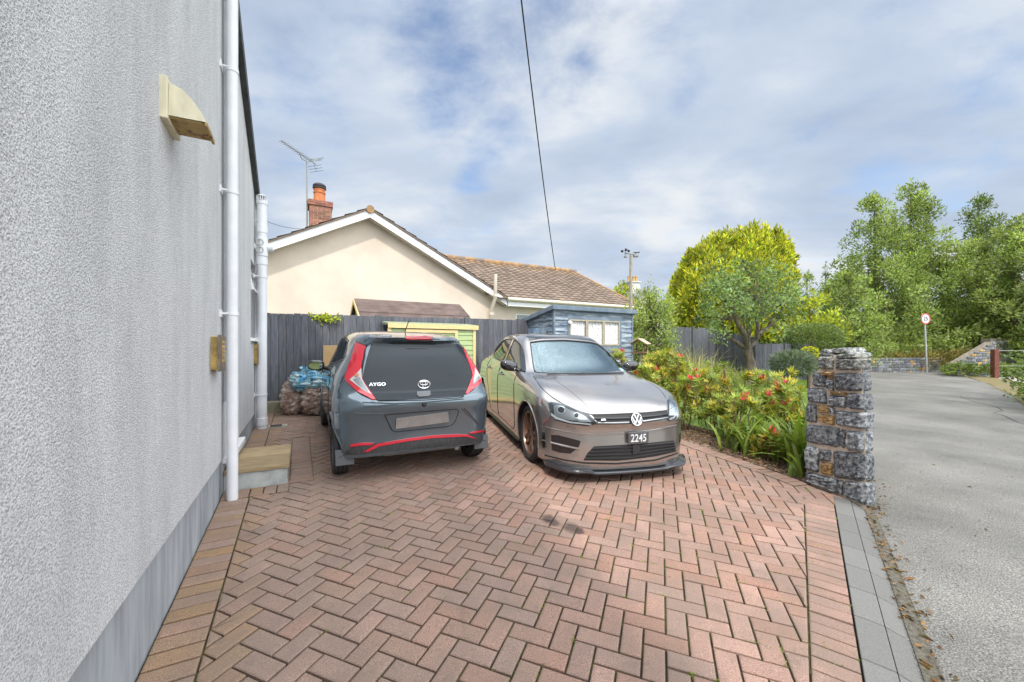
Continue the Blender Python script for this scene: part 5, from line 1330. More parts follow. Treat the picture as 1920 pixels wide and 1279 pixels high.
class Car:
    def __init__(self, name, label, x, y, yaw, levels, group=None, zoom=None, scale=1.0):
        self.o = bpy.data.objects.new(name, None); COL.objects.link(self.o); tag(self.o, label, 'car', group)
        n = Vector((-GA, -GB, 1)).normalized(); fw = Vector((math.sin(yaw), math.cos(yaw), 0)); fw = (fw - n * fw.dot(n)).normalized(); lf = n.cross(fw)
        self.M = Matrix(((fw.x, lf.x, n.x, x), (fw.y, lf.y, n.y, y), (fw.z, lf.z, n.z, GZ(x, y)), (0, 0, 0, 1))) @ Matrix.Diagonal((scale, scale, 1, 1))
        self.o.matrix_world = self.M; self.Mi = self.M.inverted()
        self.eye = self.Mi @ Vector((0, 0, CAM_Z)); self.zoom = zoom
        self.W = car_grid(levels); self.vs, self.fs = car_solid(self.W)
        self.bvh = BVHTree.FromPolygons([Vector(v) for v in self.vs], self.fs)
    def ray(self, ix, iy):
        d = (self.Mi.to_3x3() @ Vector(((ix - CX) / F_PX, 1, (CY - iy) / F_PX))).normalized(); return self.eye, d
    def hit(self, ix, iy, fallback=True):
        o, d = self.ray(ix, iy); p, n, i, t = self.bvh.ray_cast(o, d)
        if p is None and fallback:
            # just outside the silhouette: nearest point of the body to the ray
            best = None
            for k in range(40):
                q = o + d * (2.6 + k * .12); r = self.bvh.find_nearest(q)
                if r[0] is not None and (best is None or r[3] < best[3]): best = r
            return best[0], best[1]
        return p, n
    def local(self, ix, iy, axis, val):                    # pixel -> point on the plane local[axis] = val
        o, d = self.ray(ix, iy); t = (val - o[axis]) / d[axis]; return o + d * t
    def tri(self, poly, step):
        P = [Vector(p) for p in poly]
        pts = []
        for i in range(len(P)):                            # subdivide the outline
            a, b = P[i], P[(i + 1) % len(P)]; m = max(1, int((b - a).length / step))
            pts += [a.lerp(b, k / m) for k in range(m)]
        nb = len(pts)
        xs = [p.x for p in pts]; ys = [p.y for p in pts]
        pp = [(p.x, p.y) for p in pts]
        for x in np.arange(min(xs) + step / 2, max(xs), step):
            for y in np.arange(min(ys) + step / 2, max(ys), step):
                if inside(pp, x, y): pts.append(Vector((x, y)))
        vv, ee, ff, *_ = delaunay_2d_cdt(pts, [(i, (i + 1) % nb) for i in range(nb)], [list(range(nb))], 1, 1e-6)
        return vv, ff
    def patch3(self, pos, nor, ff, off, thick):
        """closed thin shell from surface points"""
        n = len(pos); top = [p + q * off for p, q in zip(pos, nor)]; bot = [p + q * (off - thick) for p, q in zip(pos, nor)]
        cnt = {}
        for f in ff:
            for i in range(len(f)): cnt.setdefault(tuple(sorted((f[i], f[(i + 1) % len(f)]))), []).append((f[i], f[(i + 1) % len(f)]))
        # orient with the surface
        f0 = ff[len(ff) // 2]; nn = (pos[f0[1]] - pos[f0[0]]).cross(pos[f0[2]] - pos[f0[0]])
        flip = nn.dot(nor[f0[0]]) < 0
        faces = [tuple(f[::-1]) if flip else tuple(f) for f in ff]
        fs = list(faces) + [tuple(i + n for i in f[::-1]) for f in faces]
        for e, l in cnt.items():
            if len(l) == 1:
                a, b = l[0]
                if flip: a, b = b, a
                fs.append((b, a, a + n, b + n))
        return top + bot, fs
    def smooth_normals(self, pos, nor, ff, it=6):
        nb = [[] for _ in pos]
        for f in ff:
            for i in range(len(f)): nb[f[i]].append(f[(i + 1) % len(f)]); nb[f[(i + 1) % len(f)]].append(f[i])
        N_ = [Vector(q) for q in nor]
        for _ in range(it):
            N_ = [(N_[i] + sum((N_[j] for j in nb[i]), Vector())).normalized() for i in range(len(N_))]
        return N_
    def patch(self, name, poly, mat, off=.004, thick=.02, step=3.0, parent=None, mirror=False, zoomed=True, raw=False, smooth=True, edge_fade=False):
        if zoomed: poly = [self.zoom(*p) for p in poly]
        vv, ff = self.tri(poly, step)
        pos, nor = [], []
        for v in vv:
            p, q = self.hit(v.x, v.y); pos.append(Vector(p)); nor.append(Vector(q))
        nor = self.smooth_normals(pos, nor, ff)
        vs, fs = self.patch3(pos, nor, ff, off, thick)
        if raw: return vs, fs
        out = []
        for sg in ((1, -1) if mirror else (1,)):
            mb = MB(); mb.add([(v[0], v[1] * sg, v[2]) for v in vs], fs if sg > 0 else [f[::-1] for f in fs]); out.append(mb.build(name, mat, parent or self.o, smooth=smooth, sharp=45))
        return out if mirror else out[0]
    def line(self, name, poly, mat, r=.003, parent=None, mirror=False, off=0.0, zoomed=True, step=5):
        if zoomed: poly = [self.zoom(*p) for p in poly]
        pts = []
        for i in range(len(poly) - 1):
            a, b = Vector(poly[i]), Vector(poly[i + 1]); m = max(1, int((b - a).length / step)); pts += [a.lerp(b, k / m) for k in range(m)]
        pts.append(Vector(poly[-1])); P3 = []
        for p in pts:
            h, q = self.hit(p.x, p.y); P3.append(h + q * off)
        # ease ray noise
        for _ in range(2): P3 = [P3[0]] + [(P3[i - 1] + 2 * P3[i] + P3[i + 1]) / 4 for i in range(1, len(P3) - 1)] + [P3[-1]]
        for sg in ((1, -1) if mirror else (1,)):
            mb = MB(); mb.tube([(p.x, p.y * sg, p.z) for p in P3], r, 6); o = mb.build(name, mat, parent or self.o, smooth=True)
        return o
    def side_patch(self, name, poly, mat, sgn, off, thick, step=.05, parent=None, raw=False):
        """outline drawn in the side view (x, z), laid on the left (sgn 1) or right (-1) flank"""
        vv, ff = self.tri(poly, step); pos, nor = [], []
        for v in vv:
            p, q, *_ = self.bvh.ray_cast(Vector((v.x, sgn * 3, v.y)), Vector((0, -sgn, 0)))
            if p is None: p, q, *_ = self.bvh.find_nearest(Vector((v.x, sgn * .7, v.y)))
            pos.append(p); nor.append(q)
        nor = self.smooth_normals(pos, nor, ff, 3)
        vs, fs = self.patch3(pos, nor, ff, off, thick)
        if raw: return vs, fs
        mb = MB(); mb.add(vs, fs); return mb.build(name, mat, parent or self.o, smooth=True, sharp=45)
    def side_line(self, name, pts, mat, sgn, r=.003, parent=None):
        P3 = []
        for i in range(len(pts) - 1):
            for k in range(8):
                x = pts[i][0] + (pts[i + 1][0] - pts[i][0]) * k / 8; z = pts[i][1] + (pts[i + 1][1] - pts[i][1]) * k / 8
                p, q, *_ = self.bvh.ray_cast(Vector((x, sgn * 3, z)), Vector((0, -sgn, 0)))
                if p is None: p, q, *_ = self.bvh.find_nearest(Vector((x, sgn * .7, z)))
                P3.append(p)
        mb = MB(); mb.tube(P3, r, 6); return mb.build(name, mat, parent or self.o, smooth=True)
    def body(self, mats, cutters, smooth_angle=38):
        """cutters: list of (verts, faces, material index)"""
        me = bpy.data.meshes.new('body'); me.from_pydata([tuple(v) for v in self.vs], [], self.fs)
        for m in mats: me.materials.append(m)
        me.update(); o = bpy.data.objects.new('body', me); COL.objects.link(o)
        tmp = bpy.data.collections.new('cut'); scene.collection.children.link(tmp); cobs = []
        for vs, fs, mi in cutters:
            cm = bpy.data.meshes.new('c'); cm.from_pydata([tuple(v) for v in vs], [], fs)
            for m in mats: cm.materials.append(m)
            cm.polygons.foreach_set('material_index', [mi] * len(cm.polygons)); cm.update()
            bm = bmesh.new(); bm.from_mesh(cm); bmesh.ops.remove_doubles(bm, verts=bm.verts, dist=1e-5); bmesh.ops.recalc_face_normals(bm, faces=bm.faces); bm.to_mesh(cm); bm.free()
            c = bpy.data.objects.new('c', cm); tmp.objects.link(c); cobs.append(c)
            def ext(m):
                a = np.empty(len(m.vertices) * 3, np.float32); m.vertices.foreach_get('co', a); a = a.reshape(-1, 3); return a.max(0) - a.min(0)
            e0 = ext(o.data)
            md = o.modifiers.new('b', 'BOOLEAN'); md.operation = 'DIFFERENCE'; md.solver = 'EXACT'; md.object = c
            bpy.context.view_layer.update()
            nm = bpy.data.meshes.new_from_object(o.evaluated_get(bpy.context.evaluated_depsgraph_get()))
            o.modifiers.remove(md)
            if len(nm.vertices) > 100 and (ext(nm) > e0 - .03).all() and len(nm.polygons) > .6 * len(o.data.polygons): o.data = nm
            else: print('CUT SKIPPED', len(cobs), len(nm.vertices))
        res = o.data
        for c in cobs: bpy.data.objects.remove(c)
        bpy.data.collections.remove(tmp); bpy.data.objects.remove(o)
        res.polygons.foreach_set('use_smooth', [True] * len(res.polygons)); res.set_sharp_from_angle(angle=R(smooth_angle)); res.name = 'body'
        b = bpy.data.objects.new('body', res); COL.objects.link(b); b.parent = self.o; self.bodyo = b
        return b

def cyl(x, z, r, y0, y1, seg=48):
    vs = []; 
    for y in (y0, y1):
        for k in range(seg): a = 2 * math.pi * k / seg; vs.append((x + r * math.cos(a), y, z + r * math.sin(a)))
    fs = [tuple(range(seg)), tuple(range(2 * seg - 1, seg - 1, -1))] + [(k, k + seg, (k + 1) % seg + seg, (k + 1) % seg) for k in range(seg)]
    return vs, fs

m_rubber = material('tyre_rubber', (.030, .030, .031), .75, var=.2, vscale=30)
m_blackp = material('black_trim', (.018, .018, .019), .42)
m_gblack = material('gloss_black', (.012, .012, .014), .06, coat=1.0)
m_chrome = material('chrome', (.75, .76, .78), .12, 1.0)
m_seam = material('panel_gap', (.008, .008, .008), .8)
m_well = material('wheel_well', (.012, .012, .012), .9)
m_disc = material('brake_disc', (.30, .29, .28), .4, .9)

def wheel(car, x, y, r, width, rim_r, rim_mat, spokes, name='wheel', steer=0.0, split=True, cover=None):
    """axis along local y, outer face away from the car"""
    sg = 1 if y > 0 else -1
    w = bpy.data.objects.new(name, None); COL.objects.link(w); w.parent = car.o; w.location = (x, y, r); w.rotation_euler = (0, 0, steer)
    MX = Matrix.Rotation(R(-90 * sg), 4, 'X')            # lathe z -> outward
    h = width / 2
    f = MB()
    prof = [(rim_r, -h * .82), (rim_r + .02, -h * .95), (r - .045, -h), (r - .012, -h * .86), (r - .002, -h * .62)]
    for k in range(-1, 2): prof += [(r, h * (k * .44 - .14)), (r - .008, h * (k * .44 - .12)), (r - .008, h * (k * .44 + .10)), (r, h * (k * .44 + .12))]
    prof += [(r - .002, h * .62), (r - .012, h * .86), (r - .045, h), (rim_r + .02, h * .95), (rim_r, h * .82)]
    f.lathe(prof, 64, M=MX); f.build('tyre', m_rubber, w, smooth=True, sharp=30)
    f = MB(); f.lathe([(rim_r - .012, -h * .8), (rim_r + .004, -h * .82), (rim_r + .004, h * .84), (rim_r - .010, h * .86), (rim_r - .018, h * .7), (rim_r - .03, -h * .8)], 48, M=MX)
    if spokes:
        for k in range(spokes):
            for dl in ((-.13, .13) if split else (0,)):
                a0 = 2 * math.pi * k / spokes; a1 = a0 + dl * 1.5
                c0, s0 = math.cos(a0 + dl * .5), math.sin(a0 + dl * .5); c1, s1 = math.cos(a1), math.sin(a1)
                w0, w1 = .017, .013
                p0 = Vector((c0 * .05, s0 * .05, h * .55)); p1 = Vector((c1 * (rim_r - .012), s1 * (rim_r - .012), h * .74)); t = Vector((-s0, c0, 0)); t1 = Vector((-s1, c1, 0))
                mid = p0.lerp(p1, .5) + Vector((0, 0, .012))
                for (a, b_, ta, tb, wa, wb) in ((p0, mid, t, t, w0 * 1.3, w0), (mid, p1, t, t1, w0, w1)):
                    V_ = [a - ta * wa, b_ - tb * wb, b_ + tb * wb, a + ta * wa]; lo = [v - Vector((0, 0, .035)) for v in V_]
                    f.hexa([MX @ v for v in lo] + [MX @ v for v in V_])
        f.lathe([(0, h * .60), (.045, h * .60), (.062, h * .55), (.062, h * .2)], 24, M=MX)
    rim = f.build('rim', rim_mat, w, smooth=True, sharp=35)
    f = MB(); f.lathe([(.0, -.02), (rim_r * .72, -.02), (rim_r * .72, .0), (.07, 0), (.07, .03), (0, .03)], 32, M=MX); f.build('brake_disc', m_disc, w, smooth=True, sharp=40)
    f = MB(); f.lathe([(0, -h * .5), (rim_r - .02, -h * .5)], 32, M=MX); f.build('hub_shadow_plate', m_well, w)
    return w

def glassy(name, col, mirror, rough=.02, alpha=None):
    """tinted automotive glass: a partly see-through pane with a strong outer reflection"""
    m = bpy.data.materials.new(name); m.use_nodes = True; nt = m.node_tree; nt.nodes.remove(nt.nodes['Principled BSDF']); out = nt.nodes['Material Output']
    tr = N(nt, 'ShaderNodeBsdfTransparent'); tr.inputs[0].default_value = col + (1,)
    gl = N(nt, 'ShaderNodeBsdfGlossy', inp={1: rough}); gl.inputs[0].default_value = (.9, .95, 1, 1)
    fr = N(nt, 'ShaderNodeFresnel', inp={0: 1.5}); ad = N(nt, 'ShaderNodeMath', operation='MULTIPLY_ADD', inp={1: .5, 2: mirror}); L(nt, fr, 0, ad, 0); ad.use_clamp = True
    mx = N(nt, 'ShaderNodeMixShader'); L(nt, ad, 0, mx, 0); L(nt, tr, 0, mx, 1); L(nt, gl, 0, mx, 2); L(nt, mx, 0, out, 0)
    return m
def lamp_glass(name, col): return material(name, col, .08, coat=1.0)

# ============================================================ the brownish grey hatchback, facing the camera
GX = lambda x, y: (890 + x * .24236, 600 + y * .24236)
def row(xs, ys, zs):
    if not hasattr(zs, '__len__'): zs = [zs] * 14
    return list(zip(xs, ys, zs))
side = [-.55, -1.25, -2.0, -2.63]
GL = [
 row([.862, .847, .755, .575, .42, 0, *side, -3.0, -3.15, -3.22, -3.24], [0, .35, .625, .765, .82, .85, .845, .845, .845, .86, .80, .68, .45, 0], .135),
 row([.880, .865, .772, .59, .43, 0, *side, -3.08, -3.28, -3.35, -3.37], [0, .35, .635, .78, .835, .868, .862, .855, .86, .888, .86, .72, .45, 0], .175),
 row([.875, .86, .78, .60, .44, 0, *side, -3.09, -3.30, -3.37, -3.385], [0, .35, .635, .785, .845, .888, .887, .885, .888, .899, .87, .73, .45, 0], .36),
 row([.868, .853, .773, .60, .44, 0, *side, -3.09, -3.30, -3.37, -3.385], [0, .35, .635, .788, .855, .895, .895, .895, .897, .902, .872, .735, .45, 0], .555),
 row([.893, .878, .795, .61, .43, 0, *side, -3.08, -3.29, -3.36, -3.375], [0, .35, .63, .785, .86, .894, .897, .898, .90, .90, .868, .73, .45, 0], [.605, .605, .61, .615, .62, .62, .62, .62, .63, .64, .65, .66, .66, .66]),
 row([.845, .83, .745, .565, .41, 0, *side, -3.06, -3.26, -3.33, -3.345], [0, .35, .62, .785, .868, .888, .895, .898, .898, .893, .86, .72, .45, 0], [.69, .69, .69, .70, .715, .73, .745, .755, .765, .775, .78, .785, .785, .785]),
 row([.785, .768, .68, .50, .38, 0, *side, -3.04, -3.23, -3.31, -3.32], [0, .35, .59, .745, .825, .862, .885, .888, .888, .877, .842, .70, .44, 0], [.752, .752, .76, .785, .81, .84, .865, .885, .90, .915, .92, .925, .925, .925]),
 row([.66, .645, .555, .42, .31, .02, -.52, -1.25, -2.0, -2.62, -3.02, -3.20, -3.28, -3.29], [0, .33, .535, .665, .735, .785, .845, .858, .858, .842, .80, .68, .43, 0], [.812, .812, .815, .845, .872, .908, .935, .95, .965, .98, .985, .99, .99, .99]),
 row([.26, .25, .20, .13, .06, -.12, -.52, -1.25, -2.0, -2.6, -2.99, -3.16, -3.245, -3.255], [0, .30, .48, .60, .67, .728, .805, .838, .840, .818, .768, .655, .42, 0], [.905, .905, .908, .920, .930, .940, .962, .98, 1.0, 1.02, 1.03, 1.04, 1.04, 1.04]),
 row([-.20, -.215, -.255, -.30, -.35, -.42, -.60, -1.25, -2.0, -2.58, -2.94, -3.11, -3.195, -3.21], [0, .30, .48, .60, .66, .71, .778, .815, .820, .795, .74, .63, .40, 0], [.985, .985, .985, .982, .982, .982, .99, 1.005, 1.025, 1.045, 1.06, 1.07, 1.07, 1.07]),
 row([-.62, -.63, -.66, -.70, -.74, -.79, -.92, -1.3, -2.0, -2.52, -2.82, -2.98, -3.06, -3.08], [0, .28, .45, .56, .615, .655, .70, .735, .738, .70, .645, .56, .36, 0], [1.195, 1.195, 1.19, 1.185, 1.185, 1.185, 1.185, 1.195, 1.205, 1.21, 1.22, 1.22, 1.22, 1.22]),
 row([-.99, -.995, -1.01, -1.04, -1.07, -1.11, -1.21, -1.45, -2.0, -2.45, -2.72, -2.87, -2.97, -2.99], [0, .26, .42, .51, .55, .58, .61, .628, .622, .595, .55, .48, .33, 0], [1.392, 1.392, 1.386, 1.380, 1.376, 1.376, 1.382, 1.394, 1.395, 1.385, 1.37, 1.36, 1.355, 1.355]),
 row([-1.11, -1.115, -1.12, -1.14, -1.16, -1.19, -1.28, -1.5, -2.0, -2.42, -2.68, -2.82, -2.94, -2.96], [0, .22, .36, .45, .485, .51, .535, .55, .545, .52, .48, .42, .30, 0], [1.440, 1.440, 1.435, 1.430, 1.430, 1.434, 1.442, 1.450, 1.448, 1.43, 1.41, 1.40, 1.395, 1.395]),
 row([-1.30, -1.30, -1.30, -1.32, -1.33, -1.36, -1.42, -1.6, -2.0, -2.35, -2.55, -2.65, -2.72, -2.75], [0, .15, .24, .29, .31, .33, .345, .35, .345, .33, .31, .27, .18, 0], [1.468, 1.468, 1.468, 1.467, 1.467, 1.470, 1.473, 1.476, 1.474, 1.458, 1.444, 1.432, 1.425, 1.422]),
 row([-1.45, -1.46, -1.47, -1.48, -1.5, -1.52, -1.55, -1.68, -2.0, -2.3, -2.45, -2.52, -2.58, -2.6], [0] * 14, [1.478, 1.478, 1.478, 1.479, 1.479, 1.48, 1.481, 1.482, 1.48, 1.466, 1.456, 1.448, 1.442, 1.44]),
]
golf = Car('hatchback_car', 'brownish grey hatchback with copper wheels facing the camera', 0.985, 4.805, R(164.7), GL, zoom=GX, scale=.974)
m_gp = material('brown_grey_metallic_paint', (.42, .395, .38), .17, .8, var=.02, vscale=3, coat=1.0)
m_cabin = material('dark_cabin', (.10, .105, .11), .85)
WS_ = [(430, 172), (520, 160), (700, 156), (880, 170), (952, 184), (1030, 246), (1110, 316), (1185, 378), (1212, 402), (1000, 412), (700, 417), (462, 407), (445, 300)]
cut = []
for wx in (0.0, -2.63):
    for sg in (1, -1):
        v, f_ = cyl(wx, .325, .362, sg * .58, sg * 1.1); cut.append((v, f_, 1))
# cabin hollow: a shrunken copy of the glasshouse
def hollow(car, z0, z1, x0, x1, shrink=.05):
    m = MB(); rows_ = []
    nz, nx = 7, 14
    for j in range(nz):
        z = z0 + (z1 - z0) * j / (nz - 1); r_ = []
        for i in range(nx):
            x = x0(z) + (x1(z) - x0(z)) * i / (nx - 1)
            p, q, *_ = car.bvh.ray_cast(Vector((x, 3, max(z, 1.0))), Vector((0, -1, 0)))
            y = (p.y if p else .5) - shrink
            if z < 1.0: y = min(y, .70)
            r_.append((x, y, z))
        rows_.append(r_)
    vs, fs = [], []
    for j in range(nz):
        r_ = rows_[j]; vs += r_ + [(x, -y, z) for x, y, z in r_[::-1]]
    n = 2 * nx
    for j in range(nz - 1):
        for i in range(n): fs.append((j * n + i, j * n + (i + 1) % n, (j + 1) * n + (i + 1) % n, (j + 1) * n + i))
    fs.append(tuple(range(n))[::-1]); fs.append(tuple((nz - 1) * n + i for i in range(n)))
    return vs, fs
v, f_ = hollow(golf, .60, 1.345, lambda z: -.42 - max(0, z - .95) * 1.62, lambda z: -2.9 if z < 1.05 else -2.9 + (z - 1.05) * .9)
cut.append((v, f_, 2))
SIDE_F = [(-.76, 1.015), (-1.40, 1.040), (-1.43, 1.352), (-1.30, 1.350), (-1.12, 1.275), (-.92, 1.140)]
SIDE_R = [(-1.53, 1.045), (-2.24, 1.072), (-2.36, 1.15), (-2.30, 1.275), (-2.12, 1.345), (-1.52, 1.362)]
SIDE_Q = [(-2.36, 1.085), (-2.62, 1.115), (-2.50, 1.225), (-2.42, 1.25)]
SIDES = [SIDE_F, SIDE_R]
hp = [golf.hit(*GX(*p))[0] for p in WS_]; hc_ = sum(hp, Vector()) / len(hp); hn = Vector()
for i in range(len(hp)): hn += (hp[i] - hc_).cross(hp[(i + 1) % len(hp)] - hc_)
hn.normalize(); hn = hn if hn.x > 0 else -hn
pj = [p - hn * (p - hc_).dot(hn) for p in hp]; k_ = len(pj)
cut.append(([p + hn * .14 for p in pj] + [p - hn * .20 for p in pj], [tuple(range(k_)), tuple(range(2 * k_ - 1, k_ - 1, -1))] + [(i, i + k_, (i + 1) % k_ + k_, (i + 1) % k_) for i in range(k_)], 2))
TF = [(306, 152), (335, 163), (362, 195), (380, 245), (388, 310), (394, 402), (384, 408), (300, 365), (236, 330), (258, 262)]
TR = [(292, 148), (244, 262), (222, 322), (178, 300), (136, 278), (165, 225), (205, 172), (240, 146)]
SIDES = [TF, TR]
flip = lambda vs, fs: ([Vector((v[0], -v[1], v[2])) for v in vs], [f[::-1] for f in fs])
for pl_ in SIDES:
    v, f_ = golf.patch('x', pl_, None, off=.05, thick=.13, step=4, raw=True); cut.append((v, f_, 2)); v, f_ = flip(v, f_); cut.append((v, f_, 2))
REAR = [(-.46, 1.09), (.46, 1.09), (.40, 1.30), (-.40, 1.30)]
vs_ = []; 
for x in (-2.7, -3.4): vs_ += [(x, y, z) for y, z in REAR]
cut.append((vs_, [(0, 1, 2, 3), (7, 6, 5, 4), (0, 4, 5, 1), (1, 5, 6, 2), (2, 6, 7, 3), (3, 7, 4, 0)], 2))
golf.body([m_gp, m_well, m_cabin], cut)
m_ws = glassy('windscreen_glass', (.86, .95, .95), .004)
m_sg = glassy('side_glass', (.42, .46, .44), .16)
G = golf.patch('windscreen', [((x - 800) * 1.012 + 800, (y - 285) * 1.012 + 285) for x, y in WS_], m_ws, off=-.004, thick=.004, step=6)
for pl_ in SIDES:
    c = Vector(np.mean(pl_, axis=0)); golf.patch('side_window', [tuple(c + (Vector(p) - c) * 1.03) for p in pl_], m_sg, off=-.003, thick=.004, step=4, mirror=True)
f = MB(); f.add([(-3.105, -.5, 1.07), (-3.105, .5, 1.07), (-2.90, .43, 1.325), (-2.90, -.43, 1.325)], [(0, 1, 2, 3)]); f.build('rear_window', m_sg, golf.o)
# black frames round the windows
for pl_ in SIDES: golf.line('window_seal', pl_ + [pl_[0]], m_blackp, .008, mirror=True)
golf.line('windscreen_seal', WS_ + [WS_[0]], m_blackp, .007)
# panoramic roof panel
PANO = [(430, 160), (520, 144), (700, 140), (880, 156), (948, 172), (900, 147), (780, 126), (600, 108), (430, 107), (385, 118), (412, 140)]
golf.patch('roof_panel', PANO, m_gblack, off=.004, thick=.012, step=4)
# interior
f = MB(); f.hexa([(-.46, -.66, .60), (-.95, -.66, .60), (-.95, .66, .60), (-.46, .66, .60), (-.44, -.64, .965), (-.92, -.62, .93), (-.92, .62, .93), (-.44, .64, .965)]); f.build('dashboard', material('dash_grey', (.20, .215, .22), .6), golf.o, bevel=.03)
f = MB(); f.tube([(-1.02 + .055 * math.sin(a) * -1, -.36 + .185 * math.cos(a), 1.0 + .175 * math.sin(a)) for a in np.linspace(0, 2 * math.pi, 33)[:-1]], .016, 8, closed=True)
f.tube([(-1.02, -.54, 1.0), (-1.0, -.36, .99), (-1.02, -.18, 1.0)], .018, 6); f.tube([(-1.0, -.36, .99), (-.85, -.36, .92)], .03, 8); f.build('steering_wheel', m_blackp, golf.o, smooth=True)
for x0, ys in ((-1.55, (-.36, .36)), (-2.35, (-.40, 0, .40))):
    for y in ys:
        f = MB(); f.hexa([(x0, y - .24, .6), (x0 - .1, y - .24, .6), (x0 - .1, y + .24, .6), (x0, y + .24, .6), (x0 - .12, y - .20, 1.10), (x0 - .22, y - .20, 1.10), (x0 - .22, y + .20, 1.10), (x0 - .12, y + .20, 1.10)])
        f.hexa([(x0 - .13, y - .12, 1.12), (x0 - .21, y - .12, 1.12), (x0 - .21, y + .12, 1.12), (x0 - .13, y + .12, 1.12), (x0 - .15, y - .11, 1.27), (x0 - .22, y - .11, 1.27), (x0 - .22, y + .11, 1.27), (x0 - .15, y + .11, 1.27)])
        f.build('seat', material('seat_cloth', (.22, .23, .24), .9), golf.o, bevel=.03)
f = MB(); f.box((-1.06, -.11, 1.275), (-1.03, .11, 1.335)); f.tube([(-1.05, 0, 1.33), (-1.06, 0, 1.37)], .015, 6); f.build('rear_view_mirror', m_blackp, golf.o, bevel=.01)
golf.patch('permit_sticker', [(1120, 368), (1150, 362), (1188, 392), (1150, 398)], material('paper_white', (.7, .72, .72), .6), off=-.010, thick=.001, step=3)
# bonnet and its shut lines
BON = [(452, 432), (520, 532), (600, 600), (690, 655), (800, 705), (905, 733), (1050, 731), (1205, 724), (1350, 716), (1488, 700), (1492, 660), (1478, 602), (1440, 545), (1380, 500), (1300, 455), (1236, 424), (1000, 422), (700, 428)]
golf.patch('bonnet', BON, m_gp, off=.0028, thick=.012, step=5)
golf.line('bonnet_seam', BON[:6], m_seam, .0055); golf.line('bonnet_seam', BON[9:16], m_seam, .0055); golf.line('bonnet_seam', BON[5:10], m_seam, .006); golf.line('bumper_seam', [(592, 748), (560, 790), (530, 815)], m_seam, .004); golf.line('roof_seam', [(300, 118), (370, 128), (425, 160)], m_seam, .005)
golf.patch('bonnet_centre', [(575, 436), (700, 520), (830, 628), (912, 722), (1050, 724), (1205, 717), (1350, 708), (1440, 698), (1420, 620), (1370, 545), (1290, 480), (1190, 432), (1000, 429), (750, 433)], m_gp, off=.0062, thick=.012, step=5)
# wipers
golf.line('wiper', [(1150, 418), (1000, 421), (850, 424), (720, 424)], m_blackp, .008, off=.012); golf.line('wiper', [(850, 420), (700, 422), (560, 428)], m_blackp, .007, off=.012)
# head lamps, traced on both sides
m_lamp = material('headlamp_housing', (.30, .305, .31), .3, .6); m_lens = glassy('headlamp_lens', (.92, .94, .95), .0); m_lampd = material('headlamp_dark', (.03, .032, .035), .25)
HL = [(570, 645), (592, 634), (650, 642), (760, 688), (880, 730), (938, 786), (946, 806), (860, 820), (740, 806), (625, 776), (592, 742)]
HR = [(1490, 620), (1508, 604), (1548, 650), (1566, 715), (1552, 765), (1505, 784), (1490, 770), (1496, 700)]
def scaled(P, k): c = np.mean(P, axis=0); return [tuple(c + (np.array(p) - c) * k) for p in P]
for P_ in (HL, HR):
    h = golf.patch('headlight', P_, m_lampd, off=.004, thick=.03, step=4)
    left = P_ is HL
    if left:
        golf.patch('reflector', [(612, 664), (660, 660), (740, 700), (850, 745), (905, 790), (830, 792), (700, 770), (620, 745)], m_lamp, off=.008, thick=.006, step=4, parent=h)
        spots = [((672, 700), 34), ((790, 742), 24)]
        golf.patch('daytime_strip', [(596, 720), (640, 752), (740, 785), (900, 802), (900, 810), (740, 796), (630, 766), (594, 736)], material('frosted_white', (.75, .77, .78), .3), off=.011, thick=.004, step=4, parent=h)
    else:
        golf.patch('reflector', [(1503, 640), (1520, 640), (1548, 690), (1545, 735), (1510, 750)], m_lamp, off=.008, thick=.006, step=3, parent=h)
        golf.patch('daytime_strip', [(1500, 762), (1535, 750), (1552, 720), (1556, 735), (1540, 762), (1502, 776)], material('frosted_white', (.75, .77, .78), .3), off=.011, thick=.004, step=3, parent=h)
        spots = [((1522, 680), 17)]
    for (c, r_) in spots:
        pts_ = [(c[0] + r_ * math.cos(a), c[1] + r_ * .95 * math.sin(a)) for a in np.linspace(0, 2 * math.pi, 17)[:-1]]
        golf.patch('projector_ring', pts_, m_chrome, off=.013, thick=.008, step=3, parent=h)
        golf.patch('projector_lens', scaled(pts_, .72), m_gblack, off=.017, thick=.008, step=3, parent=h)
    golf.patch('lens', P_, m_lens, off=.024, thick=.003, step=5, parent=h)
# upper grille with two bars and the round badge
m_mesh = material('grille_mesh', (.014, .014, .015), .55, bump=.8, bscale=160)
g_ = golf.patch('grille', [(908, 737), (1050, 735), (1205, 728), (1350, 718), (1490, 703), (1494, 768), (1400, 782), (1290, 797), (1190, 806), (1050, 809), (948, 808), (935, 770)], m_mesh, off=.003, thick=.02, step=5)
golf.line('chrome_strip', [(950, 795), (1080, 796), (1190, 792)], m_chrome, .008, parent=g_, off=.010); golf.line('chrome_strip', [(1295, 784), (1400, 772), (1490, 758)], m_chrome, .008, parent=g_, off=.010)
golf.line('bar', [(925, 766), (1080, 767), (1195, 762)], m_gblack, .012, parent=g_, off=.006); golf.line('bar', [(1292, 755), (1400, 745), (1490, 733)], m_gblack, .012, parent=g_, off=.006)
golf.patch('small_badge', [(975, 770), (1005, 768), (1010, 780), (972, 782)], m_chrome, off=.022, thick=.006, step=3, parent=g_)
bp_, bn_ = golf.hit(*GX(1246, 768)); 
def frame_at(p, n, up=Vector((0, 0, 1))):
    n = n.normalized(); x = up.cross(n).normalized(); y = n.cross(x); return Matrix(((x.x, y.x, n.x, p.x), (x.y, y.y, n.y, p.y), (x.z, y.z, n.z, p.z), (0, 0, 0, 1)))
bn_ = Vector((1, 0, .28)); MBD = frame_at(bp_ + Vector((.012, 0, 0)), bn_)
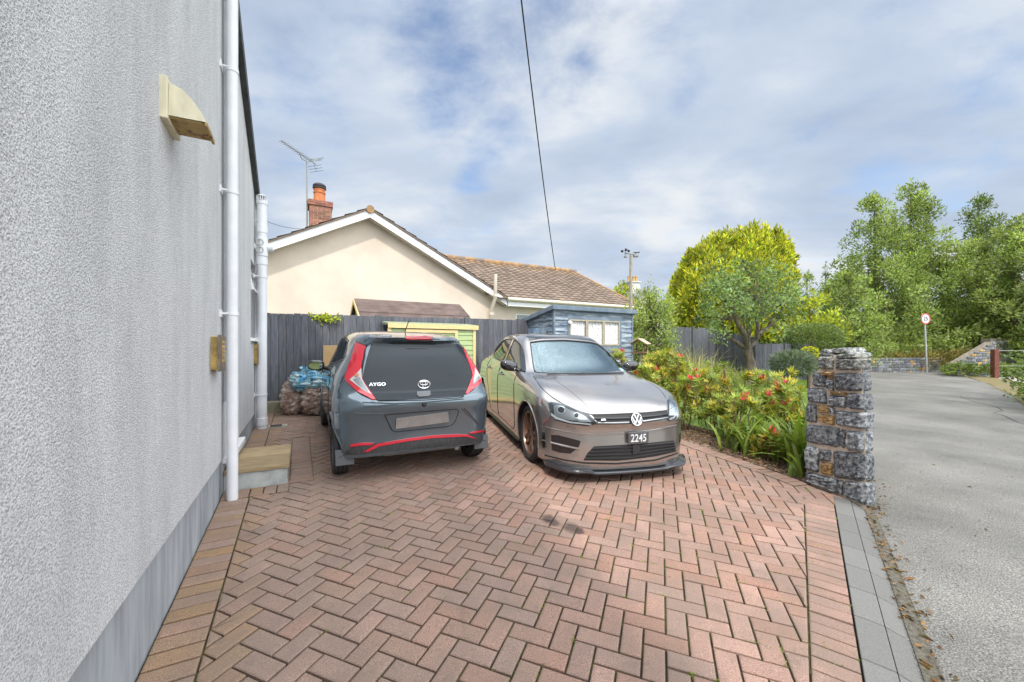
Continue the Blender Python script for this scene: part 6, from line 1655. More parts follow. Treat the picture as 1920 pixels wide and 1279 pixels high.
f = MB(); f.lathe([(0, .004), (.058, .004), (.062, .0), (.062, -.03), (0, -.03)], 40, M=MBD); bd_ = f.build('badge', m_gblack, golf.o, smooth=True, sharp=40)
f = MB(); f.lathe([(.053, .003), (.053, .009), (.058, .012), (.064, .009), (.065, -.01), (.058, -.012)], 40, M=MBD); f.build('badge_ring', m_chrome, bd_, smooth=True, sharp=60)
f = MB()
def stroke(mb, M, pts, w, z0, z1):
    for i in range(len(pts) - 1):
        a, b_ = Vector((*pts[i], 0)), Vector((*pts[i + 1], 0)); t = (b_ - a).normalized(); n_ = Vector((-t.y, t.x, 0)) * w / 2
        q = [a - n_, b_ - n_, b_ + n_, a + n_]; mb.hexa([M @ (v + Vector((0, 0, z0))) for v in q] + [M @ (v + Vector((0, 0, z1))) for v in q])
stroke(f, MBD, [(-.024, .047), (-.0005, .003)], .0095, .003, .010); stroke(f, MBD, [(.024, .047), (.0005, .003)], .0095, .003, .0102)
stroke(f, MBD, [(-.048, .020), (-.023, -.042)], .0095, .003, .0098); stroke(f, MBD, [(-.023, -.042), (-.002, .0)], .0095, .003, .0104); stroke(f, MBD, [(.048, .020), (.023, -.042)], .0095, .003, .0097); stroke(f, MBD, [(.023, -.042), (.002, .0)], .0095, .003, .0103)
f.build('badge_letters', m_chrome, bd_)
# bumper openings
li = golf.patch('lower_intake', [(925, 978), (1100, 968), (1300, 955), (1540, 932), (1556, 1018), (1400, 1055), (1250, 1075), (1100, 1090), (842, 1086), (872, 1030)], m_mesh, off=.003, thick=.02, step=5)
for k in range(4):
    y = .16 + k * .24
    a = (925 - 80 * y, 978 + 108 * y); m_ = (1200 + 5 * y, 962 + 118 * y); b_ = (1540 + 14 * y, 934 + 84 * y)
    golf.line('intake_bar', [a, m_, b_], m_blackp, .010, parent=li, off=.006)
golf.patch('sensor_plate', [(1215, 965), (1268, 962), (1270, 1028), (1215, 1035)], m_blackp, off=.02, thick=.014, step=4, parent=li)
SI = [(592, 892), (640, 890), (730, 912), (820, 936), (806, 982), (742, 1034), (655, 1026), (598, 1006)]
si = golf.patch('side_intake', SI, m_gblack, off=.003, thick=.02, step=4); golf.line('intake_trim', [(592, 948), (700, 975), (808, 998)], m_gp, .010, parent=si, off=.008)
sv = golf.patch('side_vent', [(522, 868), (544, 872), (549, 988), (527, 990)], m_gblack, off=.003, thick=.02, step=3); golf.line('vent_bar', [(524, 930), (548, 934)], m_gp, .006, parent=sv, off=.006)
golf.patch('side_vent', [(1584, 880), (1604, 862), (1606, 925), (1584, 950)], m_gblack, off=.003, thick=.02, step=3)
golf.line('bumper_crease', [(530, 825), (640, 852), (800, 880), (1000, 888), (1200, 876), (1400, 850), (1560, 815)], m_gp, .010, off=-.004)
golf.line('chin_gap', [(545, 1046), (700, 1084), (850, 1106), (1100, 1112), (1400, 1084), (1570, 1030)], m_seam, .009); golf.line('washer_seam', [(708, 820), (760, 830), (782, 850)], m_seam, .002)
pc = golf.local(*GX(1267, 912), 0, .905); plw = .245; plh = .052
MP = frame_at(Vector((.905, pc.y, pc.z)), Vector((1, .0, .02)))
f = MB(); f.box((-.118, -.055, -.02), (.118, .055, .004), M=MP); np_ = f.build('number_plate', material('plate_dark', (.07, .07, .078), .4), golf.o, bevel=.003)
text_mesh('plate_digits', '2245', .108, material('plate_silver', (.62, .63, .63), .4), np_, MP @ Matrix.Translation((0, -.004, .005)), squash=.86, bold=.0012)
# front lip, sills
lip = MB(); NP = 48
def lip_at(u):
    y = .835 * math.sin(u * math.pi / 2 * 1.0); a = abs(u)
    x = .90 - .115 * (abs(y) / .835) ** 2.2 - (.24 * max(0, (abs(y) - .60) / .235) ** 1.9)
    return x, y
vs, fs = [], []
for i in range(NP + 1):
    u = -1 + 2 * i / NP; x, y = lip_at(u); up_ = .05 * max(0, 1 - abs(abs(y) - .80) / .10) ; k = .035 if abs(y) > .45 else .0
    s_ = max(0, min(1, (abs(y) - .42) / .05))
    z = .095 + .022 * s_ - .0
    vs += [(x - .16, y * .97, z + .035), (x + .02 * s_, y, z + .026), (x + .028 * s_ + .008, y * 1.01, z + .016 + up_ * .6), (x + .02 * s_ + .006, y * 1.01, z), (x - .16, y * .97, z)]
for i in range(NP):
    for k in range(5): fs.append((i * 5 + k, i * 5 + (k + 1) % 5, (i + 1) * 5 + (k + 1) % 5, (i + 1) * 5 + k))
fs += [(4, 3, 2, 1, 0), tuple(NP * 5 + k for k in range(5))]
lip.add(vs, fs); lip.build('front_lip', material('splitter_black', (.03, .034, .042), .3, coat=.6), golf.o, smooth=True, sharp=35)
for sg in (1, -1):
    f = MB(); f.hexa([(-.38, sg * .78, .125), (-2.25, sg * .78, .125), (-2.25, sg * .872, .125), (-.38, sg * .872, .125), (-.38, sg * .80, .15), (-2.25, sg * .80, .15), (-2.25, sg * .865, .145), (-.38, sg * .865, .145)]); f.build('side_skirt', m_blackp, golf.o, bevel=.006)
    # doors with seams and handles
    for nm, pts_, hx in (('front_door', [(-.50, .30), (-.52, .62), (-.58, .92), (-.66, 1.0), (-1.44, 1.032), (-1.46, .75), (-1.45, .24), (-.60, .23)], -1.28), ('rear_door', [(-1.475, .24), (-1.475, 1.034), (-2.40, 1.066), (-2.33, .88), (-2.16, .62), (-2.06, .42), (-2.02, .24)], -2.14)):
        dd = golf.side_patch('door', pts_, m_gp, sg, .0022, .012, step=.07)
        golf.side_line('door_seam', pts_ + [pts_[0]], m_seam, sg, .0055, parent=dd)
        p, q, *_ = golf.bvh.ray_cast(Vector((hx, sg * 3, .885 if hx > -1.5 else .905)), Vector((0, -sg, 0)))
        f = MB(); f.tube([p + Vector((.10, sg * .004, 0)), p + Vector((.06, sg * .036, .004)), p + Vector((-.06, sg * .036, .004)), p + Vector((-.10, sg * .004, 0))], .013, 8); f.build('handle', m_gp, dd, smooth=True)
        f = MB(); f.lathe([(0, .004), (.035, .004), (.04, 0), (0, -.01)], 16, M=Matrix.Translation(p) @ Matrix.Rotation(R(-90 * sg), 4, 'X') @ Matrix.Diagonal((1.3, .8, 1, 1))); f.build('handle_recess', m_blackp, dd)
    golf.side_line('body_crease', [(.25, .80), (-.55, .845), (-1.4, .865), (-2.3, .89), (-2.9, .90)], m_gp, sg, .006)
    golf.side_line('sill_crease', [(-.45, .36), (-1.3, .34), (-2.2, .38)], m_gp, sg, .006)
    # mirrors
    mb = MB(); c = Vector((-.72, sg * .925, 1.045)); vs, fs = [], []
    for j in range(9):
        for i in range(20):
            th = math.pi * j / 8; a = 2 * math.pi * i / 20
            X_, Y_, Z_ = math.cos(a) * math.sin(th), math.sin(a) * math.sin(th), math.cos(th)
            e = lambda t: math.copysign(abs(t) ** .75, t)
            vs.append((c.x + e(X_) * (.085 if X_ > 0 else .045), c.y + e(Y_) * .125, c.z + e(Z_) * .073 - .02 * Y_ * sg * -1))
    for j in range(8):
        for i in range(20): fs.append((j * 20 + i, (j + 1) * 20 + i, (j + 1) * 20 + (i + 1) % 20, j * 20 + (i + 1) % 20))
    mb.add(vs, fs); mo_ = mb.build('door_mirror', m_gblack, golf.o, smooth=True, sharp=70)
    f = MB(); f.tube([(-.70, sg * .86, 1.01), (-.66, sg * .78, .985)], .028, 8); f.build('mirror_arm', m_blackp, mo_, smooth=True)
    # wheel arch lips
    for wx in (0, -2.63):
        P3 = []
        for a in np.linspace(R(-12), R(192), 40):
            x_, z_ = wx + .366 * math.cos(a), .325 + .366 * math.sin(a)
            p, q, *_ = golf.bvh.ray_cast(Vector((x_, sg * 3, max(z_, .2))), Vector((0, -sg, 0))); P3.append(Vector((x_, (p.y if p else sg * .88) - sg * .002, z_)))
        f = MB(); f.tube(P3, .010, 6); f.build('arch_lip', m_gp, golf.o, smooth=True)
m_copper = material('copper_alloy', (.26, .17, .13), .35, .75, var=.1, vscale=10)
for sg in (1, -1):
    wheel(golf, 0, sg * .755, .325, .225, .245, m_copper, 5); wheel(golf, -2.63, sg * .775, .325, .225, .245, m_copper, 5)
golf.patch('tail_light', [(70, 430), (110, 350), (95, 330), (62, 400)], lamp_glass('tail_red', (.35, .01, .015)), off=.002, thick=.01, step=4) if False else None

# ============================================================ the dark blue-grey small car, seen from behind
AX = lambda x, y: (560 + x * .25016, 590 + y * .25016)
sx = lambda xs: [x + 2.34 for x in xs]
aside = [-.5, -1.1, -1.75, -2.34]
AL = [
 row(sx([.60, .58, .50, .38, .30, 0, *aside, -2.59, -2.70, -2.74, -2.745]), [0, .3, .52, .65, .71, .73, .72, .72, .72, .78, .765, .675, .42, 0], .245),
 row(sx([.66, .64, .55, .42, .32, 0, *aside, -2.60, -2.715, -2.755, -2.765]), [0, .3, .55, .70, .765, .785, .775, .77, .775, .785, .765, .67, .42, 0], .30),
 row(sx([.68, .66, .57, .44, .33, 0, *aside, -2.60, -2.712, -2.752, -2.757]), [0, .3, .55, .71, .78, .80, .795, .79, .795, .805, .785, .695, .43, 0], .45),
 row(sx([.68, .66, .57, .44, .33, 0, *aside, -2.605, -2.72, -2.766, -2.772]), [0, .3, .55, .71, .785, .80, .80, .80, .803, .808, .792, .705, .44, 0], .61),
 row(sx([.66, .64, .56, .43, .33, 0, *aside, -2.615, -2.735, -2.792, -2.80]), [0, .3, .54, .70, .78, .80, .80, .80, .804, .812, .800, .715, .44, 0], .72),
 row(sx([.60, .58, .50, .40, .31, 0, *aside, -2.60, -2.72, -2.775, -2.785]), [0, .3, .52, .67, .75, .785, .795, .797, .802, .806, .790, .705, .43, 0], [.76, .76, .77, .77, .78, .79, .80, .80, .80, .80, .80, .80, .795, .795]),
 row(sx([.48, .46, .40, .32, .26, 0, *aside, -2.56, -2.65, -2.69, -2.70]), [0, .3, .50, .62, .69, .745, .782, .787, .79, .788, .760, .67, .43, 0], [.83, .83, .83, .84, .85, .86, .87, .875, .88, .885, .875, .86, .845, .84]),
 row(sx([.30, .29, .25, .18, .10, -.08, -.5, -1.1, -1.75, -2.33, -2.535, -2.62, -2.655, -2.665]), [0, .28, .46, .56, .62, .68, .755, .773, .778, .765, .728, .645, .43, 0], [.89, .89, .89, .89, .90, .91, .925, .945, .965, .98, .975, .965, .955, .95]),
 row(sx([-.05, -.06, -.09, -.13, -.18, -.28, -.55, -1.1, -1.75, -2.30, -2.49, -2.575, -2.61, -2.62]), [0, .28, .44, .54, .60, .65, .715, .745, .752, .725, .685, .61, .41, 0], [.955, .955, .955, .955, .955, .96, .975, 1.0, 1.03, 1.07, 1.075, 1.07, 1.065, 1.06]),
 row(sx([-.42, -.43, -.46, -.50, -.54, -.62, -.80, -1.2, -1.75, -2.22, -2.41, -2.50, -2.535, -2.545]), [0, .27, .42, .51, .56, .60, .65, .68, .682, .655, .618, .55, .38, 0], [1.16, 1.16, 1.16, 1.16, 1.16, 1.165, 1.17, 1.18, 1.195, 1.21, 1.215, 1.215, 1.21, 1.21]),
 row(sx([-.78, -.785, -.80, -.83, -.86, -.92, -1.05, -1.3, -1.75, -2.13, -2.32, -2.42, -2.465, -2.475]), [0, .26, .40, .48, .52, .55, .58, .597, .597, .575, .545, .485, .34, 0], [1.36, 1.36, 1.355, 1.35, 1.35, 1.355, 1.36, 1.37, 1.375, 1.365, 1.350, 1.338, 1.335, 1.335]),
 row(sx([-.92, -.925, -.94, -.96, -.98, -1.02, -1.12, -1.36, -1.75, -2.11, -2.33, -2.45, -2.52, -2.535]), [0, .22, .34, .41, .445, .47, .50, .52, .52, .505, .485, .44, .31, 0], [1.405, 1.405, 1.40, 1.395, 1.395, 1.40, 1.41, 1.42, 1.425, 1.412, 1.396, 1.385, 1.382, 1.380]),
 row(sx([-1.1, -1.1, -1.11, -1.12, -1.14, -1.17, -1.24, -1.44, -1.75, -2.05, -2.24, -2.34, -2.42, -2.44]), [0, .15, .24, .29, .31, .33, .345, .355, .355, .345, .325, .28, .20, 0], [1.435, 1.435, 1.433, 1.43, 1.43, 1.433, 1.44, 1.448, 1.45, 1.438, 1.424, 1.415, 1.408, 1.405]),
 row(sx([-1.25, -1.26, -1.27, -1.28, -1.3, -1.32, -1.37, -1.5, -1.75, -2.0, -2.15, -2.22, -2.28, -2.3]), [0] * 14, [1.445, 1.445, 1.445, 1.445, 1.446, 1.447, 1.45, 1.455, 1.457, 1.447, 1.437, 1.43, 1.424, 1.42]),
]
ay = Car('small_car', 'dark blue grey small hatchback with red trim seen from behind', -1.128, 4.377, R(-28.2), AL, zoom=AX)
m_ap = material('dark_blue_grey_paint', (.125, .165, .195), .16, .6, var=.02, vscale=3, coat=1.0)
def dark_glass(name, mirror):
    m = material(name, (.010, .013, .014), .3, spec=0.0); nt = m.node_tree; b = nt.nodes['Principled BSDF']; out = nt.nodes['Material Output']
    gl = N(nt, 'ShaderNodeBsdfGlossy', inp={1: .015}); gl.inputs[0].default_value = (.85, .92, 1, 1); fr = N(nt, 'ShaderNodeFresnel', inp={0: 1.5}); ad = N(nt, 'ShaderNodeMath', operation='MULTIPLY_ADD', inp={1: .55, 2: mirror}); ad.use_clamp = True; L(nt, fr, 0, ad, 0)
    mx = N(nt, 'ShaderNodeMixShader'); L(nt, ad, 0, mx, 0); L(nt, b, 0, mx, 1); L(nt, gl, 0, mx, 2); L(nt, mx, 0, out, 0); return m
m_dglass = dark_glass('dark_rear_glass', .012)
m_red = material('red_trim', (.62, .012, .035), .28, coat=.8)
cut = []
for wx in (0.0, 2.34):
    for sg in (1, -1):
        v, f_ = cyl(wx, .29, .325, sg * .50, sg * 1.1); cut.append((v, f_, 1))
ay.body([m_ap, m_well], cut)
hg = ay.patch('rear_window', [(545, 217), (870, 208), (1198, 222), (1226, 250), (1262, 340), (1292, 430), (1292, 462), (1268, 540), (1246, 600), (1232, 614), (930, 634), (602, 645), (576, 638), (520, 550), (478, 482), (484, 440), (512, 320)], m_dglass, off=.006, thick=.02, step=5)
ay.line('hatch_seam', [(545, 150), (505, 238), (476, 420), (474, 485), (580, 648), (930, 642), (1240, 622), (1300, 458), (1226, 238), (1200, 170)], m_seam, .005)
ay.patch('roof_spoiler', [(440, 146), (552, 152), (870, 158), (1190, 172), (1204, 208), (870, 204), (548, 210), (505, 232), (428, 205)], m_ap, off=.012, thick=.03, step=5)
ay.patch('brake_light', [(792, 164), (900, 162), (1004, 167), (1000, 194), (900, 192), (800, 190)], lamp_glass('brake_red', (.55, .01, .015)), off=.018, thick=.02, step=4)
LL = [(430, 212), (500, 238), (470, 390), (478, 485), (576, 640), (552, 640), (440, 578), (352, 492), (350, 462), (395, 340)]
LR = [(1230, 238), (1262, 232), (1330, 345), (1388, 455), (1352, 522), (1262, 598), (1250, 596), (1300, 458), (1294, 425)]
m_rl = lamp_glass('rear_lamp_red', (.60, .015, .035)); m_cl = lamp_glass('rear_lamp_clear', (.50, .50, .49))
for P_, inner, dark in ((LL, [(470, 405), (474, 486), (545, 606), (468, 556), (384, 490), (436, 445)], [(455, 470), (478, 500), (520, 580), (450, 530), (410, 490)]), (LR, [(1316, 405), (1350, 455), (1372, 462), (1330, 500), (1300, 520), (1312, 455)], [(1335, 465), (1352, 470), (1310, 520), (1302, 510)])):
    l_ = ay.patch('tail_light', P_, m_rl, off=.012, thick=.04, step=3.5)
    c_ = ay.patch('clear_lens', inner, m_cl, off=.016, thick=.01, step=3, parent=l_)
    ay.patch('reflector', dark, material('lamp_reflector', (.30, .33, .34), .25, .6), off=.019, thick=.006, step=3, parent=l_)
    ay.line('lamp_edge', P_ + [P_[0]], m_seam, .004, parent=l_)
p, q = ay.hit(*AX(437, 458)); f = MB(); f.lathe([(0, .012), (.018, .01), (.02, 0)], 14, M=frame_at(p + q * .014, q)); f.build('bulb', material('amber_bulb', (.5, .22, .1), .3), ay.o, smooth=True)
# badge: three ovals; lettering; button; camera
p, q = ay.hit(*AX(937, 522)); BF = frame_at(p + Vector((-.012, 0, 0)), Vector((-1, 0, .22)))
def oval(mb, M, cx, cy, rx, ry, r, n=36): mb.tube([M @ Vector((cx + rx * math.cos(a), cy + ry * math.sin(a), 0)) for a in np.linspace(0, 2 * math.pi, n + 1)[:-1]], r, 6, closed=True)
f = MB(); oval(f, BF, 0, 0, .062, .041, .0055); oval(f, BF, 0, .012, .042, .018, .0045); oval(f, BF, 0, -.004, .017, .034, .0045)
f.build('badge', m_chrome, ay.o, smooth=True)
p, q = ay.hit(*AX(590, 522)); BT = frame_at(p + Vector((-.010, .0, 0)), Vector((-1, .06, .22)))
text_mesh('lettering', 'AYGO', .044, m_chrome, ay.o, BT, squash=1.25, bold=.001)
ay.patch('hatch_button', [(885, 585), (985, 578), (988, 606), (972, 618), (900, 622), (884, 608)], material('button_grey', (.16, .17, .18), .4), off=.016, thick=.02, step=3)
p, q = ay.hit(*AX(941, 672)); f = MB(); f.lathe([(0, .01), (.012, .012), (.018, .004), (.026, .0), (.026, -.01)], 18, M=frame_at(p, q)); f.build('reversing_camera', m_blackp, ay.o, smooth=True)
# number plate recess with a blank plate
rc = ay.patch('plate_recess', [(646, 752), (930, 728), (1206, 706), (1168, 815), (1130, 836), (910, 858), (706, 880)], m_ap, off=.004, thick=.02, step=4)
ay.line('recess_edge', [(646, 752), (930, 728), (1206, 706), (1168, 815), (1130, 836), (910, 858), (706, 880), (646, 752)], m_seam, .006, parent=rc)
ay.patch('number_plate', [(730, 776), (930, 752), (1118, 728), (1124, 802), (930, 828), (726, 854)], material('blank_plate', (.24, .215, .20), .6, var=.1, vscale=12), off=.014, thick=.012, step=5)
# creases, red strips, lower valance
for P_ in ([(425, 742), (640, 744)], [(636, 748), (520, 850), (398, 962)], [(1222, 702), (1330, 810), (1420, 912)], [(480, 655), (700, 668), (930, 660), (1240, 632)]):
    ay.line('bumper_crease', P_, m_ap, .009, off=-.004)
for P_ in ([(640, 746), (520, 852), (400, 962)], [(1240, 700), (1335, 805), (1425, 910)]):
    ay.line('bumper_seam', P_, m_seam, .004)
ay.patch('valance', [(322, 1052), (395, 990), (560, 968), (1000, 912), (1260, 900), (1380, 876), (1430, 912), (1400, 955), (1100, 985), (640, 1028), (455, 1048)], material('dirty_black_plastic', (.045, .045, .047), .6, var=.4, vscale=16, stretch=(1, 6, 1)), off=.003, thick=.015, step=5)
for P_ in ([(486, 1028), (588, 968), (800, 930), (1000, 904), (1180, 895), (1262, 897), (1330, 930), (1250, 912), (1000, 924), (800, 950), (600, 986), (520, 1026)], [(390, 972), (470, 960), (565, 960), (545, 976), (470, 978), (390, 990)], [(1278, 882), (1384, 866), (1386, 876), (1282, 892)]):
    ay.patch('red_strip', P_, m_red, off=.012, thick=.015, step=3)
f = MB(); a = ay.local(*AX(640, 1025), 0, -.37); b_ = ay.local(*AX(1180, 950), 0, -.37)
f.tube([(a.x, a.y, .235), (b_.x, b_.y, .235)], .012, 6); f.build('rear_beam', material('rusty_beam', (.14, .11, .09), .8), ay.o)
f = MB(); f.tube([(-.15, -.38, .235), (-.38, -.40, .225)], .024, 10); f.build('exhaust', m_disc, ay.o, smooth=True)
for sg in (1, -1):
    f = MB(); f.hexa([(-.345, sg * .62, .175), (-.33, sg * .62, .175), (-.33, sg * .785, .175), (-.345, sg * .785, .175), (-.325, sg * .62, .32), (-.31, sg * .62, .32), (-.31, sg * .79, .32), (-.325, sg * .79, .32)]); f.build('mud_flap', material('grey_mud_flap', (.085, .09, .095), .6), ay.o, bevel=.004)
    # door with seam, handle; side glass
    dp = [(.45 + .0, .60), (.52, .86), (.66, 1.05), (1.60, 1.0), (1.83, .95), (1.86, .60), (1.80, .30), (.75, .30), (.55, .42)]
    dd = ay.side_patch('door', dp, m_ap, sg, .002, .012, step=.07); ay.side_line('door_seam', dp + [dp[0]], m_seam, sg, .004, parent=dd)
    p, q, *_ = ay.bvh.ray_cast(Vector((.72, sg * 3, .93)), Vector((0, -sg, 0)))
    f = MB(); f.tube([p + Vector((.09, sg * .004, 0)), p + Vector((.05, sg * .034, 0)), p + Vector((-.05, sg * .034, 0)), p + Vector((-.09, sg * .004, 0))], .012, 8); f.build('handle', m_ap, dd, smooth=True)
    ay.side_patch('side_window', [(.72, 1.075), (1.62, 1.01), (1.50, 1.12), (1.32, 1.25), (1.15, 1.34), (.70, 1.355)], m_dglass, sg, .003, .015)
    ay.side_patch('quarter_window', [(.12, 1.16), (.66, 1.085), (.64, 1.345), (.38, 1.325)], m_dglass, sg, .003, .015)
    ay.side_line('window_seal', [(.10, 1.14), (.68, 1.07), (1.66, .995), (1.50, 1.13), (1.32, 1.262), (1.14, 1.355), (.66, 1.368), (.36, 1.34), (.10, 1.14)], m_blackp, sg, .008)
    ay.side_line('red_sill', [(.50, .245), (1.2, .235), (1.86, .245)], m_red, sg, .012)
    mb = MB(); c = Vector((1.46, sg * .90, .985)); vs, fs = [], []
    e = lambda t: math.copysign(abs(t) ** .75, t)
    for j in range(9):
        for i in range(20):
            th = math.pi * j / 8; a = 2 * math.pi * i / 20; X_, Y_, Z_ = math.cos(a) * math.sin(th), math.sin(a) * math.sin(th), math.cos(th)
            vs.append((c.x + e(X_) * (.08 if X_ > 0 else .035), c.y + e(Y_) * .105, c.z + e(Z_) * .068))
    for j in range(8):
        for i in range(20): fs.append((j * 20 + i, (j + 1) * 20 + i, (j + 1) * 20 + (i + 1) % 20, j * 20 + (i + 1) % 20))
    mb.add(vs, fs); mo_ = mb.build('door_mirror', m_gblack, ay.o, smooth=True, sharp=70)
    f = MB(); f.add([(c.x - .037, c.y + .088 * math.cos(a) , c.z + .052 * math.sin(a)) for a in np.linspace(0, 2 * math.pi, 25)[:-1]], [tuple(range(24))]); f.build('mirror_glass', material('mirror_glass', (.55, .6, .58), .03, 1.0), mo_)
    f = MB(); f.tube([(1.48, sg * .82, .95), (1.50, sg * .72, .94)], .025, 8); f.build('mirror_arm', m_blackp, mo_, smooth=True)
    for wx in (0, 2.34):
        P3 = []
        for a in np.linspace(R(-14), R(194), 40):
            x_, z_ = wx + .329 * math.cos(a), .29 + .329 * math.sin(a)
            p, q, *_ = ay.bvh.ray_cast(Vector((x_, sg * 3, max(z_, .24))), Vector((0, -sg, 0))); P3.append(Vector((x_, (p.y if p else sg * .78) - sg * .002, z_)))
        f = MB(); f.tube(P3, .010, 6); f.build('arch_lip', m_blackp if False else m_ap, ay.o, smooth=True)
m_alloy = material('dark_alloy', (.10, .10, .105), .35, .8)
for sg in (1, -1):
    wheel(ay, 0, sg * .715, .29, .165, .195, m_alloy, 5, split=False); wheel(ay, 2.34, sg * .715, .29, .165, .195, m_alloy, 5, split=False)
f = MB(); p = Vector((.35, 0, 1.452)); f.tube([p, p + Vector((-.18, 0, .13))], .005, 6); f.build('aerial', m_blackp, ay.o)
# ------------------------------------------------------------------ planting
def leaf_mat(name, col, rough=.5, trans=.3):
    if name in MATS: return MATS[name]
    m = bpy.data.materials.new(name); m.use_nodes = True; nt = m.node_tree; b = nt.nodes['Principled BSDF']; out = nt.nodes['Material Output']
    a = N(nt, 'ShaderNodeAttribute', attribute_name='tint'); ml = N(nt, 'ShaderNodeMix', data_type='RGBA', blend_type='MULTIPLY'); ml.inputs[0].default_value = 1
    ml.inputs[6].default_value = tuple(col) + (1,); L(nt, a, 0, ml, 7); L(nt, ml, 2, b, 'Base Color')
    b.inputs['Roughness'].default_value = rough; b.inputs['Specular IOR Level'].default_value = .35
    t = N(nt, 'ShaderNodeBsdfTranslucent'); mx = N(nt, 'ShaderNodeMixShader', inp={0: trans})
    g_ = N(nt, 'ShaderNodeMix', data_type='RGBA', blend_type='MULTIPLY'); g_.inputs[0].default_value = 1; L(nt, ml, 2, g_, 6); g_.inputs[7].default_value = (1.5, 1.6, .7, 1); L(nt, g_, 2, t, 0)
    L(nt, b, 0, mx, 1); L(nt, t, 0, mx, 2); L(nt, mx, 0, out, 0)
    MATS[name] = m; return m
m_bark = material('grey_bark', (.20, .165, .125), .95, vscale=9, col2=(.09, .075, .06), bump=.9, bscale=22, bdist=.03, stretch=(1, 1, .5))
m_stem = material('brown_stem', (.14, .075, .05), .9, var=.3, vscale=12)

def unit(v): return v / np.maximum(np.linalg.norm(v, axis=1, keepdims=True), 1e-9)
def leaf_mesh(name, P, D, Wd, ln, wd, tint, mat, parent, fold=.25, two=False):
    """kite shaped leaves: base points P, directions D, side vectors Wd"""
    n = len(P); D = unit(D); Wd = unit(Wd - D * (Wd * D).sum(1, keepdims=True)); Nn = np.cross(D, Wd)
    ln = np.broadcast_to(np.asarray(ln, float), (n,))[:, None]; wd = np.broadcast_to(np.asarray(wd, float), (n,))[:, None]
    mid = P + D * ln * .45 - Nn * wd * 0
    V = np.stack([P, mid + Wd * wd * .5 + Nn * wd * fold, P + D * ln - Nn * ln * .12, mid - Wd * wd * .5 + Nn * wd * fold], 1).reshape(-1, 3)
    me = bpy.data.meshes.new(name); me.vertices.add(4 * n); me.vertices.foreach_set('co', V.astype(np.float32).ravel())
    idx = np.arange(4 * n, dtype=np.int32).reshape(n, 4)
    tri = np.concatenate([idx[:, [0, 1, 2]], idx[:, [0, 2, 3]]], 1).reshape(-1)
    me.loops.add(len(tri)); me.loops.foreach_set('vertex_index', tri)
    me.polygons.add(2 * n); me.polygons.foreach_set('loop_start', np.arange(0, 6 * n, 3, dtype=np.int32)); me.polygons.foreach_set('loop_total', np.full(2 * n, 3, np.int32))
    me.materials.append(mat)
    ca = me.color_attributes.new('tint', 'FLOAT_COLOR', 'POINT'); t = np.repeat(np.c_[tint, np.ones(n)], 4, 0).astype(np.float32); ca.data.foreach_set('color', t.ravel())
    me.update(calc_edges=True); me.validate()
    o = bpy.data.objects.new(name, me); COL.objects.link(o)
    if parent: o.parent = parent
    return o
def rdir(n): return unit(rng.normal(size=(n, 3)))
def tints(n, lo=.6, hi=1.4, hue=.12, clump=None):
    b = rng.uniform(lo, hi, n)
    if clump is not None: b = b * clump
    return np.c_[b * rng.uniform(1 - hue, 1 + hue, n), b, b * rng.uniform(1 - hue, 1 + hue, n)]

def crown(name, clumps, per, ln, wd, mat, parent, up=.35, shell=.55, hue=.12, lo=.65, hi=1.35, droop=0.0, jit=1.0, yell=0.0):
    """foliage gathered in leafy clumps: list of (centre, radius xyz)"""
    Ps, Ds, Ts = [], [], []
    for c, r in clumps:
        r = np.array(r) if hasattr(r, '__len__') else np.array([r, r, r]); n = int(per * (r[0] * r[1] * r[2]) ** (2 / 3.0)) + 6
        d = rdir(n); rad = rng.uniform(shell, 1.0, n) ** .7 * rng.uniform(.8, 1.12, n)
        p = np.array(c) + d * rad[:, None] * r
        dirn = d * .8 + rdir(n) * .7 * jit + np.array([0, 0, up])
        dirn[:, 2] -= droop
        cl = rng.uniform(.62, 1.36)
        t = tints(n, lo, hi, hue) * cl
        if yell: k = (rng.random(n) < yell)[:, None]; t = np.where(k, t * np.array([1.7, 1.35, .8]), t)
        Ps.append(p); Ds.append(dirn); Ts.append(t)
    P = np.concatenate(Ps); D = np.concatenate(Ds); T = np.concatenate(Ts); n = len(P)
    return leaf_mesh(name, P, D, rdir(n), ln * rng.uniform(.7, 1.3, n), wd * rng.uniform(.7, 1.3, n), T, mat, parent)

def limbs(name, paths, mat, parent, seg=8):
    f = MB()
    for pts, r0, r1 in paths:
        m = len(pts); f.tube(pts, [r0 + (r1 - r0) * k / (m - 1) for k in range(m)], seg)
    return f.build(name, mat, parent, smooth=True, sharp=70)
def wob(a, b, k=5, amp=.06):
    a, b = Vector(a), Vector(b); L_ = (b - a).length
    return [a.lerp(b, i / k) + (Vector((random.uniform(-1, 1), random.uniform(-1, 1), random.uniform(-.5, .5))) * amp * L_ if 0 < i < k else Vector()) for i in range(k + 1)]

def pxl(ix, iy, Y, o): return at(ix, iy, Y) - o

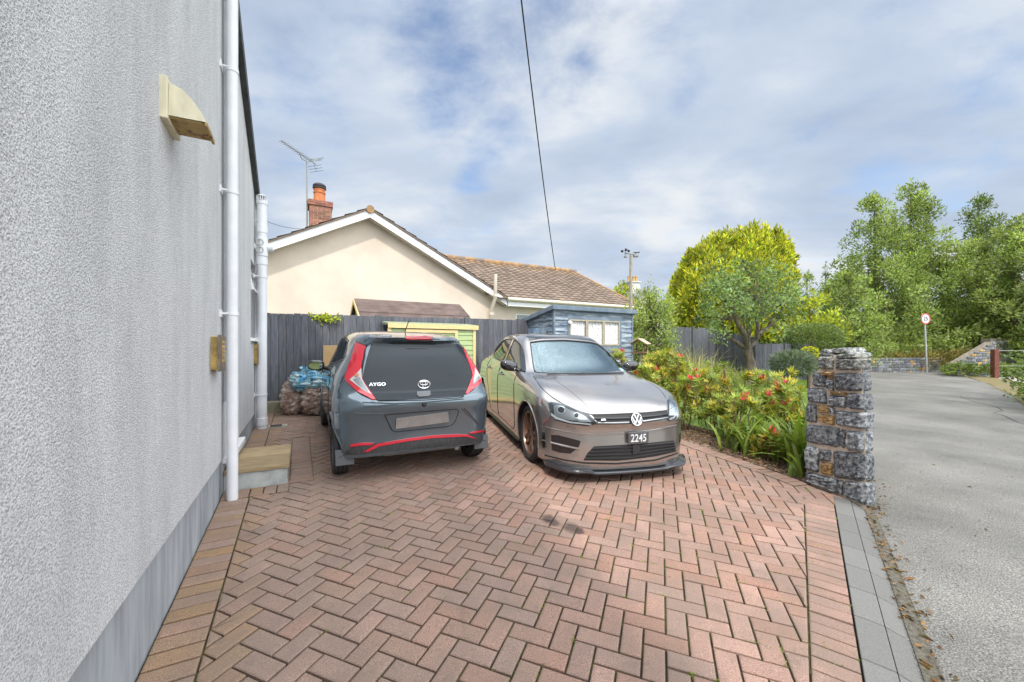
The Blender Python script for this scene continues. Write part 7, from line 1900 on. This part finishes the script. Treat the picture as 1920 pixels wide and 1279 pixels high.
# golden conifer
Yc = 21.0; o_ = Vector((*at(1372, 650, Yc).xy, 0)); o_.z = GZ(o_.x, o_.y)
t = thing('golden_conifer', 'broad golden yellow conifer rising behind the garden fence', 'tree', o_)
px = Yc / F_PX
outl = [(1256, 600), (1258, 560), (1268, 530), (1285, 500), (1300, 478), (1330, 455), (1352, 446), (1372, 452), (1395, 440), (1412, 432), (1432, 434), (1445, 446), (1462, 448), (1478, 460), (1488, 500), (1490, 560), (1485, 610)]
cl = []
top = lambda x: np.interp(x, [p[0] for p in outl], [p[1] for p in outl])
for x in np.arange(1266, 1486, 13):
    y = top(x) + 10
    while y < 640:
        dep = math.sqrt(max(0, 1 - ((x - 1373) / 122) ** 2)) * 118 * px * min(1, .35 + (y - top(x)) / 120)
        for sgn in (-1, .2):
            q = pxl(x + random.uniform(-6, 6), y + random.uniform(-6, 6), Yc + dep * sgn, o_); 
            cl.append((q, (.30, .30, .50)))
        y += 17
for k in range(70):
    x = random.uniform(1258, 1488); cl.append((pxl(x, top(x) + random.uniform(-9, 16), Yc - random.uniform(0, 1.2), o_), (.12, .12, .42)))
for k in range(60):
    y = random.uniform(470, 610); x = random.choice((np.interp(y, [446, 478, 530, 600], [1345, 1300, 1268, 1256]), np.interp(y, [446, 478, 530, 600], [1455, 1484, 1489, 1488]))); cl.append((pxl(x + random.uniform(-5, 5), y, Yc, o_), (.2, .2, .3)))
crown('crown', cl, 420, .25, .085, leaf_mat('golden_foliage', (.46, .46, .045), .6, .35), t, up=.75, shell=.2, lo=.55, hi=1.5, hue=.16, jit=.7)
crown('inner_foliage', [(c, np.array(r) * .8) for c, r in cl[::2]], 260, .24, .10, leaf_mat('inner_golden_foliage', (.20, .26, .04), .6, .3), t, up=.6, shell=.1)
f = limbs('trunk', [([Vector((0, 0, -.1)), Vector((0, 0, 4.5))], .22, .08)], m_bark, t)

# apple tree with grey limbs
Ya = 13.2; o_ = Vector((*at(1404, 694, Ya).xy, 0)); o_.z = GZ(o_.x, o_.y)
t = thing('apple_tree', 'old apple tree with forked grey trunk and round green crown', 'tree', o_)
A = lambda x, y, d=0: pxl(x, y, Ya + d, o_)
fork = A(1402, 655)
lp = [([Vector((0, 0, -.15)), A(1407, 680), A(1403, 668), fork], .16, .14),
      ([fork, A(1385, 645), A(1372, 636, .1), A(1358, 622, .2), A(1352, 600, .2)], .085, .045), ([fork, A(1398, 632, -.1), A(1386, 612, -.2), A(1377, 592, -.2), A(1370, 560, -.1)], .115, .05),
      ([fork, A(1415, 640, .1), A(1425, 625, .1), A(1442, 612, .2), A(1462, 595, .3), A(1470, 570, .3)], .09, .035), ([A(1420, 633), A(1421, 610, -.1), A(1417, 590, -.1), A(1412, 550)], .065, .03), ([A(1424, 627), A(1438, 615, .4), A(1452, 590, .6), A(1450, 560, .6)], .05, .03), ([A(1400, 640), A(1406, 612, .5), A(1400, 580, .6), A(1395, 540, .5)], .06, .03)]
limbs('trunk', lp, m_bark, t, 10)
cl = []
for k in range(95):
    a = random.uniform(0, 2 * math.pi); rr_ = math.sqrt(random.random()); x = 1402 + 98 * rr_ * math.cos(a); yy = 572 + 70 * rr_ * math.sin(a)
    if yy > 605 and abs(x - 1402) < 40: continue
    dd = random.uniform(-1, 1) * 1.5 * math.sqrt(max(.05, 1 - rr_ * rr_))
    cl.append((A(x, yy, dd), (.28, .28, .34)))
for x in (1330, 1355, 1378, 1398, 1420, 1448, 1470, 1487): cl.append((A(x, 560 - 68 * math.sqrt(max(0, 1 - ((x - 1402) / 105) ** 2)) + random.uniform(-8, 12), 0), (.16, .2, .34)))
crown('crown', cl, 430, .115, .07, leaf_mat('apple_leaf', (.20, .275, .115), .5, .35), t, shell=.15, up=.3, lo=.55, hi=1.5)
tw = [(wob(random.choice(lp)[0][-1], c[0], 3, .08), .02, .006) for c in cl[::2]]
limbs('twigs', tw, m_bark, t, 5)

def spire_tree(name, label, ix, ytop, ybase, Y, halfw, mat, per=370, lnw=(.20, .082), group=None, gaps=.25, conic=1.0, seed=1, nsp=60, csize=1.0, droop=0.0, trunkvis=True, lean=0):
    random.seed(seed); global rng; rng = np.random.default_rng(seed)
    o_ = Vector((*at(ix, ybase, Y).xy, 0)); o_.z = GZ(o_.x, o_.y); t = thing(name, label, 'tree', o_, group=group)
    px = Y / F_PX; H = (at(ix, ytop, Y).z - o_.z); w = halfw * px
    cl, tw = [], []
    for k in range(nsp):
        v = random.random() ** .8; z = H * (.10 + .86 * v)
        env = w * ((1 - v) ** (.55 * conic) * (.45 + .55 * min(1, v / .22))) * random.uniform(.4, 1.22) + .12
        a = random.uniform(0, 2 * math.pi)
        c = Vector((env * math.cos(a) + lean * v, env * math.sin(a), z)); s = csize * (.26 + .40 * (1 - v)) * random.uniform(.5, 1.25) * (H / 8)
        cl.append((c, (s, s, s * 1.25))); tw.append((wob((lean * v * .5, 0, max(.2, z - env * .8 - .3)), c, 3, .08), .035 * (1.2 - v), .008))
    for k in range(int(nsp * .25)):
        v = random.uniform(.2, .98); cl.append((Vector((lean * v, 0, H * v)), (csize * .4 * (1.1 - v) * H / 8 + .12,) * 2 + (csize * .6 * H / 8 * (1.1 - v) + .2,)))
    cl.append((Vector((lean, 0, H * .97)), (.18, .18, .5)))
    crown('crown', cl, per, lnw[0], lnw[1], mat, t, shell=.25, up=.5, lo=.5, hi=1.45, droop=droop)
    limbs('trunk', [([Vector((0, 0, -.2)), Vector((.05, .05, H * .5)), Vector((lean * .9, 0, H * .93))], .16 * H / 9, .03)] , m_bark, t, 8); limbs('branches', tw, m_bark, t, 5)
    return t
m_l1 = leaf_mat('poplar_leaf', (.28, .345, .12), .45, .42); m_l2 = leaf_mat('sallow_leaf', (.31, .37, .135), .5, .42); m_l3 = leaf_mat('dark_leaf', (.17, .225, .085), .5, .35); m_l4 = leaf_mat('lime_leaf', (.42, .46, .06), .5, .4)
G_ = 'trees beyond the end of the lane'
spire_tree('tall_tree', 'tallest light green tree behind the speed sign', 1708, 338, 668, 26, 66, m_l1, seed=21, nsp=85, group=G_)
spire_tree('tall_tree', 'twin topped leafy tree left of the tallest tree', 1640, 362, 668, 25, 74, m_l1, seed=22, nsp=90, group=G_)
spire_tree('tall_tree', 'open crowned tree with separate top right of the tallest tree', 1835, 362, 660, 27, 56, m_l3, seed=23, nsp=70, per=260, group=G_)
spire_tree('bushy_tree', 'broad bushy tree leaning over the lane by the right hedge', 1895, 425, 690, 22.8, 84, m_l2, seed=24, nsp=110, conic=.45, per=400, csize=1.1, group=G_)
spire_tree('bushy_tree', 'rounded grey green bush tree left of the twin topped tree', 1592, 508, 668, 22, 52, m_l1, seed=25, nsp=60, conic=.5, csize=1.4, group=G_)
spire_tree('small_tree', 'small dark pointed tree seen far behind the clipped bush', 1548, 498, 640, 34, 17, m_l3, seed=26, nsp=30, group=G_)
spire_tree('small_tree', 'small pale tree just right of the golden conifer', 1513, 512, 640, 32, 22, m_l2, seed=27, nsp=34, conic=.6, group=G_)
spire_tree('lime_bush', 'bright lime green bush behind the clipped round bush', 1518, 550, 655, 18.5, 38, m_l4, seed=28, nsp=40, conic=.4, csize=1.7)
spire_tree('lime_bush', 'yellow green bush tree growing behind the bungalow roof end', 1168, 535, 640, 22, 46, m_l4, seed=29, nsp=46, conic=.35, csize=1.6)
spire_tree('dense_shrub', 'dense green shrub with arching shoots beside the blue shed', 1218, 542, 690, 11.6, 42, m_l2, seed=30, nsp=100, conic=.42, per=900, lnw=(.085, .038), csize=2.0)
spire_tree('bushy_tree', 'leafy tree filling the bank between the sign and the gate', 1775, 452, 672, 26.5, 76, m_l2, seed=31, nsp=110, conic=.5, csize=1.2, group=G_)
spire_tree('bushy_tree', 'dark green tree crown closing the gap at the right edge', 1945, 392, 700, 22, 78, m_l2, seed=32, nsp=110, conic=.6, group=G_)
random.seed(50); rng = np.random.default_rng(50)
# clipped bush
def mass(name, label, cat, c, r, mat, n, lnw, kind=None, top_flat=.0, power=2.6, group=None):
    o_ = Vector((c.x, c.y, GZ(c.x, c.y))); t = thing(name, label, cat, o_, group=group)
    d = rdir(n); e = (np.abs(d) ** power).sum(1) ** (-1 / power); p = d * e[:, None] * np.array(r) * rng.uniform(.9, 1.03, n)[:, None] + np.array([0, 0, c.z - o_.z])
    leaf_mesh('foliage', p, d + rdir(n) * .8 + np.array([0, 0, .3]), rdir(n), lnw[0] * rng.uniform(.7, 1.3, n), lnw[1], tints(n, .6, 1.35), mat, t)
    limbs('stem', [([Vector((0, 0, -.1)), Vector((0, 0, c.z - o_.z))], .08, .05)], m_bark, t)
    return t
c = at(1524, 637, 15.2); mass('clipped_bush', 'smooth clipped round topped bush at the end of the grey fence', 'bush', c, (.86, .8, .58), leaf_mat('box_leaf', (.21, .27, .10), .5, .25), 9000, (.07, .04))
c = at(1486, 682, 12.2); mass('lavender_bush', 'grey green spiky lavender bush in front of the low fence', 'bush', c, (.44, .4, .26), leaf_mat('lavender_leaf', (.22, .28, .20), .6, .25), 2200, (.22, .014))
c = at(1518, 662, 12.6); t = mass('yellow_flowers', 'small clump of yellow flowers beside the clipped bush', 'flowers', c, (.2, .2, .18), leaf_mat('yellow_petal', (.50, .50, .03), .6, .3), 260, (.06, .05))
# leafy undergrowth on the bank
def undergrowth(name, poly_pts, Y0, Y1, n, mat, lnw, kind='stuff', zlo=0.0, zhi=.6):
    P = []
    for _ in range(n):
        a = random.random(); i = random.randrange(len(poly_pts) - 1); x0, y0 = poly_pts[i]; x1, y1 = poly_pts[i + 1]
        ix = x0 + (x1 - x0) * a; iy = y0 + (y1 - y0) * a; Y = random.uniform(Y0, Y1); b = at(ix, iy, Y); z0 = GZ(b.x, b.y); P.append((b.x, b.y, z0 + (b.z - z0) * random.random() ** .6 * random.uniform(.9, 1.05)))
    P = np.array(P); return tag(leaf_mesh(name, P, rdir(n) + np.array([0, -.4, .5]), rdir(n), lnw[0] * rng.uniform(.6, 1.4, n), lnw[1] * rng.uniform(.7, 1.3, n), tints(n, .5, 1.4), mat, None), kind=kind)
undergrowth('bank_undergrowth', [(1590, 640), (1660, 648), (1700, 645), (1760, 630), (1800, 618), (1850, 600), (1900, 600), (1960, 600)], 22.6, 25, 9000, m_l2, (.22, .11))
undergrowth('bank_grass', [(1640, 668), (1700, 662), (1740, 664), (1780, 660), (1830, 655), (1870, 650)], 21.9, 23, 2500, leaf_mat('dry_grass', (.30, .25, .09), .7, .3), (.35, .03))
undergrowth('verge_weeds', [(1765, 690), (1800, 680), (1830, 686), (1880, 684), (1900, 690)], 19, 21, 1500, leaf_mat('weed_leaf', (.16, .22, .05), .6, .3), (.22, .06))
undergrowth('far_woodland', [(1480, 610), (1560, 590), (1640, 590), (1720, 590), (1800, 570), (1900, 560), (2050, 540)], 30, 38, 9000, m_l3, (.5, .28))
undergrowth('garden_backing', [(1240, 632), (1300, 634), (1340, 640), (1420, 636), (1500, 632), (1560, 640)], 17.8, 19, 5200, m_l3, (.2, .1))
# hedge at the right edge of the lane
hc = gp(1905, 748); o_ = Vector((hc.x, hc.y, hc.z)); t = thing('roadside_hedge', 'tall ivy covered hedge at the right edge of the lane', 'hedge', o_)
cl = []
for k in range(34):
    q = random.uniform(-6.5, 1.6); p = rd * q + rn * (.55 + random.uniform(-.25, .6)); z = random.uniform(.15, 2.9 if q < 1 else 2.2)
    cl.append((Vector((p.x, p.y, z)), (.5, .5, .55)))
for k in range(16):
    q = random.uniform(-6, 1.4); p = rd * q + rn * (.2 + random.uniform(-.1, .2)); cl.append((Vector((p.x, p.y, random.uniform(.1, .7))), (.35, .35, .35)))
crown('foliage', cl, 330, .12, .08, leaf_mat('ivy_leaf', (.16, .22, .06), .4, .3), t, shell=.2, lo=.5, hi=1.5)
limbs('stems', [(wob(rd * q + rn * .6, rd * q + rn * .6 + Vector((0, 0, 2.4)), 4, .04), .05, .02) for q in (-5, -3.5, -2, -.6, .6)], m_bark, t)

# ------------------------------------------------------------------ bed of red tipped shrubs
m_pl = leaf_mat('pieris_leaf', (.33, .36, .075), .4, .35); m_pr = leaf_mat('red_leaf', (.58, .085, .115), .4, .35)
def whorl(c, axis, n, ln, spread):
    axis = np.array(axis) / np.linalg.norm(axis); a = np.cross(axis, [.3, .9, .1]); a /= np.linalg.norm(a); b = np.cross(axis, a); an = np.linspace(0, 2 * np.pi, n, endpoint=False) + rng.uniform(0, 6)
    d = np.cos(an)[:, None] * a + np.sin(an)[:, None] * b; D = d * spread + axis * rng.uniform(.25, .9, n)[:, None]; Wd = np.cross(D, axis); return np.tile(c, (n, 1)) + axis * rng.uniform(-.015, .015, n)[:, None], D, Wd
def red_shrub(label, x, y, h, w, tips, reds, group, seed):
    random.seed(seed); global rng; rng = np.random.default_rng(seed)
    z0 = GZ(x, y); t = thing('red_tipped_shrub', label, 'shrub', (x, y, z0), group=group)
    P, D, W_, T = [], [], [], []; RP, RD, RW = [], [], []; st = []
    mains = [(random.uniform(-.5, .5) * w, random.uniform(-.4, .4) * w) for _ in range(max(3, tips // 9))]
    stems_top = []
    for mx_, my_ in mains:
        top = Vector((mx_, my_, h * random.uniform(.72, .95))); path = wob((mx_ * .3, my_ * .3, -.03), top, 4, .04); st.append((path, .011, .005)); stems_top.append(path)
    for k in range(int(tips * 1.5)):
        path = random.choice(stems_top); b = path[random.choice((2, 3, 4, 4))]
        c = b + Vector((random.gauss(0, .13) * w * 1.5, random.gauss(0, .13) * w * 1.5, random.uniform(-.05, .16) * h)); c.z = max(.08, min(c.z, h * 1.06))
        if k >= tips: c.z *= random.uniform(.35, .8)
        st.append(([b, b.lerp(c, .5) + Vector((0, 0, -.01)), c], .005, .003))
        ax = np.array(c - b) + np.array([0, 0, .15]); n = random.randint(8, 12); ln = random.uniform(.075, .115)
        p, d, w_ = whorl(np.array(c), ax, n, ln, 1.0); P.append(p); D.append(d); W_.append(w_); tone = random.uniform(.7, 1.3); yl = random.random() < .42
        T.append(tints(n, .75, 1.25) * tone * (np.array([1.35, 1.12, .9]) if yl else np.array([.85, 1, 1])))
        p, d, w_ = whorl(np.array(c) - np.array([0, 0, .05]), ax, 6, ln, 1.25); P.append(p); D.append(d); W_.append(w_); T.append(tints(6, .6, 1.0) * tone)
        if k < reds:
            c2 = np.array(c) + np.array([0, 0, .035]); n2 = random.randint(6, 10); p, d, w_ = whorl(c2, ax, n2, .07, .55); RP.append(p); RD.append(d); RW.append(w_)
    P = np.concatenate(P); n = len(P); leaf_mesh('leaves', P, np.concatenate(D), np.concatenate(W_), .10 * rng.uniform(.75, 1.25, n), .030, np.concatenate(T), m_pl, t, fold=.3)
    for rp, rd__, rw in zip(RP, RD, RW): n = len(rp); leaf_mesh('red_shoot', rp, rd__, rw, .085 * rng.uniform(.7, 1.25, n), .026, tints(n, .7, 1.5, .25), m_pr, t, fold=.3)
    limbs('stems', st, m_stem, t, 5)
GR = 'red tipped shrubs in the bed beside the drive'
def along(d, off):
    k = 0; rem = d
    while k < len(bed_line) - 2 and rem > (bed_line[k + 1] - bed_line[k]).length: rem -= (bed_line[k + 1] - bed_line[k]).length; k += 1
    a, b = bed_line[k], bed_line[k + 1]; tt = (b - a).normalized(); return a + tt * rem + Vector((tt.y, -tt.x, 0)) * off
SH = [(.35, .75, .78, .34, 14, 2, 'small red tipped shrub nearest the stone pillar'), (.72, .30, .40, .30, 10, 3, 'lowest red tipped shrub at the front of the bed near the pillar'), (.85, 1.0, .98, .40, 22, 4, 'red tipped shrub just behind the strap leaved clump'),
      (1.25, .45, .78, .42, 16, 3, 'red tipped shrub overhanging the mulch by the strap leaves'), (1.35, 1.3, 1.05, .5, 26, 4, 'red topped shrub in front of the apple tree trunk'), (1.75, .62, .95, .42, 20, 3, 'leggy red tipped shrub on the middle of the bed edge'),
      (1.9, 1.5, 1.0, .5, 22, 2, 'yellowish shrub in the second row mid bed'), (2.25, .48, .88, .42, 18, 3, 'red tipped shrub just off the headlight of the brown car'), (2.35, 1.15, 1.02, .5, 24, 3, 'taller red tipped shrub behind the brown car headlight'),
      (2.8, .55, .95, .5, 24, 2, 'shrub leaning towards the wing of the brown car'), (2.9, 1.4, 1.08, .55, 26, 2, 'yellow green shrub in front of the tall grasses'), (3.3, .6, 1.08, .55, 28, 3, 'shrub beside the windscreen of the brown car'), (3.5, 1.3, 1.15, .6, 28, 2, 'shrub below the bird table'), (3.9, .55, 1.22, .55, 30, 4, 'tallest red tipped shrub by the corner of the blue shed'), (3.0, 2.1, .9, .5, 18, 3, 'low yellowish shrub towards the lawn')]
for k, (d_, off, h, w, tp, rd_, lab) in enumerate(SH):
    p = along(d_, off); red_shrub(lab, p.x, p.y, h * (.90 if d_ < 2.0 else 1.0), w, int(tp * 1.25), rd_, GR, 100 + k)
random.seed(77); rng = np.random.default_rng(77)
# blades: strap leaves and grasses
def blades(name, label, cat, x, y, n, h, lean, wd, mat, seg=5, spread=.12, kind=None, tint=(.6, 1.3), heads=None):
    z0 = GZ(x, y); t = thing(name, label, cat, (x, y, z0)); f = MB()
    for _ in range(n):
        a = random.uniform(0, 2 * math.pi); b = Vector((random.gauss(0, spread), random.gauss(0, spread), 0)); hh = h * random.uniform(.6, 1.1); ln_ = lean * random.uniform(.4, 1.3)
        d = Vector((math.cos(a), math.sin(a), 0)); s = Vector((-d.y, d.x, 0)); vs = []; tn = random.uniform(*tint); tc = (tn * random.uniform(.9, 1.15), tn, tn * .9)
        for k in range(seg + 1):
            u = k / seg; w_ = wd * (1 - u ** 2.2) * (.75 + .5 * u) * .5 + .0008; p = b + d * hh * ln_ * u ** 2.0 + Vector((0, 0, hh * (u - .42 * ln_ * u ** 3))); vs += [p - s * w_, p + s * w_]
        f.add(vs, [(2 * k, 2 * k + 1, 2 * k + 3, 2 * k + 2) for k in range(seg)], 0, tc)
    f.build('blades', mat, t, tint=True); return t
m_strap = leaf_mat('strap_leaf', (.20, .29, .065), .35, .35); m_gr = leaf_mat('grass_blade', (.33, .36, .14), .5, .35); m_dry = leaf_mat('straw_blade', (.48, .44, .22), .6, .35)
p = along(.45, .42); blades('strap_leaf_clump', 'clump of glossy strap leaves arching beside the stone pillar', 'plant', p.x, p.y, 46, .72, .75, .05, m_strap, 6, .10)
p = along(.85, .55); blades('strap_leaf_clump', 'smaller strap leaved clump left of the one by the pillar', 'plant', p.x, p.y, 34, .66, .8, .045, m_strap, 6, .12)
p = along(1.1, .38); blades('strap_leaf_clump', 'broad strap leaved clump in the middle of the bed edge', 'plant', p.x, p.y, 40, .62, .85, .045, m_strap, 6, .13)
p = along(.65, .85); blades('strap_leaf_clump', 'tall strap leaved clump behind the one by the pillar', 'plant', p.x, p.y, 40, .85, .6, .045, m_strap, 6, .13)
p = along(1.6, .9); blades('strap_leaf_clump', 'strap leaved clump rising between the second row shrubs', 'plant', p.x, p.y, 36, .70, .8, .04, m_strap, 6, .14)
p = along(.22, .12); blades('strap_leaf_clump', 'few drooping strap leaves at the foot of the pillar', 'plant', p.x, p.y, 7, .45, 1.3, .05, m_strap, 6, .03)
p = at(1335, 700, 11.0); blades('ornamental_grass', 'golden green ornamental grass arching in front of the grey fence', 'grass', p.x, p.y, 330, 1.15, .9, .014, m_gr, 6, .20)
p = at(1300, 700, 12.2); blades('ornamental_grass', 'taller straw coloured grass with thin arching stems', 'grass', p.x, p.y, 200, 1.5, .75, .010, m_dry, 6, .25)
p = at(1262, 700, 11.4); blades('ornamental_grass', 'upright green reeds beside the dense shrub', 'grass', p.x, p.y, 150, 1.5, .4, .018, m_gr, 5, .18)
p = at(1380, 700, 12.4); blades('ornamental_grass', 'fine grass tuft at the left of the apple tree foot', 'grass', p.x, p.y, 160, .8, .8, .010, m_gr, 5, .2)
# lawn blades, weeds in the joints, fallen leaves: nobody could count them
def scatter(name, pts, n_each, h, wd, mat, dz=0.0):
    P, D = [], []
    for (x, y) in pts:
        for _ in range(n_each): P.append((x + random.gauss(0, .03), y + random.gauss(0, .03), GZ(x, y) + dz)); D.append((random.gauss(0, .5), random.gauss(0, .5), 1))
    n = len(P); return tag(leaf_mesh(name, np.array(P), np.array(D), rdir(n), h * rng.uniform(.5, 1.3, n), wd, tints(n, .6, 1.4), mat, None), kind='stuff')
lw = [(p.x, p.y) for p in lawn]; xs_ = [p[0] for p in lw]; ys_ = [p[1] for p in lw]; pts_ = []
while len(pts_) < 5000:
    x, y = random.uniform(min(xs_), max(xs_)), random.uniform(min(ys_), max(ys_))
    if inside(lw, x, y): pts_.append((x, y))
scatter('lawn_grass', pts_, 4, .06, .012, leaf_mat('lawn_blade', (.16, .26, .04), .6, .35))
pts_ = []
for _ in range(1900):                                     # weeds and moss tufts along the paving joints
    i_, j_ = random.randint(-14, 20), random.randint(-40, 30); P_ = lat(4 * i_ + j_ + random.choice((0, 2, 3)), -j_ + random.choice((0, -1)))
    if inside(drive2, *P_) and P_[1] > .8 and site(*P_)[0] > 0.1 and random.random() < .8: pts_.append(P_)
P, D = [], []
for x, y in pts_:
    dj = random.choice(((uc, -us), (us, uc)))
    for _ in range(random.randint(3, 12)): q_ = random.gauss(0, .03); P.append((x + dj[0] * q_ + random.gauss(0, .0025), y + dj[1] * q_ + random.gauss(0, .0025), GZ(x, y) - .005)); D.append((random.gauss(0, .8), random.gauss(0, .8), .7))
D = D[:len(P)] if len(D) >= len(P) else D + [(random.gauss(0, .8), random.gauss(0, .8), .7) for _ in range(len(P) - len(D))]
n = len(P); tag(leaf_mesh('joint_weeds', np.array(P), np.array(D), rdir(n), .013 * rng.uniform(.5, 1.5, n), .006, tints(n, .7, 1.4), leaf_mat('moss_green', (.20, .26, .04), .7, .3), None), kind='stuff')
P, D = [], []
for _ in range(420):
    q = random.uniform(-2.5, 2.2); off = abs(random.gauss(0, .07)) + .0; p = KR1 + kd * (q * 1.3 - 1.2) + kn * off
    if q > 1.6: p = PIL_R + rd * random.uniform(0, 1.2) + rn * off
    P.append((p.x, p.y, GZ(p.x, p.y) - .022)); D.append((random.gauss(0, 1), random.gauss(0, 1), random.uniform(0, .3)))
for _ in range(22):
    p = gp(random.uniform(1640, 1900), random.uniform(720, 1000)); P.append((p.x, p.y, GZ(p.x, p.y) - .024)); D.append((random.gauss(0, 1), random.gauss(0, 1), .15))
n = len(P); tag(leaf_mesh('leaf_litter', np.array(P), np.array(D), rdir(n), .035 * rng.uniform(.3, 1.5, n), .016, tints(n, .4, 1.5, .3), leaf_mat('dead_leaf', (.20, .12, .05), .8, .1), None), kind='stuff')
P, D = [], []
for _ in range(2600):
    d_ = random.uniform(0, 3.4); p = along(d_, random.uniform(.02, .85)); P.append((p.x, p.y, GZ(p.x, p.y) + .008)); D.append((random.gauss(0, 1), random.gauss(0, 1), random.uniform(0, .25)))
n = len(P); tag(leaf_mesh('mulch_chips', np.array(P), np.array(D), rdir(n), .035 * rng.uniform(.4, 1.4, n), .016, tints(n, .5, 1.6, .2), leaf_mat('bark_chip', (.24, .155, .09), .9, .05), None), kind='stuff')
# climber spilling over the back fence
q = onN(612, 598, FN); o_ = S(q[0], FN - .02, q[1]); t = thing('climbing_plant', 'small green climber spilling over the top of the board fence', 'plant', o_, TH)
n = 150; leaf_mesh('leaves', rng.normal(size=(n, 3)) * np.array([.10, .03, .035]) + np.array([0, 0, .02]), rdir(n) + np.array([0, -.6, 0]), rdir(n), .06, .04, tints(n), m_l4, t)

# the hedge across the street, behind the camera: it shows in the car's rear window
t = thing('street_hedge', 'dark clipped hedge across the street mirrored in the rear window of the dark car', 'hedge', (0, -9.0, GZ(0, -9)))
cl = [(Vector((x + random.uniform(-.3, .3), random.uniform(-.3, .3), z + random.uniform(-.2, .2))), (.75, .6, .6)) for x in np.arange(-9, 9.1, .8) for z in (.4, 1.3, 2.2)]
crown('foliage', cl, 110, .22, .13, m_l3, t, shell=.3)
f = MB(); f.box((-9.3, -.15, -.3), (9.3, .25, 2.3)); f.build('stems', m_bark, t)
